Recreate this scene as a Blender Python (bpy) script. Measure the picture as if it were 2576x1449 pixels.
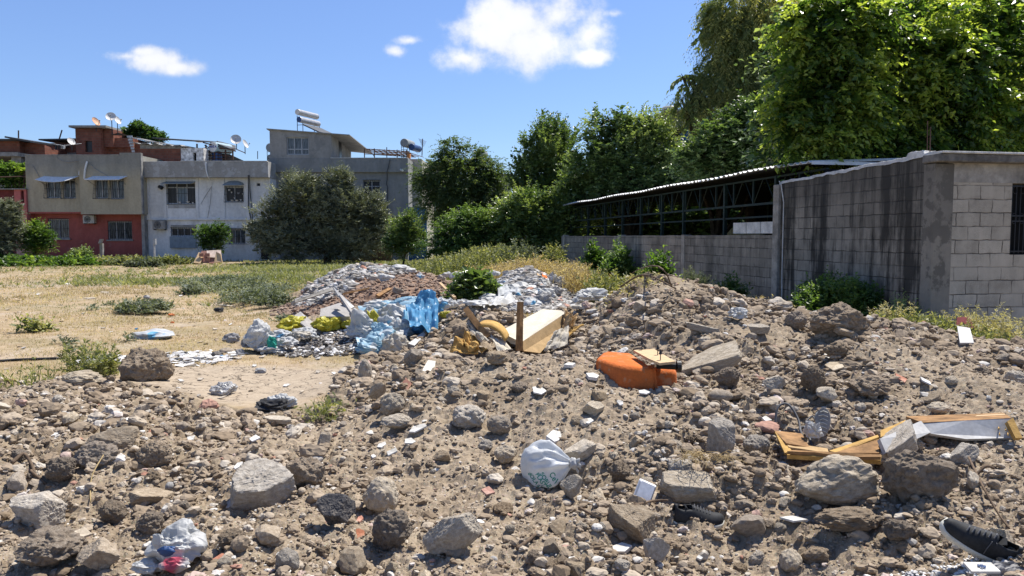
import bpy, math, random
import numpy as np
from mathutils import Vector, Matrix
random.seed(7); RNG = np.random.default_rng(7)
scene = bpy.context.scene
for o in list(bpy.data.objects): bpy.data.objects.remove(o)

# ------------------------------------------------------------------ camera, world, sun, exposure
CAMZ = 1.65; FPX = 1930.0; PITCH = math.atan((724.5-592)/FPX)
cam = bpy.data.cameras.new('camera'); camo = bpy.data.objects.new('camera', cam)
scene.collection.objects.link(camo); scene.camera = camo
cam.sensor_width = 36; cam.lens = FPX/2576*36; cam.clip_start = 0.05; cam.clip_end = 3000
camo.location = (0, 0, CAMZ); camo.rotation_euler = (math.pi/2-PITCH, 0, 0)
SUN_EL = math.radians(62); SUN_AZ = math.radians(46)     # azimuth from +Y (away from camera) towards +X
SUNV = Vector((math.sin(SUN_AZ)*math.cos(SUN_EL), math.cos(SUN_AZ)*math.cos(SUN_EL), math.sin(SUN_EL)))
sun = bpy.data.lights.new('sun', 'SUN'); sun.energy = 5.0; sun.angle = math.radians(0.53); sun.color = (1, .95, .87)
suno = bpy.data.objects.new('sun', sun); scene.collection.objects.link(suno)
suno.rotation_euler = SUNV.to_track_quat('Z', 'Y').to_euler()
scene.view_settings.view_transform = 'Standard'; scene.view_settings.look = 'None'
scene.view_settings.exposure = 0.68; scene.view_settings.gamma = 1; scene.view_settings.use_curve_mapping = False
W = bpy.data.worlds.new('World'); scene.world = W; W.use_nodes = True
def world():
    nt = W.node_tree; N = nt.nodes; L = nt.links; N.clear()
    out = N.new('ShaderNodeOutputWorld'); bg = N.new('ShaderNodeBackground'); bg.inputs[1].default_value = 1.0
    sky = N.new('ShaderNodeTexSky'); sky.sky_type = 'NISHITA'; sky.sun_disc = False
    sky.sun_elevation = SUN_EL; sky.sun_rotation = SUN_AZ; sky.altitude = 20; sky.air_density = 1.0; sky.dust_density = .25; sky.ozone_density = 2.5
    tc = N.new('ShaderNodeTexCoord'); sep = N.new('ShaderNodeSeparateXYZ'); L.new(tc.outputs['Generated'], sep.inputs[0])
    def m(op, a, b=None, c=None, clamp=False):
        n = N.new('ShaderNodeMath'); n.operation = op; n.use_clamp = clamp
        for i, v in enumerate((a, b, c)):
            if v is None: continue
            if isinstance(v, (int, float)): n.inputs[i].default_value = v
            else: L.new(v, n.inputs[i])
        return n.outputs[0]
    yy = m('MAXIMUM', sep.outputs[1], .05)
    u = m('DIVIDE', sep.outputs[0], yy); v = m('DIVIDE', sep.outputs[2], yy)
    cmb = N.new('ShaderNodeCombineXYZ'); L.new(u, cmb.inputs[0]); L.new(v, cmb.inputs[1])
    def noise(scale, det, rough, off=0):
        n = N.new('ShaderNodeTexNoise'); n.inputs['Scale'].default_value = scale; n.inputs['Detail'].default_value = det
        n.inputs['Roughness'].default_value = rough
        mp = N.new('ShaderNodeMapping'); mp.inputs['Location'].default_value = (off, off*.7, 0); L.new(cmb.outputs[0], mp.inputs[0])
        L.new(mp.outputs[0], n.inputs['Vector']); return n.outputs['Fac']
    n1 = noise(7, 8, .58); n2 = noise(26, 6, .6, 3.1); n3 = noise(6, 4, .5, 9.0)
    def blob(px, py, rx, ry, k=1.0):
        a = (px-1288)/FPX; b = (592-py)/FPX
        dx = m('DIVIDE', m('SUBTRACT', u, a), rx/FPX); dy = m('DIVIDE', m('SUBTRACT', v, b), ry/FPX)
        d = m('SQRT', m('ADD', m('MULTIPLY', dx, dx), m('MULTIPLY', dy, dy)))
        return m('MULTIPLY', m('SUBTRACT', 1.25, d), k)
    big = None
    for a in [(1255,22,85,55),(1395,55,115,72),(1230,95,125,62),(1360,120,165,72),(1165,155,105,38),(1480,95,80,64),(1480,150,90,34),(1320,65,130,78),(1240,60,90,60)]:
        t = blob(*a); big = t if big is None else m('SMOOTH_MAX', big, t, .35)
    small = None
    for a in [(330,150,75,20,.8),(400,160,100,28,.85),(460,178,65,20,.8),(375,140,60,20,.8)]:
        t = blob(*a); small = t if small is None else m('SMOOTH_MAX', small, t, .35)
    wisp = None
    for a in [(1035,112,52,17,.75),(998,140,44,22,.8),(1540,48,64,14,.55),(1500,60,44,20,.5),(985,152,26,10,.5),(1525,140,44,11,.45)]:
        t = blob(*a); wisp = t if wisp is None else m('SMOOTH_MAX', wisp, t, .2)
    tot = m('SMOOTH_MAX', m('MULTIPLY', big, 1.0), small, .1); tot = m('MAXIMUM', tot, wisp)
    nz = m('ADD', m('MULTIPLY', m('SUBTRACT', n1, .5), 3.0), m('MULTIPLY', m('SUBTRACT', n2, .5), 1.5))
    dens = m('ADD', tot, nz)
    mr = N.new('ShaderNodeMapRange'); mr.interpolation_type = 'SMOOTHSTEP'; L.new(dens, mr.inputs[0])
    mr.inputs[1].default_value = .1; mr.inputs[2].default_value = 1.05
    # clouds only where a bank was laid out
    gate = N.new('ShaderNodeMapRange'); L.new(tot, gate.inputs[0]); gate.inputs[1].default_value = -.25; gate.inputs[2].default_value = .35
    fac = m('MULTIPLY', mr.outputs[0], gate.outputs[0], clamp=True)
    fac = m('MULTIPLY', fac, .97)
    sk = N.new('ShaderNodeVectorMath'); sk.operation = 'SCALE'; sk.inputs[3].default_value = .098; L.new(sky.outputs[0], sk.inputs[0])
    # the deep clear blue above thinning towards the rooftops
    tint = N.new('ShaderNodeVectorMath'); tint.operation = 'MULTIPLY'; L.new(sk.outputs[0], tint.inputs[0]); hz = N.new('ShaderNodeMix'); hz.data_type = 'RGBA'; mh = N.new('ShaderNodeMapRange'); L.new(v, mh.inputs[0]); mh.inputs[1].default_value = .0; mh.inputs[2].default_value = .32; L.new(mh.outputs[0], hz.inputs[0]); hz.inputs[6].default_value = (.62, .72, .92, 1); hz.inputs[7].default_value = (.76, .83, 1.04, 1); L.new(hz.outputs[2], tint.inputs[1])
    # cloud brightness: thick middle white, underside a little greyer
    cb = N.new('ShaderNodeMapRange'); L.new(m('ADD', m('MULTIPLY', n3, .9), m('MULTIPLY', dens, .22)), cb.inputs[0])
    cb.inputs[1].default_value = .35; cb.inputs[2].default_value = .95; cb.inputs[3].default_value = .56; cb.inputs[4].default_value = .70
    ccol = N.new('ShaderNodeVectorMath'); ccol.operation = 'SCALE'; ccol.inputs[0].default_value = (.985, 1.0, 1.04); L.new(cb.outputs[0], ccol.inputs[3])
    mix = N.new('ShaderNodeMix'); mix.data_type = 'RGBA'; L.new(fac, mix.inputs[0]); L.new(tint.outputs[0], mix.inputs[6]); L.new(ccol.outputs[0], mix.inputs[7])
    L.new(mix.outputs[2], bg.inputs[0]); L.new(bg.outputs[0], out.inputs[0])
world()

# ------------------------------------------------------------------ numbers: rays, noise, heights
CS, SN = math.cos(PITCH), math.sin(PITCH)
def ray(px, py):
    a = (px-1288)/FPX; b = (724.5-py)/FPX; k = CS+b*SN
    return a/k, (b*CS-SN)/k
def at(px, py, Y):
    a, b = ray(px, py); return Vector((a*Y, Y, CAMZ+b*Y))
def X(px, Y): return (px-1288)/FPX*Y
def Zt(py, Y): return at(1288, py, Y).z
def hsh(i, j, s):
    h = (i.astype(np.int64)*374761393 + j.astype(np.int64)*668265263 + s*1442695041) & 0xffffffff
    h = ((h ^ (h >> 13))*1274126177) & 0xffffffff; h = h ^ (h >> 16)
    return (h & 0xffffff)/float(0xffffff)
def vn(x, y, s=0):
    xi = np.floor(x); yi = np.floor(y); fx = x-xi; fy = y-yi; fx = fx*fx*(3-2*fx); fy = fy*fy*(3-2*fy)
    xi = xi.astype(np.int64); yi = yi.astype(np.int64)
    a = hsh(xi, yi, s); b = hsh(xi+1, yi, s); c = hsh(xi, yi+1, s); d = hsh(xi+1, yi+1, s)
    return (a+(b-a)*fx)*(1-fy)+(c+(d-c)*fx)*fy
def fbm(x, y, s=0, o=4):
    t = 0; a = .5
    for k in range(o): t = t+a*(vn(x, y, s+k*17)-.5)*2; x = x*2.03+13.1; y = y*2.03+7.7; a *= .5
    return t
def domes(x, y, cell, s, dens=.7, rmin=.25, rmax=.62):
    """lumps: the tallest of the half-balls lying round a jittered grid"""
    gx = x/cell; gy = y/cell; xi = np.floor(gx).astype(np.int64); yi = np.floor(gy).astype(np.int64); best = np.zeros_like(gx)
    for dx in (-1, 0, 1):
        for dy in (-1, 0, 1):
            a = xi+dx; b = yi+dy
            r = rmin+(rmax-rmin)*hsh(a, b, s+3)**1.6; on = hsh(a, b, s+4) < dens
            ex = gx-(a+.15+.7*hsh(a, b, s+1)); ey = gy-(b+.15+.7*hsh(a, b, s+2))
            th = hsh(a, b, s+5)*3.14; c = np.cos(th); sn = np.sin(th); q = .75+.5*hsh(a, b, s+6)
            d2 = ((ex*c+ey*sn)*q)**2+((-ex*sn+ey*c)/q)**2
            v = np.sqrt(np.maximum(0, r*r-d2))*.8
            best = np.maximum(best, np.where(on, v, 0))
    return best*cell
def vn3(P, s=0):
    i = np.floor(P).astype(np.int64); f = P-i; f = f*f*(3-2*f); t = 0
    for dx in (0, 1):
        for dy in (0, 1):
            for dz in (0, 1):
                h = hsh(i[..., 0]+dx, i[..., 1]+dy+(i[..., 2]+dz)*7919, s)
                w = (f[..., 0] if dx else 1-f[..., 0])*(f[..., 1] if dy else 1-f[..., 1])*(f[..., 2] if dz else 1-f[..., 2])
                t = t+h*w
    return t*2-1
def fbm3(P, s=0, o=4, g=.5):
    t = 0; a = 1
    for k in range(o): t = t+a*vn3(P, s+k*31); P = P*2.07+5.3; a *= g
    return t
# control heights of the debris and the field: (picture column, distance, height)
CTL = []
def row(Y, *a):
    for px, z in zip(a[0::2], a[1::2]): CTL.append((X(px, Y), Y, z))
row(.3, -4000,0, 1288,0.0, 6500,0); row(2.2, -900,0, 1288,.02, 3400,.05)
row(3.5, -500,.05, 0,.06, 600,.1, 1288,.1, 1900,.08, 2500,.16, 3100,.2)
row(4.5, -400,.1, 0,.12, 500,.2, 1000,.12, 1400,.1, 1900,.05, 2200,.1, 2576,.25, 3100,.3)
row(5.5, -400,.18, 0,.2, 400,.25, 800,.1, 1288,.25, 1800,.22, 2200,.3, 2576,.4, 3000,.45)
row(6.5, -400,.15, 0,.2, 350,.2, 650,.08, 850,.15, 1100,.38, 1500,.38, 1800,.35, 2200,.45, 2576,.5, 3000,.5)
row(7.5, -400,.1, 0,.12, 300,.14, 500,.0, 750,0, 880,.12, 1000,.34, 1140,.36, 1300,.44, 1550,.44, 1800,.5, 2200,.58, 2576,.5, 3000,.42)
row(8.6, -400,0, 0,0, 500,0, 830,0, 950,.2, 1150,.24, 1350,.18, 1600,.5, 1850,.62, 2150,.62, 2576,.38, 3000,.25)
row(9.8, -400,0, 0,0, 600,0, 870,0, 1000,.05, 1150,.2, 1350,.16, 1500,.40, 1650,.88, 1800,.72, 2050,.62, 2300,.36, 2576,.12, 3000,.05)
row(6.55, 1490,.47, 1530,.47, 1590,.42, 1660,.37, 1730,.36); row(6.1, 1500,.46, 1600,.42, 1700,.36)
row(11, 200,0, 640,0.02, 750,.05, 850,.14, 950,.17, 1060,.2, 1200,.5, 1350,.3, 1480,.44, 1640,1.0, 1800,.7, 1950,.4, 2150,.12, 2576,.02)
row(12.5, 300,0, 650,0, 760,.12, 900,.3, 1020,.38, 1120,.26, 1250,.2, 1400,.25, 1520,.4, 1640,.6, 1800,.32, 2000,.02)
row(14, 0,0, 600,0, 760,.08, 850,.3, 1000,.35, 1150,.1, 1300,.18, 1450,.15, 1640,.15, 1850,0)
row(15.5, 700,0, 850,.08, 1000,.12, 1200,.12, 1320,.3, 1420,.12, 1640,0, 1900,0)
row(17.3, 300,0, 720,.02, 800,.2, 950,.5, 1080,.45, 1180,.1, 1270,.42, 1350,.6, 1440,.08, 1700,0)
row(19.3, 0,0, 700,0, 790,.25, 900,.62, 1000,.62, 1090,.5, 1170,.15, 1250,.4, 1330,.8, 1410,.3, 1480,0)
row(21.3, 600,0, 780,.2, 860,.65, 920,.82, 1000,.68, 1080,.6, 1170,.25, 1260,.3, 1340,.5, 1440,.05, 1800,0)
row(24, -300,0, 300,0, 800,0, 920,.05, 1080,.05, 1350,0, 1800,0, 2500,0)
row(30, -300,0, 600,0, 1288,0, 2000,0, 3000,0); row(42, -300,0, 1288,0, 2600,0); row(62, -300,0, 1288,0, 2600,0)
CTL = np.array(CTL)
def _k(d2): return np.where(d2 > 1e-12, d2*np.log(np.maximum(d2, 1e-12)), 0)*.5
_n = len(CTL); _A = np.zeros((_n+3, _n+3)); _d2 = ((CTL[:, None, :2]-CTL[None, :, :2])**2).sum(-1)
_A[:_n, :_n] = _k(_d2)+np.eye(_n)*.01; _A[:_n, _n] = 1; _A[:_n, _n+1:] = CTL[:, :2]; _A[_n, :_n] = 1; _A[_n+1:, :_n] = CTL[:, :2].T
_w = np.linalg.solve(_A, np.concatenate([CTL[:, 2], [0, 0, 0]]))
EDGE = np.array([(-3000,8.6),(0,8.5),(250,8.4),(420,7.8),(600,7.1),(790,7.0),(860,8.2),(930,9.3),(1000,10),(1100,12),(1250,12.8),(1430,14.2),(1640,14),(1800,13.2),(2000,12.2),(2200,11),(2400,10.2),(2700,9.6),(9000,9.6)])
def debris_mask(x, y):
    px = x/np.maximum(y, .3)*FPX+1288
    e = np.interp(px, EDGE[:, 0], EDGE[:, 1])+.45*fbm(x*1.3, y*1.3, 5)
    m = np.clip((e-y)/.35+.5, 0, 1)
    return m
def ell(x, y, px, Y, rx, ry, rot=0):
    cx = X(px, Y); dx = x-cx; dy = y-Y; c, s = math.cos(rot), math.sin(rot)
    return np.sqrt(((dx*c+dy*s)/rx)**2+((-dx*s+dy*c)/ry)**2)
def back_mask(x, y):    # the old reddish mound with its rubble, the bag heap's bed, the second rubble heap
    d = np.minimum(np.minimum(ell(x, y, 970, 19, 2.6, 4.1), ell(x, y, 1335, 18.2, 1.2, 3.6)), ell(x, y, 900, 12.4, 1.9, 1.9))
    return np.clip((1.08-d+.12*fbm(x*1.5, y*1.5, 9))/.12, 0, 1)
def macro(x, y):
    x = np.atleast_1d(np.asarray(x, float)); y = np.atleast_1d(np.asarray(y, float)); out = np.empty(x.size); xf = x.ravel(); yf = y.ravel()
    for i in range(0, xf.size, 40000):
        a = xf[i:i+40000]; b = yf[i:i+40000]
        d2 = (a[:, None]-CTL[None, :, 0])**2+(b[:, None]-CTL[None, :, 1])**2
        v = _k(d2)@_w[:_n]+_w[_n]+_w[_n+1]*a+_w[_n+2]*b
        out[i:i+40000] = v
    out = out.reshape(x.shape)
    fade = np.clip((26-y)/3, 0, 1)*np.clip((14-np.abs(x))/4, 0, 1)
    m = debris_mask(x, y); keep = np.clip(np.minimum(np.minimum(np.hypot(x-1.15, y-6.9)-.8, np.hypot(x-.1, y-9.7)-.9), np.hypot((x-2.7)*.6, y-5.2)-.5)/.5, 0, 1)
    rel = .25*fbm(x*.85+3, y*.85+1, 201, 3)-.09*np.abs(fbm(x*2.1, y*2.1, 205, 3))+.03
    return out*fade+m*keep*rel
def smooth_zone(x, y):  # trodden bare paths through the debris
    s = np.clip(.22+1.5*fbm(x*.55+4.1, y*.5+2.2, 77, 3), 0, 1)
    for px, Y, rx, ry in ((1450,6.1,.75,1.0), (1330,7.2,.6,.5), (1190,4.9,.62,.55), (1270,4.0,.34,.4), (830,5.9,.7,.5), (1130,5.6,.5,.5), (2440,6.7,.9,.7), (1640,10.0,.6,.6), (1900,8.2,.5,.5), (2500,8.3,.8,.7)):
        d = ell(x, y, px, Y, rx, ry); s = np.maximum(s, np.clip((1.25-d+.3*fbm(x*2.2, y*2.2, 78, 3))/.4, 0, 1))
    return s
def height(x, y):
    x = np.atleast_1d(np.asarray(x, float)); y = np.atleast_1d(np.asarray(y, float))
    z = macro(x, y); m = debris_mask(x, y); b = back_mask(x, y); mm = np.maximum(m, b*.8)
    near = y < 16
    wx = x+.05*fbm(x*6, y*6, 41, 3)+.012*fbm(x*31, y*31, 43, 2); wy = y+.05*fbm(x*6+50, y*6, 42, 3)+.012*fbm(x*31+9, y*31, 44, 2)
    rough = 1-.75*smooth_zone(x, y)
    d = .035*fbm(x*3.1, y*3.1, 1, 4)
    d = d+rough*(domes(wx, wy, .42, 11, .35, .2, .5)*.5+domes(wx, wy, .2, 12, .6)*.65)+domes(wx, wy, .09, 13, .75)*(.3+.65*rough)+domes(wx, wy, .045, 14, .8)*.7
    d = d+.016*fbm(x*26, y*26, 33, 3)
    d = d-.04
    flat = .03*fbm(x*.35, y*.35, 21, 4)+.012*fbm(x*5, y*5, 22, 3)
    return z+mm*d+(1-mm)*flat
def ground(px, py, y0=2.2, y1=60):
    a, b = ray(px, py); ys = np.exp(np.linspace(math.log(y0), math.log(y1), 1600))
    g = macro(a*ys, ys)-(CAMZ+b*ys); i = np.argmax(g >= 0)
    Y = ys[i] if g[i] >= 0 else y1
    return float(Y)
def gpt(px, py, y0=2.2):
    """the spot of real ground seen at that place of the photograph"""
    Y = ground(px, py, y0); x = ray(px, py)[0]*Y
    return Vector((x, Y, float(macro(x, Y)[0])))
def gz(x, y): return float(height(x, y)[0])

# ------------------------------------------------------------------ objects
COL = scene.collection
def tag(o, label=None, cat=None, group=None, kind=None):
    if label: o['label'] = label
    if cat: o['category'] = cat
    if group: o['group'] = group
    if kind: o['kind'] = kind
    return o
def empty(name, loc=(0, 0, 0), rz=0):
    o = bpy.data.objects.new(name, None); COL.objects.link(o); o.location = loc; o.rotation_euler = (0, 0, rz); o.empty_display_size = .2
    return o
def link_mesh(name, me, m, parent=None, loc=None):
    o = bpy.data.objects.new(name, me); COL.objects.link(o)
    if m is not None and not me.materials: me.materials.append(m)
    if parent is not None: o.parent = parent
    if loc is not None: o.location = loc
    return o
def np_mesh(name, V, F, m=None, parent=None, loc=None, smooth=False, attr=None):
    """V (n,3); F (k,3 or 4) or a list of such arrays; attr {name: per-vertex floats}"""
    if not isinstance(F, list): F = [F]
    F = [np.asarray(f, dtype=np.int32) for f in F if len(f)]
    me = bpy.data.meshes.new(name); me.vertices.add(len(V)); me.vertices.foreach_set('co', np.asarray(V, dtype=np.float32).ravel())
    idx = np.concatenate([f.ravel() for f in F]); sizes = np.concatenate([np.full(len(f), f.shape[1]) for f in F])
    st = np.concatenate([[0], np.cumsum(sizes)[:-1]])
    me.loops.add(len(idx)); me.loops.foreach_set('vertex_index', idx.astype(np.int32))
    me.polygons.add(len(sizes)); me.polygons.foreach_set('loop_start', st.astype(np.int32))
    me.polygons.foreach_set('use_smooth', np.full(len(sizes), bool(smooth)))
    if attr:
        for k, v in attr.items():
            a = me.attributes.new(k, 'FLOAT', 'POINT'); a.data.foreach_set('value', np.asarray(v, dtype=np.float32))
    me.update(calc_edges=True); me.validate()
    return link_mesh(name, me, m, parent, loc)
class MB:
    def __init__(s): s.v = []; s.f = []
    def box(s, x0, x1, y0, y1, z0, z1, M=None):
        n = len(s.v); p = [Vector(q) for q in ((x0,y0,z0),(x1,y0,z0),(x1,y1,z0),(x0,y1,z0),(x0,y0,z1),(x1,y0,z1),(x1,y1,z1),(x0,y1,z1))]
        if M is not None: p = [M@q for q in p]
        s.v += p; s.f += [tuple(n+i for i in q) for q in ((0,3,2,1),(4,5,6,7),(0,1,5,4),(1,2,6,5),(2,3,7,6),(3,0,4,7))]; return s
    def cbox(s, c, sx, sy, sz, M=None):
        T = Matrix.Translation(c) @ (M if M is not None else Matrix.Identity(4)); return s.box(-sx/2, sx/2, -sy/2, sy/2, -sz/2, sz/2, T)
    def tube(s, pts, r, k=6, cap=True):
        pts = [Vector(p) for p in pts]; rs = r if isinstance(r, (list, tuple)) else [r]*len(pts); n0 = len(s.v)
        for i, p in enumerate(pts):
            d = (pts[min(i+1, len(pts)-1)]-pts[max(i-1, 0)]); d = d.normalized() if d.length > 1e-9 else Vector((0, 0, 1))
            a = d.cross(Vector((0, 0, 1)) if abs(d.z) < .9 else Vector((1, 0, 0))).normalized(); b = d.cross(a)
            for j in range(k):
                t = 2*math.pi*j/k; s.v.append(p+(a*math.cos(t)+b*math.sin(t))*rs[i])
        for i in range(len(pts)-1):
            for j in range(k):
                j2 = (j+1) % k; s.f.append((n0+i*k+j, n0+i*k+j2, n0+(i+1)*k+j2, n0+(i+1)*k+j))
        if cap: s.f.append(tuple(n0+j for j in range(k-1, -1, -1))); s.f.append(tuple(n0+(len(pts)-1)*k+j for j in range(k)))
        return s
    def quad(s, *p):
        n = len(s.v); s.v += [Vector(q) for q in p]; s.f.append(tuple(range(n, n+len(p)))); return s
    def slab(s, pts, t):
        """a polygon (3-D points, one plane) given thickness t along its normal"""
        p = [Vector(q) for q in pts]; nrm = (p[1]-p[0]).cross(p[2]-p[0]).normalized(); n = len(s.v); k = len(p)
        s.v += p+[q-nrm*t for q in p]; s.f.append(tuple(range(n, n+k))); s.f.append(tuple(range(n+2*k-1, n+k-1, -1)))
        for i in range(k): j = (i+1) % k; s.f.append((n+i, n+k+i, n+k+j, n+j))
        return s
    def lathe(s, prof, k=20, M=None):
        n = len(s.v); M = M if M is not None else Matrix.Identity(4)
        for r, z in prof:
            for j in range(k): t = 2*math.pi*j/k; s.v.append(M@Vector((r*math.cos(t), r*math.sin(t), z)))
        for i in range(len(prof)-1):
            for j in range(k): j2 = (j+1) % k; s.f.append((n+i*k+j, n+i*k+j2, n+(i+1)*k+j2, n+(i+1)*k+j))
        return s
    def add(s, V, F):
        n = len(s.v); s.v += [Vector(v) for v in V]; s.f += [tuple(int(i)+n for i in f) for f in F]; return s
    def build(s, name, m, parent=None, loc=None, smooth=False, bevel=0):
        me = bpy.data.meshes.new(name); me.from_pydata([tuple(v) for v in s.v], [], s.f); me.update()
        if smooth: me.polygons.foreach_set('use_smooth', [True]*len(me.polygons))
        o = link_mesh(name, me, m, parent, loc)
        if bevel:
            b = o.modifiers.new('bevel', 'BEVEL'); b.width = bevel; b.segments = 2; b.limit_method = 'ANGLE'
        return o
def Rz(a): return Matrix.Rotation(a, 4, 'Z')
def Rx(a): return Matrix.Rotation(a, 4, 'X')
def Ry(a): return Matrix.Rotation(a, 4, 'Y')
def copy_tree(o, parent=None):
    c = o.copy(); COL.objects.link(c)
    if parent is not None: c.parent = parent
    for ch in list(o.children): copy_tree(ch, c)
    return c

# ------------------------------------------------------------------ materials
class NT:
    def __init__(s, name):
        s.m = bpy.data.materials.new(name); s.m.use_nodes = True; s.t = s.m.node_tree; s.N = s.t.nodes; s.L = s.t.links
        s.b = s.N['Principled BSDF']; s.tc = None
    def coord(s, kind='Object', scale=(1, 1, 1), rot=(0, 0, 0)):
        if s.tc is None: s.tc = s.N.new('ShaderNodeTexCoord')
        mp = s.N.new('ShaderNodeMapping'); mp.inputs['Scale'].default_value = scale; mp.inputs['Rotation'].default_value = rot
        if kind == 'World':
            g = s.N.new('ShaderNodeNewGeometry'); s.L.new(g.outputs['Position'], mp.inputs[0])
        else: s.L.new(s.tc.outputs[kind], mp.inputs[0])
        return mp.outputs[0]
    def noise(s, vec, scale, det=4, rough=.55, dist=0):
        n = s.N.new('ShaderNodeTexNoise'); n.inputs['Scale'].default_value = scale; n.inputs['Detail'].default_value = det
        n.inputs['Roughness'].default_value = rough; n.inputs['Distortion'].default_value = dist; s.L.new(vec, n.inputs['Vector']); return n.outputs['Fac']
    def vor(s, vec, scale, feat='F1', out='Distance'):
        n = s.N.new('ShaderNodeTexVoronoi'); n.feature = feat; n.inputs['Scale'].default_value = scale; s.L.new(vec, n.inputs['Vector']); return n.outputs[out]
    def ramp(s, fac, *stops):
        n = s.N.new('ShaderNodeValToRGB'); s.L.new(fac, n.inputs[0]); e = n.color_ramp.elements
        while len(e) < len(stops): e.new(.5)
        for el, (p, c) in zip(e, stops):
            el.position = p; el.color = (c, c, c, 1) if isinstance(c, (int, float)) else (*c, 1)
        return n.outputs[0]
    def mix(s, fac, a, b, blend='MIX'):
        n = s.N.new('ShaderNodeMix'); n.data_type = 'RGBA'; n.blend_type = blend
        for i, v in ((0, fac), (6, a), (7, b)):
            if isinstance(v, (int, float)): n.inputs[i].default_value = v if i == 0 else (v, v, v, 1)
            elif isinstance(v, tuple): n.inputs[i].default_value = (*v, 1)
            else: s.L.new(v, n.inputs[i])
        return n.outputs[2]
    def math(s, op, a, b=None, clamp=False):
        n = s.N.new('ShaderNodeMath'); n.operation = op; n.use_clamp = clamp
        for i, v in enumerate((a, b)):
            if v is None: continue
            if isinstance(v, (int, float)): n.inputs[i].default_value = v
            else: s.L.new(v, n.inputs[i])
        return n.outputs[0]
    def attr(s, name):
        n = s.N.new('ShaderNodeAttribute'); n.attribute_name = name; return n.outputs['Fac']
    def orand(s):
        n = s.N.new('ShaderNodeObjectInfo'); return n.outputs['Random']
    def bump(s, h, strength=.4, dist=.01, base=None):
        n = s.N.new('ShaderNodeBump'); n.inputs['Strength'].default_value = strength; n.inputs['Distance'].default_value = dist; s.L.new(h, n.inputs['Height'])
        if base is not None: s.L.new(base, n.inputs['Normal'])
        s.L.new(n.outputs[0], s.b.inputs['Normal']); return n.outputs[0]
    def fin(s, col, rough=.9, spec=.3, metal=0):
        if isinstance(col, tuple): s.b.inputs['Base Color'].default_value = (*col, 1)
        else: s.L.new(col, s.b.inputs['Base Color'])
        if isinstance(rough, (int, float)): s.b.inputs['Roughness'].default_value = rough
        else: s.L.new(rough, s.b.inputs['Roughness'])
        s.b.inputs['Specular IOR Level'].default_value = spec; s.b.inputs['Metallic'].default_value = metal
        return s.m
def plain(name, c, rough=.8, spec=.3, metal=0, var=.18, scale=6, bump=.15, bdist=.004):
    t = NT(name); v = t.coord(); n = t.noise(v, scale, 6, .62); n2 = t.noise(v, scale*7, 4)
    d = tuple(x*(1-var*1.6) for x in c); l = tuple(min(1, x*(1+var)) for x in c)
    col = t.ramp(n, (.3, d), (.7, l)); col = t.mix(.25, col, t.ramp(n2, (.35, .35), (.65, 1.0)), 'MULTIPLY')
    if bump: t.bump(n2, bump, bdist)
    return t.fin(col, rough, spec, metal)
MT = {}
def soil_like(name, dark, mid, light, scale=5, bumpd=.012, pebbles=.0):
    t = NT(name); v = t.coord(); r = t.orand()
    n = t.noise(v, scale, 8, .68); n2 = t.noise(v, scale*6, 6, .65); n3 = t.noise(v, scale*1.1, 3)
    c = t.ramp(n, (.28, dark), (.5, mid), (.74, light))
    c = t.mix(.45, c, t.ramp(n2, (.32, .45), (.6, 1.0)), 'MULTIPLY')
    # dry dust lying on it
    c = t.mix(t.math('MULTIPLY', t.ramp(n3, (.5, 0), (.66, 1)), .45), c, light)
    hs = t.N.new('ShaderNodeHueSaturation'); t.L.new(c, hs.inputs['Color']); mr = t.N.new('ShaderNodeMapRange'); t.L.new(r, mr.inputs[0]); mr.inputs[3].default_value = .78; mr.inputs[4].default_value = 1.22
    t.L.new(mr.outputs[0], hs.inputs['Value']); mr2 = t.N.new('ShaderNodeMapRange'); t.L.new(t.math('FRACT', t.math('MULTIPLY', r, 17.3)), mr2.inputs[0]); mr2.inputs[3].default_value = .75; mr2.inputs[4].default_value = 1.15; t.L.new(mr2.outputs[0], hs.inputs['Saturation'])
    n4 = t.noise(v, scale*16, 5, .7); c4 = t.mix(.4, hs.outputs[0], t.ramp(n4, (.32, .5), (.6, 1.1)), 'MULTIPLY'); h = t.math('ADD', t.math('ADD', t.math('MULTIPLY', n, .7), t.math('MULTIPLY', n2, .5)), t.math('MULTIPLY', n4, .28)); t.bump(h, 1.0, bumpd)
    return t.fin(c4, .95, .15)
MT['clod'] = soil_like('clod_earth', (.22,.162,.108), (.325,.25,.175), (.45,.37,.275), 6, .02)
MT['concrete'] = soil_like('rubble_concrete', (.28,.235,.178), (.42,.362,.285), (.56,.50,.41), 5, .01)
MT['lime'] = soil_like('pale_stone', (.32,.26,.18), (.46,.385,.285), (.59,.52,.41), 4, .008)
MT['tan'] = soil_like('tan_stone', (.24,.18,.12), (.35,.28,.2), (.47,.39,.29), 4, .008)
MT['slate'] = soil_like('dark_slate', (.05,.05,.055), (.105,.10,.10), (.23,.2,.165), 3, .006)
MT['grey'] = soil_like('grey_pebble', (.2,.2,.2), (.31,.30,.285), (.42,.40,.375), 3, .003)
MT['terracotta'] = soil_like('terracotta', (.3,.12,.075), (.45,.2,.125), (.5,.3,.21), 4, .004)
MT['white'] = soil_like('white_tile', (.42,.39,.34), (.58,.56,.51), (.70,.68,.65), 3, .003)
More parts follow.
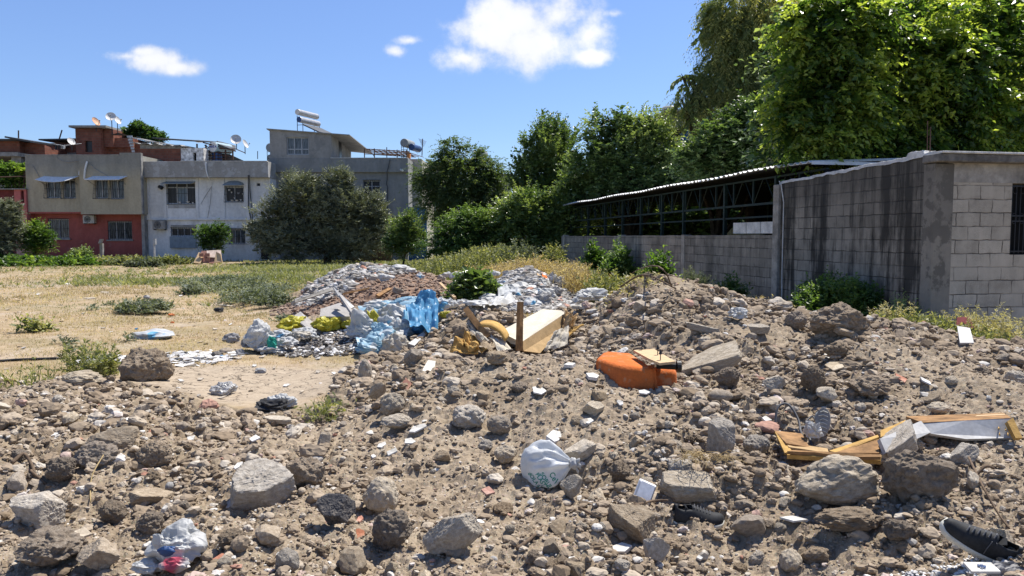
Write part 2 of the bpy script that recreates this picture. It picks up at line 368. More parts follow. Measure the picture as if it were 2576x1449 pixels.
# ------------------------------------------------------------------ ground
def ground_mat():
    t = NT('lot_ground'); v = t.coord('World'); deb = t.attr('debris'); grn = t.attr('green'); red = t.attr('red'); bare = t.attr('bare'); smo = t.attr('smooth')
    n0 = t.noise(v, 1.1, 8, .6); n1 = t.noise(v, 9, 8, .68); n2 = t.noise(v, 45, 5, .65); n3 = t.noise(v, 140, 3, .6); 
    soil = t.ramp(n1, (.28, (.20,.15,.097)), (.5, (.30,.235,.16)), (.72, (.42,.345,.25)))
    soil = t.mix(t.math('MULTIPLY', smo, .4), soil, (.37,.30,.222))
    soil = t.mix(t.math('MULTIPLY', t.ramp(t.noise(v, .8, 6, .65), (.48, 0), (.62, 1)), .55), soil, (.19,.143,.095))
    soil = t.mix(t.math('MULTIPLY', t.ramp(t.noise(v, 1.7, 6, .7), (.55, 0), (.66, 1)), .4), soil, (.45,.38,.285))
    soil = t.mix(.6, soil, t.ramp(n2, (.3, .45), (.6, 1.0)), 'MULTIPLY')
    peb = t.vor(v, 75, 'F1', 'Distance'); pc = t.vor(v, 75, 'F1', 'Color')
    soil = t.mix(t.math('MULTIPLY', t.ramp(peb, (.22, 1), (.32, 0)), t.ramp(n1, (.4, .2), (.6, .8))), soil, t.mix(.35, (.42,.38,.32), pc, 'MULTIPLY'))
    straw = t.ramp(t.noise(v, 3.1, 8, .7), (.3, (.23,.16,.095)), (.5, (.355,.265,.165)), (.7, (.46,.37,.25)))
    dirt = t.ramp(n1, (.3, (.33,.26,.185)), (.7, (.46,.385,.30)))
    fld = t.mix(t.ramp(t.noise(v, .9, 7, .65), (.5, 0), (.66, 1)), straw, dirt)
    gn = t.math('MULTIPLY', t.ramp(t.noise(v, .55, 7, .7), (.44, 0), (.6, 1)), .5)
    fld = t.mix(gn, fld, t.ramp(n1, (.3, (.17,.15,.08)), (.7, (.27,.235,.13))))
    # cracked mud where the field is bare
    cv = t.coord('World', (3.2, 3.2, 3.2)); crk = t.N.new('ShaderNodeTexVoronoi'); crk.feature = 'DISTANCE_TO_EDGE'; crk.inputs['Scale'].default_value = 1.2
    wv = t.N.new('ShaderNodeVectorMath'); wv.operation = 'ADD'; t.L.new(cv, wv.inputs[0]); nn = t.N.new('ShaderNodeTexNoise'); nn.inputs['Scale'].default_value = 2; t.L.new(cv, nn.inputs['Vector']); t.L.new(nn.outputs['Color'], wv.inputs[1]); t.L.new(wv.outputs[0], crk.inputs['Vector'])
    cr = t.ramp(crk.outputs['Distance'], (.008, .3), (.03, 1))
    mud = t.mix(1.0, t.ramp(n1, (.3, (.32,.255,.185)), (.7, (.43,.355,.265))), cr, 'MULTIPLY')
    fld = t.mix(bare, fld, mud)
    fld = t.mix(grn, fld, t.ramp(n1, (.3, (.10,.115,.05)), (.7, (.2,.19,.10))))
    fld = t.mix(.4, fld, t.ramp(n2, (.3, .5), (.62, 1.0)), 'MULTIPLY')
    redc = t.ramp(n1, (.3, (.17,.105,.07)), (.7, (.30,.205,.15)))
    c = t.mix(deb, fld, soil); c = t.mix(red, c, redc)
    h = t.math('ADD', t.math('MULTIPLY', n2, .9), t.math('MULTIPLY', n3, .5)); t.bump(h, .7, .012)
    return t.fin(c, .97, .1)
MT['ground'] = ground_mat()
def green_mask(x, y):
    g = np.clip((y-24)/3.5, 0, 1)*np.clip((x+18)/4, 0, 1)*np.clip(.65+1.2*fbm(x*.3, y*.3, 61), 0, 1)
    g = np.maximum(g, np.clip((y-33)/3, 0, 1)*np.clip((x+17)/3, .15, 1))
    g = np.maximum(g, np.clip((y-17)/4, 0, 1)*np.clip((x+9)/3.0, 0, 1)*np.clip((1-x)/2, 0, 1)*np.clip(.5+1.6*fbm(x*.5, y*.3, 62), 0, 1))
    g = np.maximum(g, np.clip((x-3)/2, 0, 1)*np.clip((y-12.5)/2, 0, 1))
    return g
def make_ground():
    A = np.concatenate([np.linspace(-6, -1.25, 40)[:-1], np.linspace(-1.25, 1.25, 1150), np.linspace(1.25, 6, 40)[1:]])
    Ys = [-1.6]
    while Ys[-1] < 1.6: Ys.append(Ys[-1]+.12)
    while Ys[-1] < 24: Ys.append(Ys[-1]+.0033*(Ys[-1]+2))
    while Ys[-1] < 900: Ys.append(Ys[-1]+.035*(Ys[-1]+2))
    Ys = np.array(Ys); xx = A[None, :]*(Ys[:, None]+2); yy = np.repeat(Ys[:, None], len(A), 1)
    zz = height(xx.ravel(), yy.ravel()); n, m = xx.shape
    V = np.stack([xx.ravel(), yy.ravel(), zz], 1)
    i = (np.arange(n-1)[:, None]*m+np.arange(m-1)[None, :]).ravel(); F = np.stack([i, i+1, i+m+1, i+m], 1)
    x, y = V[:, 0], V[:, 1]; deb = debris_mask(x, y)
    rd = np.clip((1.0-ell(x, y, 965, 18.0, 2.4, 3.4)+.1*fbm(x*2, y*2, 8))/.15, 0, 1)
    back = back_mask(x, y); bare = np.clip((1.1-ell(x, y, 640, 8.6, 1.9, 1.1)+.35*fbm(x*1.5, y*1.5, 71))/.3, 0, 1)
    bare = np.maximum(bare, np.clip((1.0-ell(x, y, 160, 25.5, 9, 1.3)+.35*fbm(x*.8, y*1.5, 72))/.3, 0, 1)*.8)
    o = np_mesh('ground', V, F, MT['ground'], smooth=False, attr={'debris': np.maximum(deb, back), 'red': rd*(1-deb), 'bare': bare*(1-deb), 'green': green_mask(x, y)*.8*(1-back), 'smooth': smooth_zone(x, y)})
    tag(o, kind='structure')
make_ground()

# ------------------------------------------------------------------ stones
def ico(sub):
    import bmesh
    bm = bmesh.new(); bmesh.ops.create_icosphere(bm, subdivisions=sub, radius=1); V = np.array([v.co[:] for v in bm.verts]); F = np.array([[v.index for v in f.verts] for f in bm.faces]); bm.free(); return V, F
ICO = {k: ico(k) for k in (1, 2, 3, 4, 5)}
def rock_shape(kind, seed, sub=4):
    r = np.random.default_rng(seed); D, F = ICO[sub]; D = D.copy()
    if kind in ('angular', 'slab'):
        n = 13 if kind == 'angular' else 9
        N = r.normal(size=(n, 3)); N /= np.linalg.norm(N, axis=1)[:, None]; d = r.uniform(.62, .95, n)
        if kind == 'slab':
            N[:, 2] *= .25; N /= np.linalg.norm(N, axis=1)[:, None]; N = np.vstack([N, [[.06, .05, 1], [-.04, .05, -1]]]); d = np.append(r.uniform(.7, 1.0, n), [.42, .42])
        q = D@N.T; R = np.where(q > .05, d/np.maximum(q, .05), 9); k = 55; R = -np.log(np.exp(-k*np.minimum(R, 1.35)).sum(1))/k
        P = D*R[:, None]
        P += D*(fbm3(P*1.7+seed, seed, 5, .55)*.045)[:, None]; P += D*(np.abs(fbm3(P*6+seed, seed+5, 3, .6))*-.035)[:, None]
        P += D*(fbm3(P*15+seed, seed+7, 2, .6)*.02)[:, None]
    elif kind == 'crumb':
        P = D*(.55+.6*r.random(len(D)))[:, None]*r.uniform(.65, 1.1, 3)
    elif kind == 'clod':
        P = D*(1+.17*fbm3(D*1.3+seed, seed, 4, .55))[:, None]
        c = r.normal(size=(34, 3)); c /= np.linalg.norm(c, axis=1)[:, None]; rr = r.uniform(.1, .34, 34)
        dist = np.linalg.norm(P[:, None]-c[None], axis=2); bumps = np.sqrt(np.maximum(0, rr[None]**2-dist**2)).max(1); P += D*(bumps*.35)[:, None]
        N = r.normal(size=(9, 3)); N /= np.linalg.norm(N, axis=1)[:, None]; d = r.uniform(.72, 1.0, 9); nn = np.linalg.norm(P, axis=1); U = P/nn[:, None]; q = U@N.T; R = np.where(q > .05, d/np.maximum(q, .05), 9).min(1); P = U*np.minimum(nn, R*(1+.10*fbm3(P*4, seed+3, 3)))[:, None]; P += D*(fbm3(P*5+3, seed+9, 5, .62)*.075)[:, None]; P *= r.uniform(.8, 1.05, 3)
    elif kind == 'lump':
        P = D*(1+.2*fbm3(D*1.1+seed, seed, 3, .5))[:, None]; P += D*(fbm3(P*4+3, seed+9, 4, .6)*.06)[:, None]; P += D*(-np.clip(fbm3(P*3.1, seed+3, 2), 0, 1)*.1)[:, None]; P *= .92
    else:  # pebble
        P = D*(1+.08*fbm3(D*.9+seed, seed, 2, .5))[:, None]
    P = P/np.abs(P).max(0)*(.96 if kind != 'crumb' else .9)
    return P, F
def gravel():
    """loose crumbs and pebbles nobody could count, laid where the debris lies"""
    T = [rock_shape(k, s, 1) for k, s in (('angular', 3), ('angular', 8), ('crumb', 4), ('crumb', 6), ('angular', 12))]
    T2 = [rock_shape(k, s, 2) for k, s in (('angular', 23), ('crumb', 28), ('pebble', 24), ('crumb', 26), ('crumb', 32), ('crumb', 35), ('crumb', 36), ('angular', 37))]
    T3 = [rock_shape('crumb', 40+s, 3) for s in range(2)]+[rock_shape('clod', 44, 3), rock_shape('clod', 45, 3), rock_shape('angular', 46, 3)]
    for i_ in (0, 1): V_, F_ = T3[i_]; T3[i_] = (V_/np.linalg.norm(V_, axis=1)[:, None]*(.85+.22*fbm3(V_*1.8, 50+i_, 3)+.12*vn3(V_*7, 60+i_))[:, None]*[1, .8, .8], F_)
    def scatter(name, n, Ts, smin, smax, pw, ymin, ymax, mask, m, thr=None, seed=1, flat=.65, sink=.35, alim=.72):
        r = np.random.default_rng(seed)
        Y = ymin*(ymax/ymin)**(r.random(n)**1.0); x = r.uniform(-alim, alim, n)*Y
        keep = mask(x, Y) > r.random(n)
        if thr is not None: keep &= thr(x, Y) > r.random(n)
        x, Y = x[keep], Y[keep]; k = len(x)
        s = smin*(smax/smin)**(r.random(k)**pw); s *= np.clip(Y/5.5, .75, 1.7)
        z = height(x, Y)+s*sink*flat; ti = r.integers(0, len(Ts), k); VV = []; FF = []; RR = []; off = 0
        for q in range(len(Ts)):
            sel = np.where(ti == q)[0]; 
            if not len(sel): continue
            V, F = Ts[q]; a = r.uniform(0, 6.28, len(sel)); c, sn = np.cos(a), np.sin(a); ss = s[sel][:, None]*r.uniform(.7, 1.3, (len(sel), 3)); ss[:, 2] *= flat
            P = V[None]*ss[:, None, :]; tl = r.uniform(-.5, .5, len(sel)); ct, st = np.cos(tl), np.sin(tl)
            y1 = P[..., 1]*ct[:, None]-P[..., 2]*st[:, None]; z1 = P[..., 1]*st[:, None]+P[..., 2]*ct[:, None]
            X1 = P[..., 0]*c[:, None]-y1*sn[:, None]+x[sel][:, None]; Y1 = P[..., 0]*sn[:, None]+y1*c[:, None]+Y[sel][:, None]; Z1 = z1+z[sel][:, None]
            VV.append(np.stack([X1, Y1, Z1], -1).reshape(-1, 3)); FF.append((F[None]+(np.arange(len(sel))*len(V))[:, None, None]).reshape(-1, 3)+off); RR.append(np.repeat(r.random(len(sel)), len(V))); off += len(sel)*len(V)
        return np_mesh(name, np.concatenate(VV), np.concatenate(FF), m, attr={'tint': np.concatenate(RR)})
    t = NT('gravel_mix'); v = t.coord('World'); a = t.attr('tint'); n = t.noise(v, 30, 5, .65)
    c = t.ramp(a, (.0, (.20,.15,.10)), (.45, (.29,.228,.163)), (.68, (.345,.275,.2)), (.84, (.41,.345,.265)), (.93, (.48,.43,.36)), (.97, (.58,.56,.52)), (1, (.37,.19,.13)))
    c = t.mix(.55, c, t.ramp(n, (.3, .5), (.65, 1.05)), 'MULTIPLY'); t.bump(n, .5, .006); gm = t.fin(c, .92, .18)
    def dens(x, y): return np.clip(1.05-.55*smooth_zone(x, y), 0, 1)
    o = scatter('small_gravel', 92000, T, .005, .022, 1.5, 2.3, 15, debris_mask, gm, dens, 1); tag(o, 'fine crumbs of soil and pebbles strewn all over the dug earth', 'gravel', kind='stuff')
    o = scatter('soil_lumps', 7500, T3, .03, .085, 2.2, 2.3, 15, debris_mask, gm, lambda x, y: np.clip(1.1-1.2*smooth_zone(x, y), .03, 1), 12); tag(o, 'crumbly soil lumps of egg size lying thick between the stones', 'gravel', kind='stuff')
    o = scatter('coarse_gravel', 24000, T2, .017, .05, 2.0, 2.3, 15, debris_mask, gm, lambda x, y: np.clip(1.2-1.1*smooth_zone(x, y), .12, 1), 2); tag(o, 'broken soil crumbs and pebbles of walnut size among the gravel', 'gravel', kind='stuff')
    o = scatter('field_grit', 5000, T, .008, .03, 2, 7, 40, lambda x, y: (1-debris_mask(x, y))*.5, gm, None, 3, .4); tag(o, 'scattered grit and chips on the dry field', 'gravel', kind='stuff')
    o = scatter('mound_gravel', 26000, T, .02, .04, 1.5, 13.5, 23, lambda x, y: back_mask(x, y), soil_like('red_mound_soil', (.14,.085,.055), (.23,.155,.11), (.33,.25,.19), 9, .01), lambda x, y: np.clip((1.1-ell(x, y, 965, 18.0, 2.4, 3.4))/.2, 0, 1), 4); tag(o, 'reddish brown soil crumbs on the old mound behind the bags', 'gravel', kind='stuff')
    gm2 = NT('rubble_mix'); v = gm2.coord('World'); a = gm2.attr('tint'); n = gm2.noise(v, 12, 5, .65)
    c = gm2.ramp(a, (0, (.15,.135,.12)), (.35, (.25,.235,.215)), (.65, (.35,.335,.315)), (.85, (.47,.46,.44)), (.95, (.66,.65,.64)), (1, (.4,.2,.13))); c = gm2.mix(.4, c, gm2.ramp(n, (.3, .55), (.65, 1.05)), 'MULTIPLY'); gm2.bump(n, .5, .01); rm = gm2.fin(c, .9, .2)
    def rub(x, y):
        d = np.minimum(np.minimum(ell(x, y, 900, 20.2, 1.25, 1.5), ell(x, y, 815, 17.8, .65, 1.0)), ell(x, y, 1335, 18.0, 1.15, 3.3))
        return np.clip((1.1-d)/.25, 0, 1)
    o = scatter('broken_rubble', 120000, T[:2]+T[4:], .02, .07, 1.7, 13.5, 23, rub, rm, None, 5, .6, .6, .3); tag(o, 'pale broken concrete and plaster rubble heaped behind the bags', 'rubble', kind='stuff')
    def ash(x, y): return np.clip((1.1-ell(x, y, 835, 11.0, 1.05, .75))/.25, 0, 1)
    am = NT('ash_mix'); a = am.attr('tint'); v = am.coord('World'); n = am.noise(v, 30, 4)
    am_ = am.fin(am.mix(.4, am.ramp(a, (0, (.06,.055,.05)), (.45, (.17,.155,.14)), (.75, (.3,.28,.26)), (.92, (.6,.59,.57)), (1, (.75,.75,.75))), am.ramp(n, (.3, .55), (.65, 1.05)), 'MULTIPLY'), .95, .1)
    o = scatter('ashy_rubbish', 34000, T[:2]+T[4:], .006, .026, 1.6, 9.8, 12.6, ash, am_, None, 6, .6, .7, .4); tag(o, 'grey ashy rubbish crumbs and paper scraps in front of the bags', 'rubbish', kind='stuff')
    def tl(x, y): return np.clip((1.05-np.minimum(ell(x, y, 462, 10.2, .72, .75, .1), ell(x, y, 250, 10.1, .4, .4)))/.35, 0, 1)*.8
    wt = NT('tile_chips'); a = wt.attr('tint'); wm = wt.fin(wt.ramp(a, (0, (.3,.29,.28)), (.3, (.48,.46,.43)), (.6, (.60,.585,.56)), (1, (.72,.71,.69))), .5, .4)
    sq = np.array([[-1,-.8,0],[1,-.9,0],[.9,.8,0],[-.8,1,0],[-1,-.8,.16],[1,-.9,.16],[.9,.8,.16],[-.8,1,.16]]); qf = np.array([[0,3,2],[0,2,1],[4,5,6],[4,6,7],[0,1,5],[0,5,4],[1,2,6],[1,6,5],[2,3,7],[2,7,6],[3,0,4],[3,4,7]])
    o = scatter('tile_chips', 30000, [(sq, qf)], .010, .042, 1.5, 8.2, 11.5, tl, wm, None, 7, .5, .2); tag(o, 'patch of shattered white tile chips on the bare field', 'tile chips', kind='stuff')
    def pl(x, y): return np.clip((1.05-ell(x, y, 2290, 3.35, .55, .17, .0))/.3, 0, 1)
    o = scatter('plaster_crumbs', 30000, T, .006, .02, 1.3, 2.9, 3.8, pl, wm, None, 8, .7, .5); tag(o, 'white plaster crumbs in the lower right corner below the shoe', 'plaster crumbs', kind='stuff')
gravel()
TEMPL = {}
def template(kind, seed, sub):
    k = (kind, seed, sub)
    if k not in TEMPL:
        V, F = rock_shape(kind, seed, sub); me = bpy.data.meshes.new('rock_'+kind); me.from_pydata(V.tolist(), [], F.tolist()); me.update(); TEMPL[k] = me
        if kind in ('pebble', ): me.polygons.foreach_set('use_smooth', [True]*len(me.polygons))
    return TEMPL[k]
def rock(name, px, py, w, h, kind, mat, label, cat='stone', rz=0., rx=0., ry=0., seed=1, sub=5, dep=.9, sink=.3, y0=2.2, group=None, Y=None):
    """centre px,py and width,height as seen; dep = depth relative to width"""
    yb = py+h*.28; Yd = Y if Y else ground(px, yb, y0); x = X(px, Yd); hw = w*Yd/FPX/2; sink = sink+.12; hh = h*Yd/FPX/2
    me = template(kind, seed, sub).copy(); o = bpy.data.objects.new(name, me); COL.objects.link(o); me.materials.append(MT[mat])
    o.scale = (hw*1.06, hw*dep, hh*(.75 if kind == 'slab' and abs(ry) < .6 else 1.08)); o.rotation_euler = (rx, ry, rz)
    z = float(macro(x, Yd+hw*.4)[0])
    o.location = (x, Yd+hw*dep*.5, z+hh*(1-sink)); return tag(o, label, cat, group)
# ------------------------------------------------------------------ block wall, shed
def block_mat(name, base=(.205,.195,.18), bright=1.0, stain=.9, bw=.4, bh=.2, off=.5, broad=.5):
    """hollow blocks laid dry and blackened by rain; local X along the wall, Z up"""
    t = NT(name); v = t.coord(); sep = t.N.new('ShaderNodeSeparateXYZ'); t.L.new(v, sep.inputs[0]); cmb = t.N.new('ShaderNodeCombineXYZ')
    t.L.new(sep.outputs[0], cmb.inputs[0]); t.L.new(sep.outputs[2], cmb.inputs[1])
    wob = t.noise(v, 1.3, 3); ad = t.N.new('ShaderNodeVectorMath'); ad.operation = 'MULTIPLY_ADD'
    n3 = t.N.new('ShaderNodeTexNoise'); n3.inputs['Scale'].default_value = 6; n3.inputs['Detail'].default_value = 4; t.L.new(v, n3.inputs['Vector'])
    t.L.new(n3.outputs['Color'], ad.inputs[0]); ad.inputs[1].default_value = (.06, .04, 0); t.L.new(cmb.outputs[0], ad.inputs[2])
    b = t.N.new('ShaderNodeTexBrick'); b.offset = off; b.inputs['Scale'].default_value = 1; b.inputs['Brick Width'].default_value = bw; b.inputs['Row Height'].default_value = bh
    b.inputs['Mortar Size'].default_value = .009; b.inputs['Mortar Smooth'].default_value = .5; b.inputs['Bias'].default_value = 0
    c1 = tuple(x*1.2*bright for x in base); c2 = tuple(x*.8*bright for x in base)
    b.inputs['Color1'].default_value = (*c1, 1); b.inputs['Color2'].default_value = (*c2, 1); b.inputs['Mortar'].default_value = tuple(x*.28 for x in base)+(1,)
    t.L.new(ad.outputs[0], b.inputs['Vector'])
    n = t.noise(v, 7, 8, .7); n2 = t.noise(v, 60, 4, .7); c = b.outputs['Color']
    c = t.mix(.55, c, t.ramp(n, (.3, .5), (.66, 1.1)), 'MULTIPLY'); c = t.mix(.4, c, t.ramp(n2, (.35, .45), (.6, 1.05)), 'MULTIPLY')
    # mortar missing in places: only partly visible joints
    hide = t.ramp(t.noise(v, 2.3, 4), (.45, 0), (.6, .85)); c = t.mix(hide, c, tuple(x*bright for x in base))
    # black rain streaks running down from the top
    sv = t.coord('Object', (1.9, 1.9, .13)); s1 = t.noise(sv, 1.6, 8, .7); s2 = t.noise(t.coord('Object', (5, 5, 2.2)), 1, 6, .65); bro = t.ramp(t.noise(v, .9, 7, .7), (.38, broad), (.62, 0)); c = t.mix(bro, c, tuple(x*.28 for x in base))
    st = t.math('MULTIPLY', t.ramp(t.math('ADD', t.math('MULTIPLY', s1, .75), t.math('MULTIPLY', s2, .25)), (.45, 0), (.56, 1)), stain)
    c = t.mix(st, c, (.03,.028,.025))
    topd = t.N.new('ShaderNodeMapRange'); t.L.new(t.math('ADD', sep.outputs[2], t.math('MULTIPLY', t.math('SUBTRACT', n, .5), .9)), topd.inputs[0]); topd.inputs[1].default_value = 1.8; topd.inputs[2].default_value = 2.7; topd.inputs[3].default_value = 0; topd.inputs[4].default_value = .75*stain
    c = t.mix(topd.outputs[0], c, (.055,.052,.047))
    h = t.math('ADD', t.math('MULTIPLY', b.outputs['Fac'], -1.2), t.math('MULTIPLY', n2, .5)); t.bump(h, .8, .012)
    return t.fin(c, .95, .15)
def wall_stain(name, low, high, z0, z1, sc=1.2, spots=None, sp=.6, thr=.55):
    """two paints of a facade meeting at an irregular tide line (local Z), with spots of a third"""
    t = NT(name); v = t.coord(); sep = t.N.new('ShaderNodeSeparateXYZ'); t.L.new(v, sep.inputs[0]); n = t.noise(v, sc, 7, .6); n2 = t.noise(v, sc*8, 5, .6)
    mr = t.N.new('ShaderNodeMapRange'); t.L.new(t.math('ADD', sep.outputs[2], t.math('MULTIPLY', t.math('SUBTRACT', n, .5), .8)), mr.inputs[0]); mr.inputs[1].default_value = z0; mr.inputs[2].default_value = z1
    c = t.mix(mr.outputs[0], low, high); sv = t.noise(t.coord('Object', (1.1, 1.1, .3)), 1.2, 8, .7)
    c = t.mix(.5, c, t.ramp(sv, (.35, .62), (.6, 1.1)), 'MULTIPLY'); c = t.mix(.45, c, t.ramp(n2, (.3, .72), (.62, 1.05)), 'MULTIPLY')
    if spots: c = t.mix(t.math('MULTIPLY', t.ramp(t.noise(v, sc*1.7, 6, .65), (thr, 0), (thr+.04, 1)), sp), c, spots)
    t.bump(n2, .4, .02); return t.fin(c, .95, .1)
MT['wall'] = block_mat('blackened_blocks', (.38,.335,.27), broad=.45); MT['lowwall'] = block_mat('weathered_blocks', (.36,.32,.265), stain=.35, broad=.5); MT['wall_front'] = block_mat('grey_blocks', (.56,.49,.39), 1.0, .1, .4, .2, .5, .25)
MT['render'] = plain('rough_cement', (.40,.365,.315), .95, .15, var=.35, scale=2.5, bump=.6, bdist=.02)
MT['darkrender'] = plain('dark_cement', (.2,.185,.165), .95, .15, var=.45, scale=3, bump=.6, bdist=.02)
MT['limecap'] = plain('lime_capping', (.66,.64,.60), .9, .2, var=.2, scale=5, bump=.5, bdist=.02)
MT['steel'] = plain('green_steel', (.010,.026,.020), .6, .4, var=.3); MT['rust'] = plain('rusty_steel', (.09,.05,.035), .8, .3, var=.3)
MT['blackhole'] = plain('dark_interior', (.012,.012,.012), .9, .1, var=.1, bump=0)  # near black standing in for the shade inside openings and the shed
MT['sheet'] = plain('white_roof_sheet', (.72,.73,.74), .45, .4, var=.08, scale=2, bump=0)
MT['iron'] = plain('iron_bars', (.02,.021,.025), .6, .4, var=.2)
P0 = Vector((X(2345, 11.2), 11.2, 0)); P1 = Vector((X(1958, 15.4), 15.4, 0)); P2 = Vector((X(1412, 31.5), 31.5, 0))
wd = (P1-P0).normalized(); wn = Vector((-wd.y, wd.x, 0)); WANG = math.atan2(wd.y, wd.x)
def jag_wall(name, a, b, h0, h1, th, m, jag=.02, step=.2, parent=None):
    """standing wall between two ground points, its top edge a little uneven; local X along it"""
    L = (b-a).length; ang = math.atan2((b-a).y, (b-a).x); n = max(2, int(L/step)); V = []; F = []
    for i in range(n+1):
        x = L*i/n; h = h0+(h1-h0)*i/n+random.uniform(-jag, jag)
        for yy, zz in ((0, -.25), (0, h), (-th, h), (-th, -.25)): V.append((x, yy, zz))
    for i in range(n):
        p = i*4; F += [(p, p+1, p+5, p+4), (p+1, p+2, p+6, p+5), (p+2, p+3, p+7, p+6)]
    F += [(0, 3, 2, 1), (n*4, n*4+1, n*4+2, n*4+3)]
    me = bpy.data.meshes.new(name); me.from_pydata(V, [], F); me.update(); o = link_mesh(name, me, m, parent); o.location = a; o.rotation_euler = (0, 0, ang); return o
def block_building():
    r = empty('block_building', P0, WANG)
    tag(r, 'tall blackened concrete block building with barred window at the right edge', 'building')
    # side wall towards the low wall; local X runs away from the camera, +Y is towards the lot
    L = (P1-P0).length; n = 44; V = []; F = []
    tops = lambda x: 2.84-.03*x/L*5+.006*math.sin(x*5.3)+.004*math.sin(x*17)
    for i in range(n+1):
        x = L*i/n; h = tops(x)
        for yy, zz in ((0, -.25), (0, h), (-.2, h), (-.2, -.25)): V.append((x, yy, zz))
    for i in range(n): p = i*4; F += [(p, p+1, p+5, p+4), (p+1, p+2, p+6, p+5), (p+2, p+3, p+7, p+6)]
    F += [(n*4, n*4+1, n*4+2, n*4+3)]
    me = bpy.data.meshes.new('side_wall'); me.from_pydata(V, [], F); me.update(); link_mesh('side_wall', me, MT['wall'], r)
    # corner pillar and lintel
    mb = MB(); mb.box(-.03, .2, -.29, .035, -.25, 2.69); mb.build('corner_pillar', wall_stain('stained_cement', (.30,.265,.215), (.20,.18,.15), 1.5, 2.6, 1.2, (.11,.10,.085), .7, .5), r, bevel=.015)
    # front wall: local -Y direction from the corner, facing -X
    W_ = 3.6; y0, y1 = -1.72, -3.1
    fr = empty('front_wall_frame', (0, 0, 0)); bpy.data.objects.remove(fr)
    fo = MB()
    def fw(a, b, z0, z1, o=0, mb=None): (mb or fo).box(a, b, 0+o, .2+o, z0, z1)
    fw(.29, 1.30, -.25, 2.42); fw(1.30, 2.25, -.25, 1.36); fw(2.25, W_, -.25, 2.42)
    front = fo.build('front_wall', MT['wall_front'], r); front.rotation_euler = (0, 0, -math.pi/2); front.location = (.0, 0, 0)
    lb = MB(); lb.box(.2, W_, -.0, .2, 2.42, 2.70); lt = lb.build('lintel_band', MT['render'], r); lt.rotation_euler = (0, 0, -math.pi/2); lt.location = (-.005, 0, 0)
    cb = MB(); cb.box(-.08, W_, -.16, .2, 2.70, 2.82); ct = cb.build('roof_slab_edge', MT['darkrender'], r, bevel=.02); ct.rotation_euler = (0, 0, -math.pi/2); ct.location = (-.01, 0, 0)
    cap = MB()
    nx = 26
    CV = []; CF = []; nx = 110   # lumpy lime capping along the top
    for i in range(nx+1):
        x = L*i/nx; e = .016+.008*float(vn(np.array([x*3.]), np.array([2.]))[0])+.012*float(vn(np.array([x*19.]), np.array([5.]))[0])+(.05 if .25 < x < .6 else 0); CV += [(x, .018, tops(x)-.02-.02*float(vn(np.array([x*9.]), np.array([7.]))[0])), (x, .012, tops(x)+e), (x, -.22, tops(x)+e*.8), (x, -.22, tops(x)-.01)]
    for i in range(nx): q = i*4; CF += [(q, q+1, q+5, q+4), (q+1, q+2, q+6, q+5), (q+2, q+3, q+7, q+6)]
    cap.add(CV, CF)
    cap.box(-.2, -.02, -2.2, .05, 2.82, 2.85)
    cap.build('lime_capping', MT['limecap'], r, bevel=.008)
    rs = MB(); rs.box(.2, L, -3.5, -.2, 2.55, 2.62); rs.build('roof', MT['darkrender'], r)
    wi = MB(); wi.box(1.31, 2.24, .1, .14, 1.37, 2.41)
    w = wi.build('window', MT['blackhole'], r); w.rotation_euler = (0, 0, -math.pi/2)
    fb = MB()
    for a in np.linspace(1.33, 2.22, 13):
        fb.tube([(a, .03, 1.38), (a, .03, 2.40)], .008, 5)
    for z in (1.4, 1.85, 1.93, 2.37): fb.box(1.30, 2.25, .018, .042, z, z+.02)
    for a in np.linspace(1.37, 2.18, 7):
        for zc, s in ((1.90, .05), (2.32, .035)): fb.tube([(a+s*math.cos(q), .02, zc+s*1.6*math.sin(q)) for q in np.linspace(0, 6.28, 9)], .006, 4, False)
    g = fb.build('window_bars', MT['iron'], w)
    # white cable hanging down the far corner, and a rebar rod
    cable = MB(); cable.tube([(L-.02, .03, 2.72), (L-.12, .05, 2.66), (L-.2, .03, 2.3), (L-.2, .03, 1.0), (L-.22, .03, .1)], .012, 6); cable.build('cable', MT['limecap'], r)
    rp = MB(); rp.box(L-.05, L+.16, -.24, .06, -.2, 2.66); rp.build('end_pilaster', MT['render'], r, bevel=.015)
    rb = MB(); rb.tube([(.25, -.1, 2.8), (.26, -.1, 3.25)], .009, 5); rb.tube([(.33, -.12, 2.8), (.35, -.12, 3.35)], .008, 5); rb.build('rebar', MT['rust'], r)
block_building()
lw = jag_wall('block_wall', P1+wd*.16, P2, 1.66, 1.62, .2, MT['lowwall'], .008, .4); tag(lw, 'long low wall of grey concrete blocks running back beside the open shed', 'wall')
Lw = (P2-P1).length
for q in (4.3, 9.2, Lw-.6): MB().box(q, q+.18, -.2, .022, -.2, 1.665).build('pilaster', MT['render'], lw, bevel=.01)
for i in range(3):
    pb = MB(); pb.box(.02+i*.62, .61+i*.62, -.15, -.02, 1.69, 1.93)
    o = pb.build('cement_board', MT['limecap']); o.location = P1+wd*.16; o.rotation_euler = (0, 0, WANG); tag(o, ['pale cream slab on the low wall, next to the tall building', 'pale cream slab on the low wall, middle of the three', 'pale cream slab on the low wall, farthest of the three'][i], 'slab', 'cream slabs on the low wall')
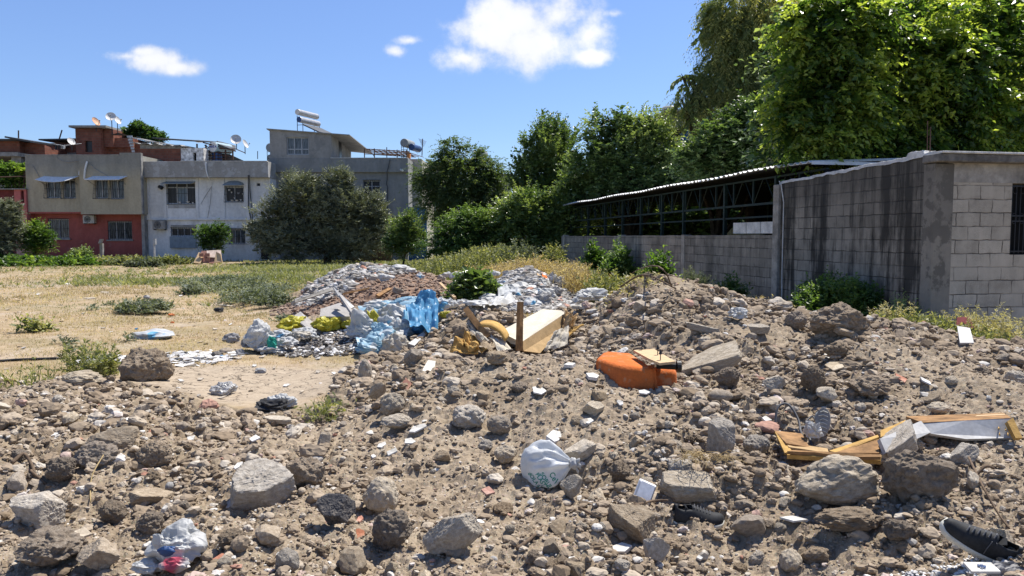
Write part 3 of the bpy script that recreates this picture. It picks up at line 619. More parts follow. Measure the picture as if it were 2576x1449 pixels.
def shed():
    r = empty('open_shed', P1+wd*.2, WANG); tag(r, 'long open shed with white corrugated roof and green steel trusses behind the wall', 'shed')
    # local X away along the wall, local -Y behind it
    L = 18.3; y = -.55; zt0, zt1 = 2.93, 2.83
    a, b = -.95, L
    def zt(x): return zt0+(zt1-zt0)*x/L
    # corrugated roof, ribs across the slope
    n = 300; V = []; F = []
    for j, (yy, dz) in enumerate(((y+.35, 0), (y-3.6, .17), (y-9, -.1))):
        for i in range(n+1):
            x = a+(b-a)*i/n; q = (x*4.2) % 1; rib = .04 if .1 < q < .42 else 0
            V.append((x, yy+.03*vn(np.array([x*2.]), np.array([1.]))[0], zt(x)+.1+dz+rib+.015*math.sin(x*1.3)))
    for j in (0, 1):
        for i in range(n): p = j*(n+1)+i; F.append((p, p+1, p+n+2, p+n+1))
    me = bpy.data.meshes.new('roof'); me.from_pydata(V, [], F); me.update(); o = link_mesh('roof', me, MT['sheet'], r)
    s = o.modifiers.new('thickness', 'SOLIDIFY'); s.thickness = .012
    cl = MB(); cl.slab([(a, y+.3, zt(a)+.075), (b, y+.3, zt(b)+.075), (b, y-3.5, zt(b)+.24), (a, y-3.5, zt(a)+.24)], .01); cl.slab([(a, y-3.5, zt(a)+.24), (b, y-3.5, zt(b)+.24), (b, y-8.8, zt(b)-.02), (a, y-8.8, zt(a)-.02)], .01); cl.build('shade_lining', plain('shade_dark_sheet', (.03,.03,.028), .9, .1), r)  # added dark lining, the shade under the roof put into its colour
    eb = MB()
    eb.box(a-.02, a+.02, y-3.5, y+.33, zt(a)+.06, zt(a)+.12); eb.build('gable_trim', MT['sheet'], r)
    t = MB(); t.box(a, b, y-.03, y+.03, zt(0)-.06-.0, zt(0)-.02)  # top chord follows the slope
    t.v = [Vector((p.x, p.y, p.z+zt(p.x)-zt(0)+.02)) for p in t.v]
    t.build('top_chord', MT['steel'], r)
    zb = lambda x: zt(x)-.60
    for nm, f, th in (('bottom_chord', zb, .05), ('rail', lambda x: zt(x)-.88, .04)):
        mb = MB(); mb.box(a, b, y-.025, y+.025, 0, th); mb.v = [Vector((p.x, p.y, p.z+f(p.x))) for p in mb.v]; mb.build(nm, MT['steel'], r)
    k = 0; x = 0.0; dg = MB(); up = MB()
    while x < L:
        MB().box(x-.022, x+.022, y-.02, y+.02, zb(x)+.05, zt(x)).build('truss_upright', MT['steel'], r)
        dg.tube([(x, y, zb(x)+.03), (x+.42, y, zt(x)-.02)], .012, 4); dg.tube([(x, y, zb(x)+.03), (x-.42, y, zt(x)-.02)], .012, 4)
        x += .95
    dg.build('truss_diagonals', MT['steel'], r)
    for x in (.9, 3.3, 5.8, 7.4, 9.2, 11.0, 13.0, 15.2, 17.9):
        mb = MB(); mb.box(x-.04, x+.04, y-.04, y+.04, -.1, zt(x)); mb.build('post', MT['steel'], r)
    for x in (1.5, 5, 8.5, 12, 15.5):
        mb = MB(); mb.box(x-.05, x+.05, y-6.05, y-5.95, -.1, zt(x)+.05); mb.build('post', MT['steel'], r)
    # near-black walls, the shed's inner shade put into their colour, and a cream panel near its far end
    bw = MB(); bw.box(-1, 18.3, y-8.9, y-8.8, -.1, 2.9); bw.box(-1.1, -1.0, y-8.9, y+.1, -.1, 2.9); bw.build('shade_back_wall', MT['blackhole'], r)
    cw = MB(); cw.box(13.3, 16.8, y-6.6, y-6.5, -.1, 1.95); cw.build('cream_panel', plain('cream_board', (.6,.56,.42), .8), r)
shed()

# ------------------------------------------------------------------ houses
MT['beige'] = plain('beige_plaster', (.25,.222,.165), .95, .1, var=.16, scale=1.2, bump=.4, bdist=.02)
MT['beige'] = wall_stain('beige_plaster', (.42,.37,.27), (.27,.262,.23), 5.3, 6.2, .9)
MT['red'] = wall_stain('red_wall', (.32,.095,.078), (.38,.115,.095), .3, 1.6, 1.1, (.36,.17,.145), .4, .6)
MT['whitewash'] = wall_stain('whitewash', (.62,.62,.61), (.68,.68,.67), .2, 1.4, .8, (.42,.41,.39), .5, .62)
MT['parapet'] = wall_stain('grey_parapet', (.30,.29,.275), (.33,.32,.30), 0, 1, 1.0, (.43,.43,.43), .6, .52)
MT['greyhouse'] = wall_stain('grey_render', (.29,.29,.28), (.255,.255,.245), 3, 5, .6, (.30,.29,.27), .5, .58)
MT['pent'] = wall_stain('patched_render', (.30,.29,.27), (.32,.305,.28), 5, 9, .8, (.19,.19,.185), .6, .56)
MT['pink'] = wall_stain('pink_wall', (.60,.35,.28), (.50,.16,.145), 2.2, 2.5, .8)
MT['darkred'] = plain('dark_red_wall', (.17,.05,.05), .95, .1)
MT['cream'] = wall_stain('cream_wall', (.50,.47,.40), (.52,.49,.42), 1, 5, 1, (.35,.34,.3), .5, .6)
MT['bluewall'] = plain('blue_board', (.035,.12,.26), .8, .3)
MT['frame'] = plain('window_frame', (.42,.43,.44), .6, .4, var=.15); MT['glass'] = None
def glass():
    t = NT('window_glass'); v = t.coord(); n = t.noise(t.coord('Object', (9, 9, 1.1)), 2, 3); t.fin(t.ramp(n, (.42, (.02,.022,.026)), (.5, (.07,.08,.09)), (.68, (.16,.17,.18))), .18, .6); return t.m
MT['glass'] = glass(); MT['darkglass'] = plain('dark_room', (.012,.012,.014), .4, .5, var=.3, bump=0)
MT['acwhite'] = plain('ac_casing', (.52,.50,.45), .6, .3, var=.12); MT['dishw'] = plain('dish_paint', (.62,.60,.57), .5, .4, var=.1); MT['disho'] = plain('dish_rusty', (.62,.36,.22), .6, .3, var=.3)
MT['dishg'] = plain('dish_grey', (.25,.27,.27), .6, .3, var=.12); MT['tankblue'] = plain('tank_blue', (.02,.06,.17), .5, .4, var=.15); MT['tanksteel'] = plain('tank_steel', (.42,.42,.42), .4, .5, .3, var=.2)
MT['board'] = plain('blue_grey_board', (.22,.27,.31), .8, .2, var=.15); MT['awning'] = plain('awning_sheet', (.78,.78,.76), .6, .3, var=.1); MT['awngrey'] = plain('awning_grey', (.28,.33,.36), .6, .3, var=.15)
MT['pipe'] = plain('plastic_pipe', (.72,.72,.70), .6, .3, var=.08); MT['pipedark'] = plain('dark_pipe', (.07,.075,.08), .6, .3)
MT['conc'] = plain('grey_concrete', (.30,.29,.27), .95, .15, var=.25, scale=3, bump=.4, bdist=.01)
def brick_mat(name, c1=(.25,.10,.068), c2=(.17,.066,.048), mort=(.16,.11,.085), w=.29, h=.19):
    t = NT(name); v = t.coord(); sep = t.N.new('ShaderNodeSeparateXYZ'); t.L.new(v, sep.inputs[0]); cmb = t.N.new('ShaderNodeCombineXYZ'); t.L.new(t.math('ADD', sep.outputs[0], sep.outputs[1]), cmb.inputs[0]); t.L.new(sep.outputs[2], cmb.inputs[1])
    b = t.N.new('ShaderNodeTexBrick'); b.inputs['Scale'].default_value = 1; b.inputs['Brick Width'].default_value = w; b.inputs['Row Height'].default_value = h; b.inputs['Mortar Size'].default_value = .012
    b.inputs['Color1'].default_value = (*c1, 1); b.inputs['Color2'].default_value = (*c2, 1); b.inputs['Mortar'].default_value = (*mort, 1); t.L.new(cmb.outputs[0], b.inputs['Vector'])
    n = t.noise(v, 2, 6, .65); c = t.mix(.5, b.outputs['Color'], t.ramp(n, (.3, .55), (.65, 1.1)), 'MULTIPLY'); t.bump(b.outputs['Fac'], -.5, .02); return t.fin(c, .95, .1)
MT['brick'] = brick_mat('hollow_brick')
def facade(mb, x0, x1, z0, z1, y, holes, th=.22):
    """front wall from x0..x1, z0..z1 at depth y with real openings and reveals"""
    xs = sorted({x0, x1}|{h[0] for h in holes}|{h[1] for h in holes}); zs = sorted({z0, z1}|{h[2] for h in holes}|{h[3] for h in holes})
    def inh(a, b): return any(h[0]-1e-6 < a < h[1]+1e-6 and h[2]-1e-6 < b < h[3]+1e-6 for h in holes)
    for i in range(len(xs)-1):
        for j in range(len(zs)-1):
            if not inh((xs[i]+xs[i+1])/2, (zs[j]+zs[j+1])/2): mb.quad((xs[i], y, zs[j]), (xs[i+1], y, zs[j]), (xs[i+1], y, zs[j+1]), (xs[i], y, zs[j+1]))
    for a, b, c, d in holes:
        mb.quad((a, y, c), (a, y, d), (a, y+th, d), (a, y+th, c)); mb.quad((b, y, d), (b, y, c), (b, y+th, c), (b, y+th, d))
        mb.quad((a, y, c), (a, y+th, c), (b, y+th, c), (b, y, c)); mb.quad((a, y+th, d), (a, y, d), (b, y, d), (b, y+th, d))
def shell(mb, x0, x1, z0, z1, y, holes, depth, th=.22):
    facade(mb, x0, x1, z0, z1, y, holes, th)
    mb.quad((x0, y, z1), (x0, y+depth, z1), (x0, y+depth, z0), (x0, y, z0)); mb.quad((x1, y, z0), (x1, y+depth, z0), (x1, y+depth, z1), (x1, y, z1))
    mb.quad((x1, y+depth, z0), (x0, y+depth, z0), (x0, y+depth, z1), (x1, y+depth, z1)); mb.quad((x0, y, z1), (x1, y, z1), (x1, y+depth, z1), (x0, y+depth, z1))
def window(par, a, b, c, d, y, cols=2, rows=(), bars=0, m='glass', th=.16, fr=.06, cage=0., curtain=False):
    f = MB(); yf = y+th-.05
    f.box(a, b, yf, yf+.05, c, c+fr); f.box(a, b, yf, yf+.05, d-fr, d)
    for i in range(cols+1):
        xx = a+(b-a)*i/cols; lo = max(a, xx-fr/2 if 0 < i < cols else (xx if i == 0 else xx-fr)); f.box(lo, lo+fr, yf-.004, yf+.046, c+fr*.99, d-fr*.99)
    for q in rows: f.box(a+fr, b-fr, yf-.008, yf+.04, c+(d-c)*q-fr/2, c+(d-c)*q+fr/2)
    w = f.build('window', MT['frame'], par); g = MB(); g.box(a+.01, b-.01, yf+.055, yf+.08, c+.01, d-.01); g.build('pane', MT[m], w)
    if curtain:
        cu = MB(); k = 14; x0 = a+(b-a)*.36; x1 = a+(b-a)*.66
        for i in range(k): xa = x0+(x1-x0)*i/k; xb = x0+(x1-x0)*(i+1)/k; cu.quad((xa, yf+.03+.02*(i % 2), c+fr), (xb, yf+.03+.02*((i+1) % 2), c+fr), (xb, yf+.03+.02*((i+1) % 2), d-.3), (xa, yf+.03+.02*(i % 2), d-.3))
        cu.build('curtain', MT['board'], w)
    if bars:
        bb = MB(); yo = y-.03-cage
        for i in range(bars): xx = a+(b-a)*(i+.5)/bars; bb.tube([(xx, y-.03 if cage else yo, d+.02), (xx, yo, c-.02)], .011, 4)
        bb.box(a-.02, b+.02, yo-.01, yo+.01, c-.04, c-.015); bb.box(a-.02, b+.02, (y-.04), (y-.02), d+.015, d+.04); bb.box(a-.02, b+.02, (yo+y-.03)/2-.01, (yo+y-.03)/2+.01, (c+d)/2-.01, (c+d)/2+.015)
        if cage:
            for xx in (a-.01, b+.01):
                for q in np.linspace(0, 1, 5): bb.tube([(xx, y-.03, c+(d-c)*q), (xx, y-.03-cage*(1-q), c+(d-c)*q)], .01, 4)
                bb.tube([(xx, y-.03, d), (xx, yo, c)], .012, 4)
        bb.build('window_bars', MT['iron'], w)
    return w
def PX(px, D): return X(px, D)
def dish(px, py, Y, r, az, el, m, label, group='satellite dishes on the rooftops', stand=.5, par=None):
    c = at(px, py, Y); o = empty('satellite_dish', c-Vector((0, 0, stand))); tag(o, label, 'satellite dish', group)
    d = Vector((math.sin(az)*math.cos(el), -math.cos(az)*math.cos(el), math.sin(el))); M = Matrix.Translation((0, 0, stand)) @ d.to_track_quat('Z', 'Y').to_matrix().to_4x4()
    mb = MB(); mb.lathe([(r*q, .28*r*(q*q)) for q in np.linspace(0.001, 1, 8)]+[(r*.985, .28*r+.012)]+[(r*q, .28*r*(q*q)+.012) for q in np.linspace(.98, .001, 6)], 28, M); mb.build('reflector', MT[m], o, smooth=True)
    a = MB(); a.tube([M@Vector((0, -r*.9, .25*r)), M@Vector((0, -r*.35, r*1.15))], .015, 5); a.tube([M@Vector((0, -r*.35, r*1.05)), M@Vector((0, -r*.3, r*1.3))], .04, 8); a.build('feed_arm', MT['dishg'], o)
    s = MB(); s.tube([(0, .1, -.2), (0, .1, stand)], .03, 6); s.tube([(0, .1, stand*.8), M@Vector((0, 0, -.02))], .025, 6); s.build('mast', MT['iron'], o)
    return o
def ac_unit(px0, px1, py0, py1, Y, label, m='acwhite'):
    a = at(px0, py1, Y); w = (px1-px0)/FPX*Y; h = (py1-py0)/FPX*Y; o = empty('air_conditioner', (a.x, Y, a.z)); tag(o, label, 'air conditioner')
    MB().box(0, w, -.35, -.05, 0, h).build('casing', MT[m], o, bevel=.015)
    f = MB(); c = Vector((w*.4, -.36, h*.5)); rr = h*.4
    for q in (1, .8, .6, .4, .2): f.tube([c+Vector((rr*q*math.cos(t), 0, rr*q*math.sin(t))) for t in np.linspace(0, 6.29, 17)], .008, 4, False)
    for t in np.linspace(0, 3.1, 5): f.tube([c+Vector((rr*math.cos(t), 0, rr*math.sin(t))), c-Vector((rr*math.cos(t), 0, rr*math.sin(t)))], .008, 4)
    f.build('fan_guard', MT['pipedark'], o)
    d = MB(); M = Rx(math.pi/2); d.lathe([(.001, 0), (rr*.92, 0), (rr*.92, .005)], 20, Matrix.Translation(c+Vector((0, .012, 0)))@M); d.build('fan_opening', MT['darkglass'], o)
    b = MB(); b.box(.05, .09, -.33, 0, -.05, -.0); b.box(w-.09, w-.05, -.33, 0, -.05, -.0); b.build('bracket', MT['iron'], o); return o
def red_house():
    D = 50.3; z = lambda py: Zt(py, D); x = lambda px: X(px, D)
    r = empty('two_storey_house', (0, 0, 0)); tag(r, 'house with dark red ground floor and beige upper floor, left of the white house', 'house')
    # ground floor
    h1 = [(x(122), x(175), z(600), z(551)), (x(272), x(333), z(603), z(557))]
    mb = MB(); shell(mb, x(78), x(373), -.2, z(536), D+.1, h1, 9); mb.build('ground_floor_wall', MT['red'], r)
    for i, h in enumerate(h1): window(r, *h, D+.1, 2 if i == 0 else 3, (), 10 if i == 0 else 13)
    sl = MB()
    for h in h1: sl.box(h[0]-.08, h[1]+.08, D+.0, D+.2, h[2]-.09, h[2]-.003)
    sl.build('window_sill', MT['conc'], r)
    # upper floor, left half flush, right half pushed further out
    D1 = D-.55; D2 = D-1.0; h2 = [(X(124, D1), X(160, D1), Zt(498, D1), Zt(452, D1)), (X(166, D1), X(197, D1), Zt(499, D1), Zt(452, D1))]
    mb = MB(); shell(mb, X(74, D1), X(208, D1), Zt(533, D1), Zt(391, D1), D1, h2, 9); mb.build('upper_wall', MT['beige'], r)
    MB().box(X(74, D1), X(208, D1)-.003, D1-.003, D1+.4, Zt(537, D1), Zt(533, D1)-.003).build('floor_edge', MT['red'], r)
    h3 = [(X(246, D2), X(278, D2), Zt(499, D2), Zt(452, D2)), (X(284, D2), X(318, D2), Zt(500, D2), Zt(452, D2))]
    mb = MB(); shell(mb, X(208, D2), X(361, D2), Zt(539, D2), Zt(391, D2), D2, h3, 9.4); mb.build('upper_wall', MT['beige'], r)
    MB().box(X(310, D2), X(361, D2)-.002, D2-.004, D2+.25, Zt(391, D2)+.002, Zt(384, D2)).build('parapet', MT['beige'], r)
    MB().box(X(361, D2)+.002, X(364, D2), D2-.03, D2+.2, Zt(539, D2), Zt(385, D2)).build('plaster_edge', MT['conc'], r)
    for hs, dd in ((h2, D1), (h3, D2)):
        for h in hs: window(r, *h, dd, 2, (), 7, cage=.28)
    for hs, dd, dip in ((h2, D1, .16), (h3, D2, .02)):
        a0 = hs[0][0]-.35; b0 = hs[1][1]+.02; zt = hs[0][3]+.2; mb = MB(); k = 8; V = []; F = []
        for i in range(k+1):
            q = i/k; sg = -dip*(1-(2*q-1)**2)
            V += [(a0+(b0-a0)*q+.25*(1-0), dd-.01, zt+.03+sg*.3), (a0+(b0-a0)*q, dd-.62, zt-.23+sg)]
        for i in range(k): F.append((2*i, 2*i+1, 2*i+3, 2*i+2))
        mb.add(V, F); o = mb.build('awning', MT['awning'], r); s = o.modifiers.new('thickness', 'SOLIDIFY'); s.thickness = .02
        st = MB(); st.tube([(a0+.1, dd-.55, zt-.22), (a0+.4, dd, zt-.6)], .012, 4); st.tube([(b0, dd-.55, zt-.22), (b0+.1, dd, zt-.5)], .012, 4); st.build('awning_strut', MT['iron'], o)
    pp = MB(); q = lambda px, py, d: at(px, py, d)
    pp.tube([q(204, 396, D1-.08), q(204, 410, D1-.08), q(203, 420, D1-.09), q(200, 432, D1-.08), q(199, 440, D1-.06)], .05, 7); pp.tube([q(219.5, 406, D2-.05), q(216, 418, D2-.08), q(213.5, 430, D2-.08), q(212, 450, D2-.06)], .06, 7); pp.build('drain_pipe', MT['pipe'], r)
    cb = MB(); cb.tube([q(219, 407, D2-.05), q(228, 414, D2-.04), q(238, 424, D2-.04), q(248, 430, D2-.04), q(272, 443, D2-.05)], .018, 5); cb.tube([q(142, 391, D1-.03), q(146, 400, D1-.04), q(160, 406, D1-.04), q(172, 408, D1-.04), q(196, 404, D1-.04)], .016, 5); cb.tube([q(82, 416, D1-.03), q(94, 436, D1-.04), q(113, 472, D1-.04), q(124, 487, D1-.04)], .016, 5)
    cb.build('cable', MT['conc'], r)
    cr = MB()
    for (a, b, d) in ((X(74, D1), X(208, D1)-.01, D1), (X(208, D2), X(310, D2)-.01, D2)): cr.box(a, b, d-.02, d+.22, Zt(391, d)+.003, Zt(391, d)+.06)
    cr.build('coping', MT['conc'], r)
    ac_unit(216, 244, 542, 562, D+.02, 'cream air conditioner hung on the red wall under the beige floor')
red_house()
def white_house():
    D = 50.2; z = lambda py: Zt(py, D); x = lambda px: X(px, D)
    r = empty('two_storey_house', (0, 0, 0)); tag(r, 'white two storey house with a grey parapet band in the middle of the row', 'house')
    hu = [(x(424), x(499), z(513), z(460)), (x(571), x(617), z(508), z(470)), (x(650), x(659), z(468), z(461))]
    mb = MB(); shell(mb, x(374), x(684), z(553), z(448), D, hu, 9); mb.build('upper_wall', MT['whitewash'], r)
    hl = [(x(431), x(496), z(594), z(573)), (x(578), x(618), z(613), z(577))]
    mb = MB(); shell(mb, x(374), x(684), -.2, z(553), D+.06, hl, 9); mb.build('ground_floor_wall', MT['whitewash'], r)
    MB().box(x(374), x(684)+.02, D-.09, D+.3, z(553.5), z(549)).build('ledge', MT['whitewash'], r, bevel=.01)
    for a in (421, 501, 567, 629): MB().box(x(a)-.1, x(a)+.08, D-.06, D+.1, z(549)+.002, z(448)-.002).build('pilaster', MT['whitewash'], r)
    MB().box(x(374), x(382), D-.08, D+.1, z(549)+.002, z(448)-.002).build('pilaster', MT['whitewash'], r)
    MB().box(x(366), x(686), D-.55, D+9, z(448), z(408)).build('parapet', MT['parapet'], r, bevel=.02)
    MB().box(x(470), x(684), D-.57, D-.3, z(408)+.002, z(406.5)).build('coping', MT['limecap'], r)
    MB().box(x(366), x(374), D-.4, D+.4, -.2, z(448)).build('side_strip', MT['conc'], r)
    MB().box(x(427), x(497), D-.012, D+.05, z(524), z(515)).build('bare_plaster', MT['parapet'], r)
    window(r, *hu[0], D, 3, (.78,), 9, 'darkglass', curtain=True); window(r, *hu[1], D, 2, (), 6, 'darkglass', cage=.2); window(r, *hu[2], D, 1, (), 0, 'darkglass', fr=.01)
    window(r, *hl[0], D+.06, 4, (), 12, 'darkglass'); window(r, *hl[1], D+.06, 3, (), 9, 'glass', cage=.15)
    b = MB(); b.box(x(430), x(496), D-.12, D-.06, z(624), z(594.5)); b.build('board', MT['board'], r, bevel=.02)
    a = MB(); a.slab([(x(419), D-.6, z(463)), (x(493), D-.6, z(463)), (x(499), D-.01, z(456.5)), (x(424), D-.01, z(456.5))], .03); a.build('awning', MT['awngrey'], r)
    a = MB(); c0 = Vector((x(594), D, z(467))); rr = x(619)-x(594)
    for i in range(6):
        t0, t1 = math.pi*i/6, math.pi*(i+1)/6
        a.slab([c0+Vector((rr*math.cos(t0), -.01, rr*.42*math.sin(t0)+.06)), c0+Vector((rr*math.cos(t1), -.01, rr*.42*math.sin(t1)+.06)), c0+Vector((rr*.95*math.cos(t1), -.5, 0)), c0+Vector((rr*.95*math.cos(t0), -.5, 0))], .015)
    a.build('awning', MT['awngrey'], r)
    # clutter behind the bars: pots and hanging things
    k = MB()
    for px, py, s in ((452, 511, .09), (473, 510, .1), (485, 512, .06), (584, 506, .1), (596, 506, .12), (606, 505, .08), (583, 486, .06), (600, 488, .07), (611, 490, .06), (590, 500, .05), (577, 480, .08)):
        k.tube([at(px, py, D-.03), at(px, py-3.5, D-.03)], [s*.6, s], 7)
    k.build('flower_pots', MT['dishw'], r)
    w = MB(); w.box(x(432), x(495), D+.03, D+.045, z(570.5), z(566)); w.box(x(576), x(618), D+.03, D+.045, z(576), z(573)); w.build('stain', MT['conc'], r)
    pp = MB(); pp.tube([at(517.5, 408, D-.6), at(518, 420, D-.62), at(519.5, 432, D-.62), at(523, 443, D-.6), at(529, 455, D-.2), at(532, 465, D-.08)], [.06,.055,.045,.04,.03,.02], 7); pp.build('drain_pipe', MT['pipe'], r)
    pd = MB(); pd.tube([at(624.5, 441, D-.6), at(625, 470, D-.12), at(625, 520, D-.12), at(631, 552, D-.12)], .035, 6); pd.tube([at(627, 441, D-.6), at(629, 480, D-.1), at(635, 545, D-.1), at(634, 585, D-.1)], .03, 6); pd.build('black_hose', MT['pipedark'], r)
    wr = MB(); wr.tube([at(532, 469, D-.08), at(516, 494, D-.05), at(505, 514, D-.08)], .014, 4); wr.tube([at(532, 469, D-.08), at(529, 510, D-.04), at(522, 549, D-.04)], .012, 4); wr.build('cable', MT['conc'], r)
    st = MB(); st.tube([at(401, 470, D-.06), at(405, 471, D-.3)], .11, 8); st.tube([at(404, 471, D-.3), at(408, 473, D-.32)], .12, 8); st.build('stove_pipe', MT['iron'], r)
    ac_unit(390, 421, 555, 577, D, 'old air conditioner with a large dark fan on the white wall', 'conc')
white_house()
def grey_house():
    D = 51.5; z = lambda py: Zt(py, D); x = lambda px: X(px, D)
    r = empty('three_storey_house', (0, 0, 0)); tag(r, 'tall bare grey rendered house with a rooftop storey behind the olive tree', 'house')
    h = [(x(916), x(959), z(500), z(454))]
    mb = MB(); shell(mb, x(685), x(1029), z(545), z(434), D, h, 9); mb.build('wall', MT['greyhouse'], r); window(r, *h[0], D, 2, (.68,), 8, 'darkglass')
    mb = MB(); shell(mb, x(690), x(1024), -.2, z(545), D+.5, [], 8); mb.build('ground_floor_wall', MT['greyhouse'], r)
    # parapet with a chamfered lower band
    MB().box(x(685), x(1029.5), D-.22, D+9, z(434), z(399)).build('parapet', MT['greyhouse'], r, bevel=.02)
    MB().box(x(838), x(1029), D-.25, D+.1, z(399)+.002, z(397.3)).build('coping', MT['limecap'], r)
    hp = [(x(729), x(784), z(390), z(346))]
    # rooftop room: front flush, side receding, mono-pitch sheet roof
    W_ = 6.3; mb = MB(); D0 = D-.2; zr0 = z(327); zr1 = z(336)
    facade(mb, X(685, D0), X(838, D0), z(399)+.003, z(337), D0, hp)
    a, b = X(685, D0), X(838, D0); zz = z(399)+.003; zl = z(337)
    mb.quad((a, D0, zl), (b, D0, zl), (a, D0, zr0)); mb.quad((b, D0, zz), (b, D0+W_, zz), (b, D0+W_, zl-.55), (b, D0, zl)); mb.quad((a, D0, zz), (a, D0, zr0), (a, D0+W_, zr0-.4), (a, D0+W_, zz)); mb.quad((a, D0+W_, zz), (a, D0+W_, zr0-.4), (b, D0+W_, zl-.55), (b, D0+W_, zz))
    mb.build('rooftop_room', MT['pent'], r); window(r, *hp[0], D0, 3, (.32,), 0, 'glass', fr=.07)
    rf = MB(); rf.slab([(a-.15, D0-.15, zr0+.06), (b+1.25, D0-.15, zl-.08), (b+1.6, D0+W_, zl-.62), (a-.15, D0+W_, zr0-.3)], .06); rf.build('roof', MT['pent'], r)
    d = MB(); d.box(b+.001, b+.03, D0+2.2, D0+3.0, zz, zz+1.9); d.build('door', MT['darkglass'], r)
    pp = MB(); pp.tube([at(981, 401, D-.3), at(978, 415, D-.32), at(974, 432, D-.32), at(974, 450, D-.1), at(972, 462, D-.1), at(975, 470, D-.1), at(975, 545, D-.1)], .035, 6); pp.build('drain_pipe', MT['pipedark'], r)
    sp = MB(); sp.tube([at(1008, 427, D-.2), at(1013, 429, D-.5)], .07, 8); sp.build('spout', MT['pipe'], r)
    # steel pergola frame on the terrace
    pg = empty('pergola_frame', (0, 0, 0)); tag(pg, 'rusty steel pergola frame on the grey house terrace', 'pergola'); q = MB(); zt = z(375); zb = z(399)
    for px in (918, 943, 1000, 1024): MB().box(x(px)-.03, x(px)+.03, D+.3, D+.36, zb, z(372) if px < 950 else zt).build('post', MT['rust'], pg)
    for dd in (0, 1.2, 2.4, 3.6): q.tube([(x(916), D+.33+dd, z(373)), (x(1030), D+.33+dd, z(380))], .03, 4)
    for k in range(9): px = 920+k*12; q.tube([(x(px), D+.3, z(373+k*.6)), (x(px)+.9, D+4, z(373+k*.6)-.05)], .025, 4)
    q.tube([(x(918), D+.33, z(386)), (x(1024), D+.33, z(389))], .025, 4); q.tube([(x(970), D+1, z(394)), (x(970), D+1, z(366))], .03, 4); q.tube([(x(930), D+.33, z(374)), (x(946), D+.33, z(398))], .02, 4); q.build('beams', MT['rust'], pg)
grey_house()
def tank_pair(px, py, Y, r_, label, lower='tankblue', upper='dishw', L=1.7, offs=(0, -.62), panel=True, az=.9, group='rooftop water heaters'):
    """two drum tanks, one above the other, lying on a steel rack with the collector leaning below"""
    c = at(px, py, Y); hgt = .85; o = empty('solar_water_heater', c-Vector((0, 0, hgt)), az); tag(o, label, 'water heater', group)
    # local X = drum axis
    for k, (zz, yy, m, nm) in enumerate(((hgt+.52, .12, 'tanksteel', 'hot_tank'), (hgt, 0, 'tanksteel', 'cold_tank'))):
        M = Matrix.Translation((0, yy, zz))@Ry(math.pi/2); b = MB(); b.lathe([(.001, 0), (r_*.97, 0), (r_, .02), (r_, L), (r_*.97, L+.02), (.001, L+.02)], 22, M); t = b.build(nm, MT[m], o, smooth=False)
        e = MB(); e.lathe([(.001, -.012), (r_*.9, -.012), (r_*.96, 0.0)], 22, M); e.build('end_cap', MT[upper if k == 0 else lower], t)
    s = MB()
    for xx in (.15, L-.15):
        s.tube([(xx, -.2, -.1), (xx, -.2, hgt-.2)], .025, 5); s.tube([(xx, .25, -.1), (xx, .25, hgt+.3)], .025, 5); s.tube([(xx, -.2, .5), (xx, .25, .5)], .02, 5); s.tube([(xx, -.2, 0), (xx, -1.5, -.1)], .02, 5)
    s.tube([(.15, -.2, .55), (L-.15, -.2, .55)], .02, 5); s.build('rack', MT['iron'], o)
    p = MB(); p.slab([(.05, -.25, hgt-.3), (.05, -1.6, -.05), (L-.05, -1.6, -.05), (L-.05, -.25, hgt-.3)], .08); p.build('collector', MT['pipedark'], o); return o
tank_pair(752, 300.5, 53.5, .2, 'two cylindrical tanks on a slanting rack on the highest roof', az=1.22, L=2.3)

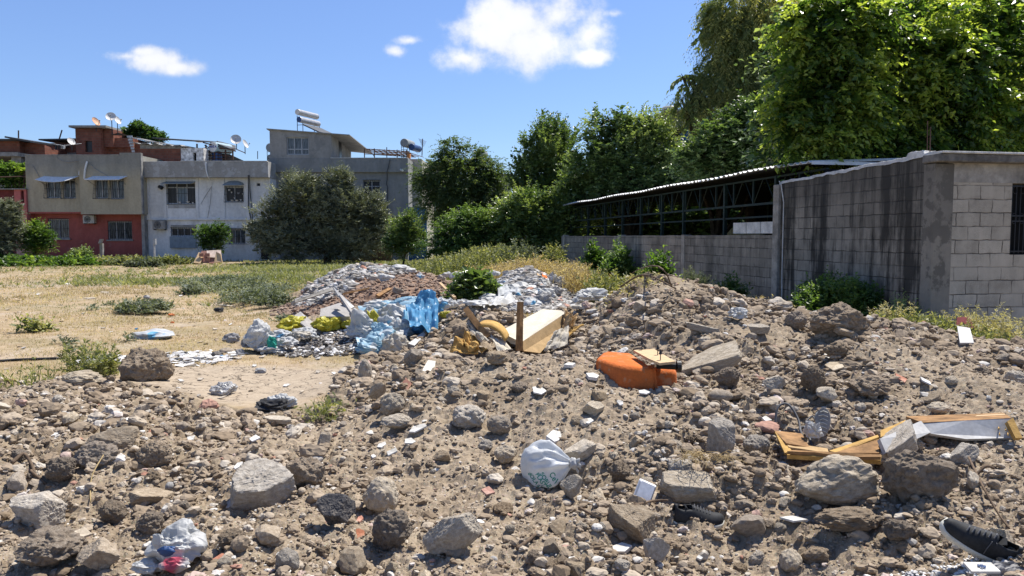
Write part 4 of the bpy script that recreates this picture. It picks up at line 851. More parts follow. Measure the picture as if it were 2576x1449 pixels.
# ---- roofs behind the row
def bigbox(name, label, cat, px0, px1, py0, py1, Y, depth, m, group=None, base=None):
    r = empty(name, (0, 0, 0)); tag(r, label, cat, group); z0 = -.2 if base is None else base
    mb = MB(); shell(mb, X(px0, Y), X(px1, Y), z0, Zt(py0, Y), Y, [], depth); mb.build('wall', MT[m], r); return r
def brick_house():
    Y = 60.5; r = empty('unfinished_brick_house', (0, 0, 0)); tag(r, 'bare red brick house with a stair tower rising behind the beige floor', 'house')
    x = lambda p: X(p, Y); z = lambda p: Zt(p, Y)
    mb = MB(); shell(mb, x(112), x(372), 2, z(360), Y, [], 8); mb.build('wall', MT['brick'], r)
    d = [(x(242), x(260), z(386), z(358))]; mb = MB(); shell(mb, x(220), x(282), 2, z(328), Y-1, d, 3.5); t = mb.build('stair_tower', MT['brick'], r)
    dd = MB(); dd.box(d[0][0], d[0][1], Y-.8, Y-.75, d[0][2], d[0][3]); dd.build('door', MT['darkglass'], t)
    sl = MB(); sl.box(x(213), x(303), Y-1.5, Y+4, z(327), z(322)); sl.build('roof_slab', MT['conc'], r)
    mb = MB(); mb.box(x(283), x(306), Y-.6, Y+2, z(372), z(328)); mb.build('tower_wing', MT['brick'], r)
    mb = MB(); mb.box(x(306), x(350), Y-.4, Y+2, z(372), z(349)); mb.build('gable_wall', MT['brick'], r)
    b = MB(); b.slab([(x(300), Y-.7, z(343)), (x(322), Y-.7, z(337)), (x(346), Y-.7, z(345)), (x(346), Y+2, z(345)), (x(322), Y+2, z(337)), (x(300), Y+2, z(343))][:3]+[], .1); b.build('roof_frame', MT['rust'], r)
    f = MB(); f.box(x(112), x(220), Y-.03, Y+.2, z(392), z(384)); f.build('floor_slab', MT['conc'], r)
    f = MB(); f.slab([(x(125), Y-.8, z(352.5)), (x(222), Y-.8, z(351)), (x(222), Y+6, z(348)), (x(125), Y+6, z(349))], .1); f.build('roof', MT['pipedark'], r)
    # leaning corrugated sheets
    cs = MB()
    for k in range(6): zz = z(346+k*7); cs.box(x(349)+k*.04, x(362), Y-1.2+k*.05, Y-1.15+k*.05, zz-.16, zz)
    cs.build('sheet_cladding', MT['tanksteel'], r)
    rr = MB(); rr.slab([(x(362), Y-1.2, z(352)), (x(362), Y+2, z(346)), (x(392), Y+2, z(353)), (x(392), Y-1.2, z(358))], .05); rr.slab([(x(392), Y-1.2, z(360)), (x(392), Y+2, z(353)), (x(420), Y+2, z(358)), (x(420), Y-1.2, z(363))], .05); rr.build('tin_roof', MT['tanksteel'], r)
    r2 = empty('concrete_frame_house', (0, 0, 0)); tag(r2, 'unfinished brick and concrete house with open floors at the far left', 'house'); Y = 57
    x = lambda p: X(p, Y); z = lambda p: Zt(p, Y)
    MB().box(x(-140), x(62), Y, Y+7, z(384), z(354)).build('upper_wall', MT['brick'], r2); MB().box(x(62)+.003, x(112), Y+.6, Y+7, z(386), z(357)).build('side_wall', MT['brick'], r2)
    MB().box(x(-140), x(64), Y-.35, Y+7, z(394), z(384)-.002).build('floor_slab', MT['conc'], r2)
    s = MB(); s.slab([(x(64), Y-.35, z(385)), (x(64), Y-.35, z(394)), (x(113), Y+1.2, z(398)), (x(113), Y+1.2, z(391))], .2); s.build('slab_edge', MT['conc'], r2)
    MB().box(x(-140), x(112), Y+4, Y+4.2, .5, z(394)).build('dark_recess', MT['blackhole'], r2)
    for a in (-60, 40, 52, 108): MB().box(x(a), x(a+12), Y, Y+.4, 0, z(394)).build('column', MT['conc'], r2)
    MB().box(x(-140), x(80), Y, Y+.2, .5, z(421)).build('lower_wall', MT['conc'], r2)
    f = MB(); f.slab([(x(-140), Y-.5, z(351)), (x(64), Y-.5, z(351)), (x(64), Y+6, z(348)), (x(-140), Y+6, z(348))], .12); f.slab([(x(48), Y-1, z(346.5)), (x(110), Y-1, z(358)), (x(120), Y+4, z(354)), (x(52), Y+4, z(344))], .12); f.build('roof', MT['pipedark'], r2)
    p = MB(); p.tube([at(46.5, 351, 58), at(46.5, 328, 58)], .05, 5); o = p.build('roof_pole', MT['rust']); tag(o, 'straight steel pole on the roof of the far left brick house', 'pole', 'poles on the roofs')
    p = MB(); p.tube([at(149, 350, 59), at(156, 327, 59)], .05, 5); o = p.build('roof_pole', MT['rust']); tag(o, 'leaning steel pole between the brick roofs', 'pole', 'poles on the roofs')
    p = MB(); p.tube([at(648, 400, 57), at(648, 380, 57)], .03, 5); o = p.build('roof_pole', MT['iron']); tag(o, 'thin pole just left of the grey house', 'pole', 'poles on the roofs')
    # washing on a line
    y = 54; ln = MB(); ln.tube([at(135, 362, y), at(160, 366, y), at(205, 361, y)], .012, 4); o = ln.build('clothes_line', MT['pipe']); tag(o, 'clothes line strung above the beige parapet', 'clothes line')
    for i, (px, m, w_, h_) in enumerate(((140, 'darkglass', 5, 12), (148, 'iron', 6, 10), (155, 'conc', 4, 9), (160, 'dishw', 6, 9))):
        c = MB(); a = at(px, 365, y); w2 = w_/FPX*y; h2 = h_/FPX*y
        V = []; F = []
        for j in range(5):
            for k in range(4): V.append((a.x-w2/2+w2*j/4, y+.05*math.sin(j*1.7+k), a.z-h2*k/3*(1+.1*math.sin(j*2+i))))
        for j in range(4):
            for k in range(3): n = j*4+k; F.append((n, n+1, n+5, n+4))
        c.add(V, F); o = c.build('hung_cloth', MT[m]); s = o.modifiers.new('thickness', 'SOLIDIFY'); s.thickness = .015
        tag(o, ['black garment, first on the line from the left', 'dark garment, second on the line', 'grey cloth, third on the line', 'off white cloth, last on the line'][i], 'laundry', 'washing on the line')
brick_house()
dish(239.5, 307, 59, .36, 1.3, .5, 'disho', 'rusty orange dish seen nearly edge on, on the brick tower', stand=.5)
dish(279, 294.5, 59, .36, .35, .45, 'dishw', 'large white dish facing the lot on the brick tower', stand=1.1)
dish(293.5, 303.5, 59.3, .34, 1.35, .45, 'dishw', 'white dish turned sideways behind the large one on the tower', stand=.9)
dish(178, 357, 56.5, .3, 1.1, .5, 'dishw', 'small white dish low among the brick roofs', stand=.4)
dish(593.5, 352, 56.5, .38, .3, .4, 'dishw', 'beige dish standing over the sheet metal canopy', stand=.5)
dish(615, 363, 56.8, .33, 1.4, .4, 'dishw', 'white dish seen edge on at the canopy corner', stand=.5)
def white_roof_things():
    Y = 52.5; x = lambda p: X(p, Y); z = lambda p: Zt(p, Y)
    r = empty('rooftop_hut', (0, 0, 0)); tag(r, 'brick rooftop room with torn sheet roof standing on the white house', 'hut')
    MB().box(x(362), x(466), Y, Y+3, z(412), z(374)).build('brick_wall', MT['brick'], r); MB().box(x(362), x(466), Y-.01, Y+3, z(374)+.003, z(364)).build('block_course', MT['conc'], r)
    mb = MB(); hh = [(x(497), x(505), z(407), z(385))]; shell(mb, x(467), x(523), z(412), z(373), Y-.25, hh, 2.2); mb.build('whitewashed_wall', plain('peeling_whitewash', (.62,.61,.59), .9, .2, var=.45, scale=5), r)
    MB().box(x(497), x(506), Y, Y+.1, z(407), z(384)).build('door', MT['blackhole'], r)
    V = []; F = []; k = 24
    for i in range(k+1):
        q = i/k; px = 350+q*135; zz = z(361+q*8)+.05*math.sin(i*1.3)+.03*math.sin(i*3.1)
        V += [(x(px), Y-.5+.1*math.sin(i), zz), (x(px), Y+3, zz+.12)]
    for i in range(k): F.append((2*i, 2*i+2, 2*i+3, 2*i+1))
    mb = MB(); mb.add(V, F); o = mb.build('torn_roof_sheet', MT['conc'], r); s = o.modifiers.new('thickness', 'SOLIDIFY'); s.thickness = .03
    # canopy
    Y = 56; x = lambda p: X(p, Y); z = lambda p: Zt(p, Y)
    r = empty('metal_canopy', (0, 0, 0)); tag(r, 'low sheet metal canopy on rusty posts on the white house roof', 'canopy')
    a = MB(); a.slab([(x(412), Y, z(351)), (x(560), Y, z(358)), (x(635), Y-2.5, z(391)), (x(560), Y-3, z(391)), (x(470), Y-2, z(371))][:2]+[(x(590), Y-3, z(372)), (x(440), Y-3, z(361))], .06)
    a.slab([(x(560), Y, z(357)), (x(600), Y, z(368)), (x(636), Y-3, z(392)), (x(585), Y-3, z(372))], .05); a.build('roof', MT['pipedark'], r)
    for px, t in ((566, 376), (586, 382), (612, 388), (629, 391), (545, 374)): MB().box(x(px)-.04, x(px)+.04, Y-3, Y-2.9, z(412), z(t)).build('post', MT['rust'], r)
    b = MB()
    for q in (384, 393, 401, 408): b.tube([(x(560), Y-2.9, z(q)), (x(636 if q < 392 else 625), Y-2.9, z(q+2))], .035, 4)
    b.tube([(x(560), Y-3, z(371)), (x(637), Y-3, z(392))], .04, 4); b.tube([(x(562), Y-2.9, z(377)), (x(618), Y-2.9, z(408))], .03, 4); b.tube([(x(560), Y-.5, z(357)), (x(634), Y-1, z(388))], .03, 4)
    b.build('rails', MT['rust'], r)
    s = MB(); s.slab([(x(567), Y-1.5, z(385)), (x(600), Y-1.5, z(392)), (x(643), Y-1.5, z(412)), (x(560), Y-1.5, z(412))], .05); s.build('side_sheet', MT['pipedark'], r)
    MB().box(x(497), x(513), Y-.2, Y+.6, z(356), z(353)).build('white_trough', MT['dishw'], r)
    # water drum with the painted words
    Y = 53; c = at(535.5, 369.5, Y); r = empty('water_drum', (c.x, Y, c.z-1.1)); tag(r, 'white water drum with blue lettering on its end above a dark blue barrel', 'water tank', 'rooftop water heaters')
    rad = 13/FPX*Y; M = Matrix.Translation((0, 0, 1.1))@Rz(-.35)@Rx(-math.pi/2)
    b = MB(); b.lathe([(rad*.9, -.02), (rad, 0), (rad, 1.6), (rad*.95, 1.62), (.001, 1.62)], 26, M); drum = b.build('drum', plain('pale_blue_drum', (.28,.40,.46), .5, .4, var=.15), r)
    b = MB(); b.lathe([(.001, -.03), (rad*.94, -.03), (rad*.94, .0)], 26, M); e = b.build('drum_end', MT['dishw'], r)
    cu = bpy.data.curves.new('lettering', 'FONT'); cu.body = 'YENİ A'; cu.size = .195; cu.align_x = 'CENTER'; cu.align_y = 'CENTER'; cu.extrude = .006; cu.offset = .006
    to = bpy.data.objects.new('tmp', cu); COL.objects.link(to); bpy.context.view_layer.update(); me = bpy.data.meshes.new_from_object(to); bpy.data.objects.remove(to)
    t = link_mesh('lettering', me, plain('blue_letters', (.015,.05,.28), .6, bump=0), r); t.matrix_local = M@Matrix.Translation((0, 0, -.035))@Rx(math.pi); 
    b = MB(); b.lathe([(.001, 0), (.31, 0), (.33, .05), (.33, .85), (.30, .9), (.001, .9)], 20, Matrix.Translation((.12, .4, -.15))); b.build('barrel', MT['tankblue'], r)
    k = MB()
    for xx in (-.28, .3): k.tube([(xx, .1, -.2), (xx, .1, .85)], .025, 5); k.tube([(xx, 1.2, -.2), (xx, 1.2, .85)], .025, 5)
    k.build('rack', MT['iron'], r)
white_roof_things()
def tank_end(px, py, Y, rpx, label, m='dishg', hgt=1.2, second=None, L=1.4):
    c = at(px, py, Y); rad = rpx/FPX*Y; o = empty('water_tank', (c.x, Y, c.z-hgt)); tag(o, label, 'water tank', 'rooftop water heaters')
    def drum(dx, dz, dy, r_, m_, nm):
        M = Matrix.Translation((dx, dy, hgt+dz))@Rz(-.25)@Rx(-math.pi/2); b = MB(); b.lathe([(.001, -.015), (r_*.93, -.015), (r_, .01), (r_, L), (.001, L)], 24, M); b.build(nm, MT[m_], o)
    drum(0, 0, 0, rad, m, 'drum')
    if second: drum(*second)
    s = MB()
    for dx in (-rad*.7, rad*.7):
        s.tube([(dx, .1, -.1), (dx, .1, hgt-rad*.6)], .02, 5)
        s.tube([(dx, L-.2, -.1), (dx, L-.2, hgt-rad*.6)], .02, 5)
    for q in np.linspace(.1, hgt-rad, 5): s.tube([(-rad*.7, .1, q), (rad*.7, .1, q)], .014, 4)
    s.build('rack', MT['iron'], o); return o
tank_end(678, 371, 55, 10.5, 'grey water tank peeping out left of the grey house', second=(0, -.75, .1, .27, 'dishg', 'lower_drum'), hgt=1.3)
tank_end(1016.5, 359, 55, 10.5, 'round grey water tank on a rack at the right end of the grey house roof', second=(.5, -.28, .2, .24, 'tankblue', 'blue_drum'), hgt=1.1)
tank_end(1207, 384.5, 62, 9, 'round blue grey water tank standing above the feathery tree', hgt=2.0)
tank_end(1344, 410, 70.5, 9, 'dark water tank half hidden by thin saplings', hgt=1.5, second=(.9, -.35, .2, .28, 'tankblue', 'blue_drum'))
an = MB(); b0 = at(1061.5, 392, 56); b1 = at(1063, 349, 56); an.tube([b0, b1], .035, 5)
for k in range(6): p = b1.lerp(b0, .08+k*.05); an.tube([p+Vector((-.28+.03*k, -.1, .1)), p+Vector((.28-.03*k, .1, -.1))], .01, 4)
for k in range(5): p = b1.lerp(b0, .4)+Vector((-.18*k*.6, 0, -.12*k)); an.tube([p+Vector((-.12, 0, .1)), p+Vector((.12, 0, -.1))], .008, 4)
o = an.build('aerial', MT['rust']); tag(o, 'thin television aerial mast right of the grey house', 'aerial')
r = bigbox('cream_building', 'narrow cream building with bright side wall behind the grey house', 'house', 1029, 1063, 400, 0, 54, 8, 'cream')
MB().box(X(1036, 54), X(1043, 54), 53.97, 54.01, Zt(520, 54), Zt(516, 54)).build('vent_hole', MT['blackhole'], r)
MB().box(X(1030, 54), X(1037, 54), 53.2, 53.8, Zt(400, 54), Zt(386, 54)).build('orange_crate', plain('orange_box', (.6,.25,.08), .7), r)
o = MB().box(X(1028, 51), X(1074, 51), 51, 51.15, -.2, Zt(521, 51)).build('blue_fence', MT['bluewall']); tag(o, 'blue painted board wall between the grey house and the trees', 'wall')
o = MB().box(X(880, 47.5), X(985, 47.5), 47.5, 47.7, -.2, Zt(612, 47.5)).build('garden_wall', plain('brown_wall', (.12,.085,.065), .95)); tag(o, 'low brown garden wall in the shade behind the olive tree', 'wall')
def pink_house():
    D = 49.6; x = lambda p: X(p, D); z = lambda p: Zt(p, D); r = empty('single_storey_house', (0, 0, 0)); tag(r, 'pink and dark red low house under a grapevine at the left edge', 'house')
    mb = MB(); shell(mb, x(43), x(73), -.2, z(477), D, [(x(59), x(67), z(510), z(479))], 5); mb.build('pink_wall', MT['pink'], r)
    mb = MB(); shell(mb, x(-120), x(42.8), -.2, z(477), D+.3, [], 5); mb.build('red_wall', MT['darkred'], r)
    MB().box(x(-120), x(75), D-.15, D+5, z(477)+.003, z(474.5)).build('roof_edge', MT['conc'], r); MB().box(x(59), x(67), D+.3, D+.35, z(510), z(479)).build('slot_window', MT['blackhole'], r)
    p = MB()
    for px in (38, 48, 60, 72): p.tube([at(px, 477, D+1.5), at(px+2, 430, D+1.5)], .05, 5)
    for k in range(5): p.tube([at(-60, 447+k*2, D+.5+k), at(80, 443+k*2, D+.5+k)], .035, 4)
    p.build('vine_trellis', MT['rust'], r)
pink_house()
# building far behind the trees on the right
Y = 40; r = empty('brick_apartment', (0, 0, 0)); tag(r, 'brick apartment block with blue sheet balcony behind the tall trees', 'house'); x = lambda p: X(p, Y); z = lambda p: Zt(p, Y)
MB().box(x(1735), x(1900), Y, Y+8, 0, z(310)).build('brick_wall', brick_mat('salmon_brick', (.42,.17,.11), (.36,.14,.09), (.3,.2,.16)), r)
MB().box(x(1672), x(1760), Y-.5, Y+8, z(322), z(289)).build('upper_wall', MT['conc'], r); MB().box(x(1655), x(1800), Y-1.2, Y+8, z(289)+.003, z(284)).build('roof_slab', MT['pent'], r)
MB().box(x(1672), x(1735), Y+.6, Y+8, 0, z(322)).build('recess', MT['blackhole'], r); k = MB(); k.slab([(x(1700), Y-.5, z(340)), (x(1737), Y-.5, z(326)), (x(1737), Y-.5, z(365)), (x(1700), Y-.5, z(365))], .05); k.build('blue_sheet', MT['bluewall'], r)
k = MB()
for i in range(4): k.box(x(1686), x(1722), Y-.45, Y-.4, z(327+i*4.5), z(325+i*4.5))
k.build('railing', MT['rust'], r)
t = MB(); t.lathe([(.001, 0), (.42, 0), (.42, .35), (.36, .42), (.001, .42)], 20, Matrix.Translation(at(1685, 289, Y+.5))); o = t.build('roof_water_tank', MT['dishw']); tag(o, 'white round tank on the brick apartment roof beside the yellowish tree', 'water tank')
def far_building(px0, px1, py, Y, m, label):
    r = bigbox('distant_house', label, 'house', px0, px1, py, 0, Y, 8, m, 'distant houses between the trees')
    MB().box(X(px0, Y)-.2, X(px1, Y)+.2, Y-.3, Y+8, Zt(py, Y)+.003, Zt(py-2.5, Y)).build('roof', MT['rust'], r)
    for k in range(2): MB().box(X(px0+(px1-px0)*(.2+.4*k), Y), X(px0+(px1-px0)*(.4+.4*k), Y), Y-.02, Y+.02, Zt(py+14, Y), Zt(py+6, Y)).build('window', MT['darkglass'], r)
far_building(1252, 1285, 440, 66, 'conc', 'small grey house with orange roof box beyond the feathery tree'); far_building(1290, 1400, 452, 70, 'cream', 'pale flat house far beyond the thin saplings')
far_building(1180, 1248, 447, 62, 'conc', 'grey far house carrying a round tank, behind the feathery tree'); far_building(1063, 1130, 412, 63, 'cream', 'cream far house right behind the aerial mast')
# posts in the field
o = MB(); a = at(257, 642, 47.5); a.z = 0
o.box(a.x-.09, a.x+.09, 47.4, 47.58, -.1, 1.15); o.slab([(a.x-.09, 47.4, 1.15), (a.x+.09, 47.4, 1.15), (a.x+.2, 47.4, 1.42), (a.x+.03, 47.4, 1.42)], -.18); o = o.build('fence_post', MT['conc']); tag(o, 'bent topped concrete post in the weeds before the red wall', 'post', 'leftover fence posts')
o = MB(); a = at(388, 655, 46); o.box(a.x-.045, a.x+.045, 46, 46.08, -.1, 1.45); o.box(a.x-.03, a.x+.12, 45.97, 46.1, 1.1, 1.45); o = o.build('fence_post', MT['frame']); tag(o, 'pale metal post in front of the corner of the white house', 'post', 'leftover fence posts')
# ------------------------------------------------------------------ vegetation
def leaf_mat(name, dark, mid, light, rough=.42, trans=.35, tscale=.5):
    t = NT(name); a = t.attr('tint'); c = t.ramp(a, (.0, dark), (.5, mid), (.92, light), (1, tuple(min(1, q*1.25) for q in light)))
    t.fin(c, rough, .5); tr = t.N.new('ShaderNodeBsdfTranslucent'); hs = t.N.new('ShaderNodeMix'); hs.data_type = 'RGBA'; hs.blend_type = 'MULTIPLY'; hs.inputs[0].default_value = 1
    t.L.new(c, hs.inputs[6]); hs.inputs[7].default_value = (1.75, 1.7, .75, 1); t.L.new(hs.outputs[2], tr.inputs[0])
    ms = t.N.new('ShaderNodeMixShader'); ms.inputs[0].default_value = min(.6, trans*1.25); t.L.new(t.b.outputs[0], ms.inputs[1]); t.L.new(tr.outputs[0], ms.inputs[2])
    t.L.new(ms.outputs[0], t.N['Material Output'].inputs['Surface']); return t.m
MT['mulberry'] = leaf_mat('mulberry_leaf', (.03,.068,.016), (.095,.165,.035), (.25,.31,.065), .36, .45)
MT['olive'] = leaf_mat('olive_leaf', (.075,.09,.055), (.165,.185,.125), (.29,.31,.22), .5, .12)
MT['locust'] = leaf_mat('locust_leaf', (.05,.085,.032), (.10,.15,.055), (.20,.24,.09), .5, .35)
MT['bush'] = leaf_mat('bush_leaf', (.03,.068,.018), (.065,.125,.032), (.15,.23,.065), .42, .35)
MT['willow'] = leaf_mat('willow_leaf', (.085,.125,.045), (.175,.21,.075), (.42,.40,.15), .5, .35)
MT['darkleaf'] = leaf_mat('dark_leaf', (.05,.09,.03), (.105,.165,.055), (.21,.27,.10), .36, .3)
MT['sage'] = leaf_mat('sage_leaf', (.07,.09,.055), (.14,.165,.105), (.23,.255,.18), .7, .2)
MT['vine'] = leaf_mat('vine_leaf', (.03,.07,.015), (.08,.15,.03), (.20,.28,.06), .45, .4)
MT['weed'] = leaf_mat('weed_leaf', (.09,.115,.045), (.18,.20,.085), (.31,.31,.15), .6, .3)
MT['straw'] = leaf_mat('straw_blade', (.24,.18,.10), (.40,.32,.19), (.56,.47,.31), .7, .25)
MT['drystalk'] = leaf_mat('dry_stalk', (.22,.19,.10), (.36,.33,.19), (.52,.48,.32), .7, .25)
MT['bark'] = plain('bark', (.10,.075,.05), .95, .1, var=.35, scale=9, bump=.6, bdist=.01)
def foliage(blobs, ntw, tw, nl, ls, seed=1, core=.14, **k):
    V, F, T = foliage1(blobs, ntw, tw, nl, ls, seed, **k)
    if not core: return V, F, T
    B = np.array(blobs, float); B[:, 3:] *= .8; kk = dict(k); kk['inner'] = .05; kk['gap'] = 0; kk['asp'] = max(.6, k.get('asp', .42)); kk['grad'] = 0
    V2, F2, T2 = foliage1(B, int(ntw*core), tw*.8, nl, ls*1.9, seed+500, **kk); return np.concatenate([V, V2]), np.concatenate([F, F2+len(V)]), np.concatenate([T, T2*.55])  # core leaves tinted darker: the crown's inner shade put into their colour
def foliage1(blobs, ntw, tw, nl, ls, seed=1, up=.3, asp=.42, droop=.15, spread=.6, gap=.0, gs=1., inner=.35, flat=.0, lift=.25, grad=.25, ragged=.25):
    """blobs (n,6): centres and radii. leaves set along short twigs that fan out of each blob. returns V,F,tint"""
    r = np.random.default_rng(seed); B = np.asarray(blobs, float); wgt = (B[:, 3]*B[:, 4]*B[:, 5])**.62; wgt /= wgt.sum()
    k = r.choice(len(B), ntw, p=wgt); D = r.normal(size=(ntw, 3)); D /= np.linalg.norm(D, axis=1)[:, None]
    rad = inner+(1-inner)*r.random(ntw)**.45; rad *= 1+ragged*fbm3(D*1.8+k[:, None]*7.7, seed, 3)
    S = B[k, :3]+D*rad[:, None]*B[k, 3:]
    if gap > 0:
        keep = fbm3(S*gs+seed, seed+3, 2) > -.75+.55*(1-gap); S, D, k, rad = S[keep], D[keep], k[keep], rad[keep]
    n = len(S); T = D*.75+r.normal(size=(n, 3))*.4*spread; T[:, 2] += up; T /= np.linalg.norm(T, axis=1)[:, None]
    clump = np.clip(.5+.85*fbm3(S*gs*1.1+9, seed+8, 3), -.2, 1.2); tl = tw*r.uniform(.6, 1.35, n)
    q = np.tile((np.arange(nl)+.5)/nl, (n, 1)); P = S[:, None]+T[:, None]*(tl[:, None]*q)[..., None]; P[..., 2] -= droop*tl[:, None]*q*q
    side = np.where((np.arange(nl) % 2) == 0, 1., -1.)[None, :, None]; rn = r.normal(size=(n, nl, 3))
    h = np.cross(T, [0, 0, 1.]); h /= np.maximum(np.linalg.norm(h, axis=1), .05)[:, None]
    d = T[:, None]*.45+h[:, None]*side*.8+rn*.35; d[..., 2] += lift-droop*.8; d /= np.linalg.norm(d, axis=2)[..., None]
    nn = r.normal(size=(n, nl, 3))*.55; nn[..., 2] += 1; w = np.cross(d, nn); w /= np.linalg.norm(w, axis=2)[..., None]; nrm = np.cross(w, d)
    L = ls*r.uniform(.55, 1.25, (n, nl))[..., None]; W_ = L*asp*.5
    p0 = P; p1 = P+d*L*.42+w*W_+nrm*L*.07; p2 = P+d*L-nrm*L*.10; p3 = P+d*L*.42-w*W_+nrm*L*.07
    V = np.stack([p0, p1, p2, p3], 2).reshape(-1, 3); m = n*nl; i = np.arange(m)*4; F = np.concatenate([np.stack([i, i+1, i+2], 1), np.stack([i, i+2, i+3], 1)])
    tint = np.clip(.12+.62*clump[:, None]+grad*(rad[:, None]-.6)+r.normal(size=(n, nl))*.13, 0, 1); return V, F, np.repeat(tint.ravel(), 4)  # outer leaves lighter, inner darker: yellow tips plus crown shade put into colour
def branches(base, blobs, r0, seed=1, fork=.3, wob=.12, n=5):
    r = random.Random(seed); mb = MB(); base = Vector(base); C = [Vector(b[:3]) for b in blobs]; top = sum(C, Vector())/len(C)
    trunk_top = base.lerp(top, fork); trunk_top.z = base.z+(top.z-base.z)*fork
    return base, trunk_top, C
def tree(name, label, cat, base, blobs, ntw, tw, nl, ls, leaf, r0=.12, seed=1, fork=.35, group=None, crown='crown', **k):
    base = Vector(base); o = empty(name, base); tag(o, label, cat, group); r = random.Random(seed); B = np.array(blobs, float); B[:, :3] -= np.array(base)
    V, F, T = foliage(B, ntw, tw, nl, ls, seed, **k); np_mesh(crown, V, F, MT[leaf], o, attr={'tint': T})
    C = [Vector(b[:3]) for b in B]; top = sum(C, Vector())/len(C); ft = Vector((top.x*fork*.6, top.y*fork*.6, max(.05, top.z*fork)))
    tr = MB(); tr.tube([(0, 0, -.15), ft*.5+Vector((r.uniform(-.1, .1)*r0*4, 0, 0)), ft], [r0*1.25, r0, r0*.8], 8)
    br = [min(b[3:]) for b in B]
    for ib, c in enumerate(C):
        m1 = ft.lerp(c, .35)+Vector((r.uniform(-1, 1), r.uniform(-1, 1), r.uniform(0, 1)))*c.length*.06; m2 = ft.lerp(c, .7)+Vector((r.uniform(-1, 1), r.uniform(-1, 1), 0))*c.length*.05
        tr.tube([ft, m1, m2, c], [r0*.6, r0*.4, r0*.25, r0*.12], 6, False)
        for _ in range(3):
            e = c+Vector((r.uniform(-1, 1), r.uniform(-1, 1), r.uniform(-.3, 1)))*min((c-ft).length*.25, br[ib]*.8); tr.tube([m2, (m2+e)/2+Vector((0, 0, .04)), e], [r0*.18, r0*.1, r0*.04], 5, False)
    tr.build('trunk', MT['bark'], o); return o
def pb(Y, *a, dy=.8):
    """blobs given as seen: (px, py, rx, ry[, dY]) at distance Y"""
    out = []
    for b in a:
        d = b[4] if len(b) > 4 else 0; p = at(b[0], b[1], Y+d); k = (Y+d)/FPX; out.append((p.x, p.y, p.z, b[2]*k, max(b[2], b[3])*k*dy, b[3]*k))
    return out
G = lambda px, Y, z=0.: (X(px, Y), Y, z)
tree('olive_tree', 'broad grey green olive tree in front of the grey house', 'tree', G(825, 45), pb(45, (745,490,52,48),(700,545,50,48),(795,530,62,60),(665,590,34,26),(850,472,38,46),(872,535,62,60),(930,525,42,40),(925,590,46,46),(745,600,62,55),(835,615,58,45),(690,610,45,40),(645,578,22,16),(880,615,60,40),(960,560,18,22),(780,470,24,22)),
     7500, .42, 10, .15, 'olive', .2, 11, .25, up=.45, asp=.3, droop=.1, gap=.7, gs=1.1, inner=.4, core=.16, ragged=.4)
tree('olive_tree', 'small grey olive tree cut by the left edge of the picture', 'tree', G(5, 43), pb(43, (-10,545,48,40),(20,560,30,42),(5,600,42,36),(28,530,16,22),(-30,590,50,44)), 2300, .38, 10, .14, 'olive', .12, 12, .25, up=.45, asp=.3, gap=.85, gs=1.1)
tree('lemon_tree', 'low glossy green citrus bush before the red wall at the left', 'bush', G(88, 44), pb(44, (88,600,36,26),(70,590,20,22),(98,578,17,20),(120,598,16,14),(90,620,34,14)), 600, .35, 8, .14, 'vine', .05, 13, .2, up=.4, asp=.5)
tree('leafy_bush', 'rounded green bush in front of the lower right of the white house', 'bush', G(532, 47), pb(47, (530,600,32,24),(545,585,20,20),(515,590,20,18),(535,620,26,16),(562,588,14,18)), 750, .35, 8, .13, 'bush', .06, 14, .2, up=.45, asp=.45)
tree('grapevine', 'bright grapevine spread over the trellis of the pink house', 'vine', G(50, 52, 2.9), pb(51.5, (20,430,40,18),(-20,435,40,20),(50,432,26,14),(70,447,10,9),(15,452,46,12),(50,450,12,24),(-60,440,40,20)), 1100, .3, 7, .17, 'vine', .05, 15, .3, up=.1, asp=.75, droop=.3)
tree('rooftop_vine', 'green climbing plant heaped on the brick roofs beside the stair tower', 'vine', G(350, 62, 7.2), pb(62, (350,327,22,14),(333,334,20,9),(370,335,20,12),(392,342,18,10),(408,350,10,6),(345,316,10,8),(312,334,14,6),(385,350,24,7)), 800, .32, 7, .17, 'bush', .05, 16, .2, up=.3, asp=.7)
tree('locust_tree', 'feathery light green tree with spreading fronds right of the grey house', 'tree', G(1165, 39), pb(39, (1150,425,45,36),(1120,400,26,20),(1195,440,48,44),(1105,440,40,28),(1175,395,24,26),(1230,470,36,44),(1130,490,55,40),(1190,510,60,44),(1085,470,24,22),(1065,440,24,12),(1240,430,24,22),(1095,520,36,30),(1140,375,16,14),(1120,365,10,8),(1207,400,10,16)),
     2500, .85, 22, .11, 'locust', .13, 17, .3, up=.15, asp=.42, droop=.45, gap=.75, gs=.9, spread=.8, lift=.1)
tree('leafy_bush', 'dark green upright bush between the olive tree and the locust tree', 'bush', G(1015, 41), pb(41, (1015,600,38,36),(1010,570,26,26),(1035,560,18,22),(1000,620,36,24),(1045,605,22,28)), 900, .4, 9, .14, 'darkleaf', .06, 18, .2, up=.5, asp=.4)
tree('compound_leaf_bush', 'large mid green bush with tiered fronds below the locust tree', 'bush', G(1175, 35), pb(35, (1150,590,52,36),(1200,570,50,34),(1240,600,44,32),(1110,620,38,22),(1190,630,66,24),(1165,555,34,22),(1225,550,26,18),(1270,620,30,20)), 1700, .6, 16, .12, 'bush', .08, 19, .2, up=.15, asp=.4, droop=.35, lift=.05)
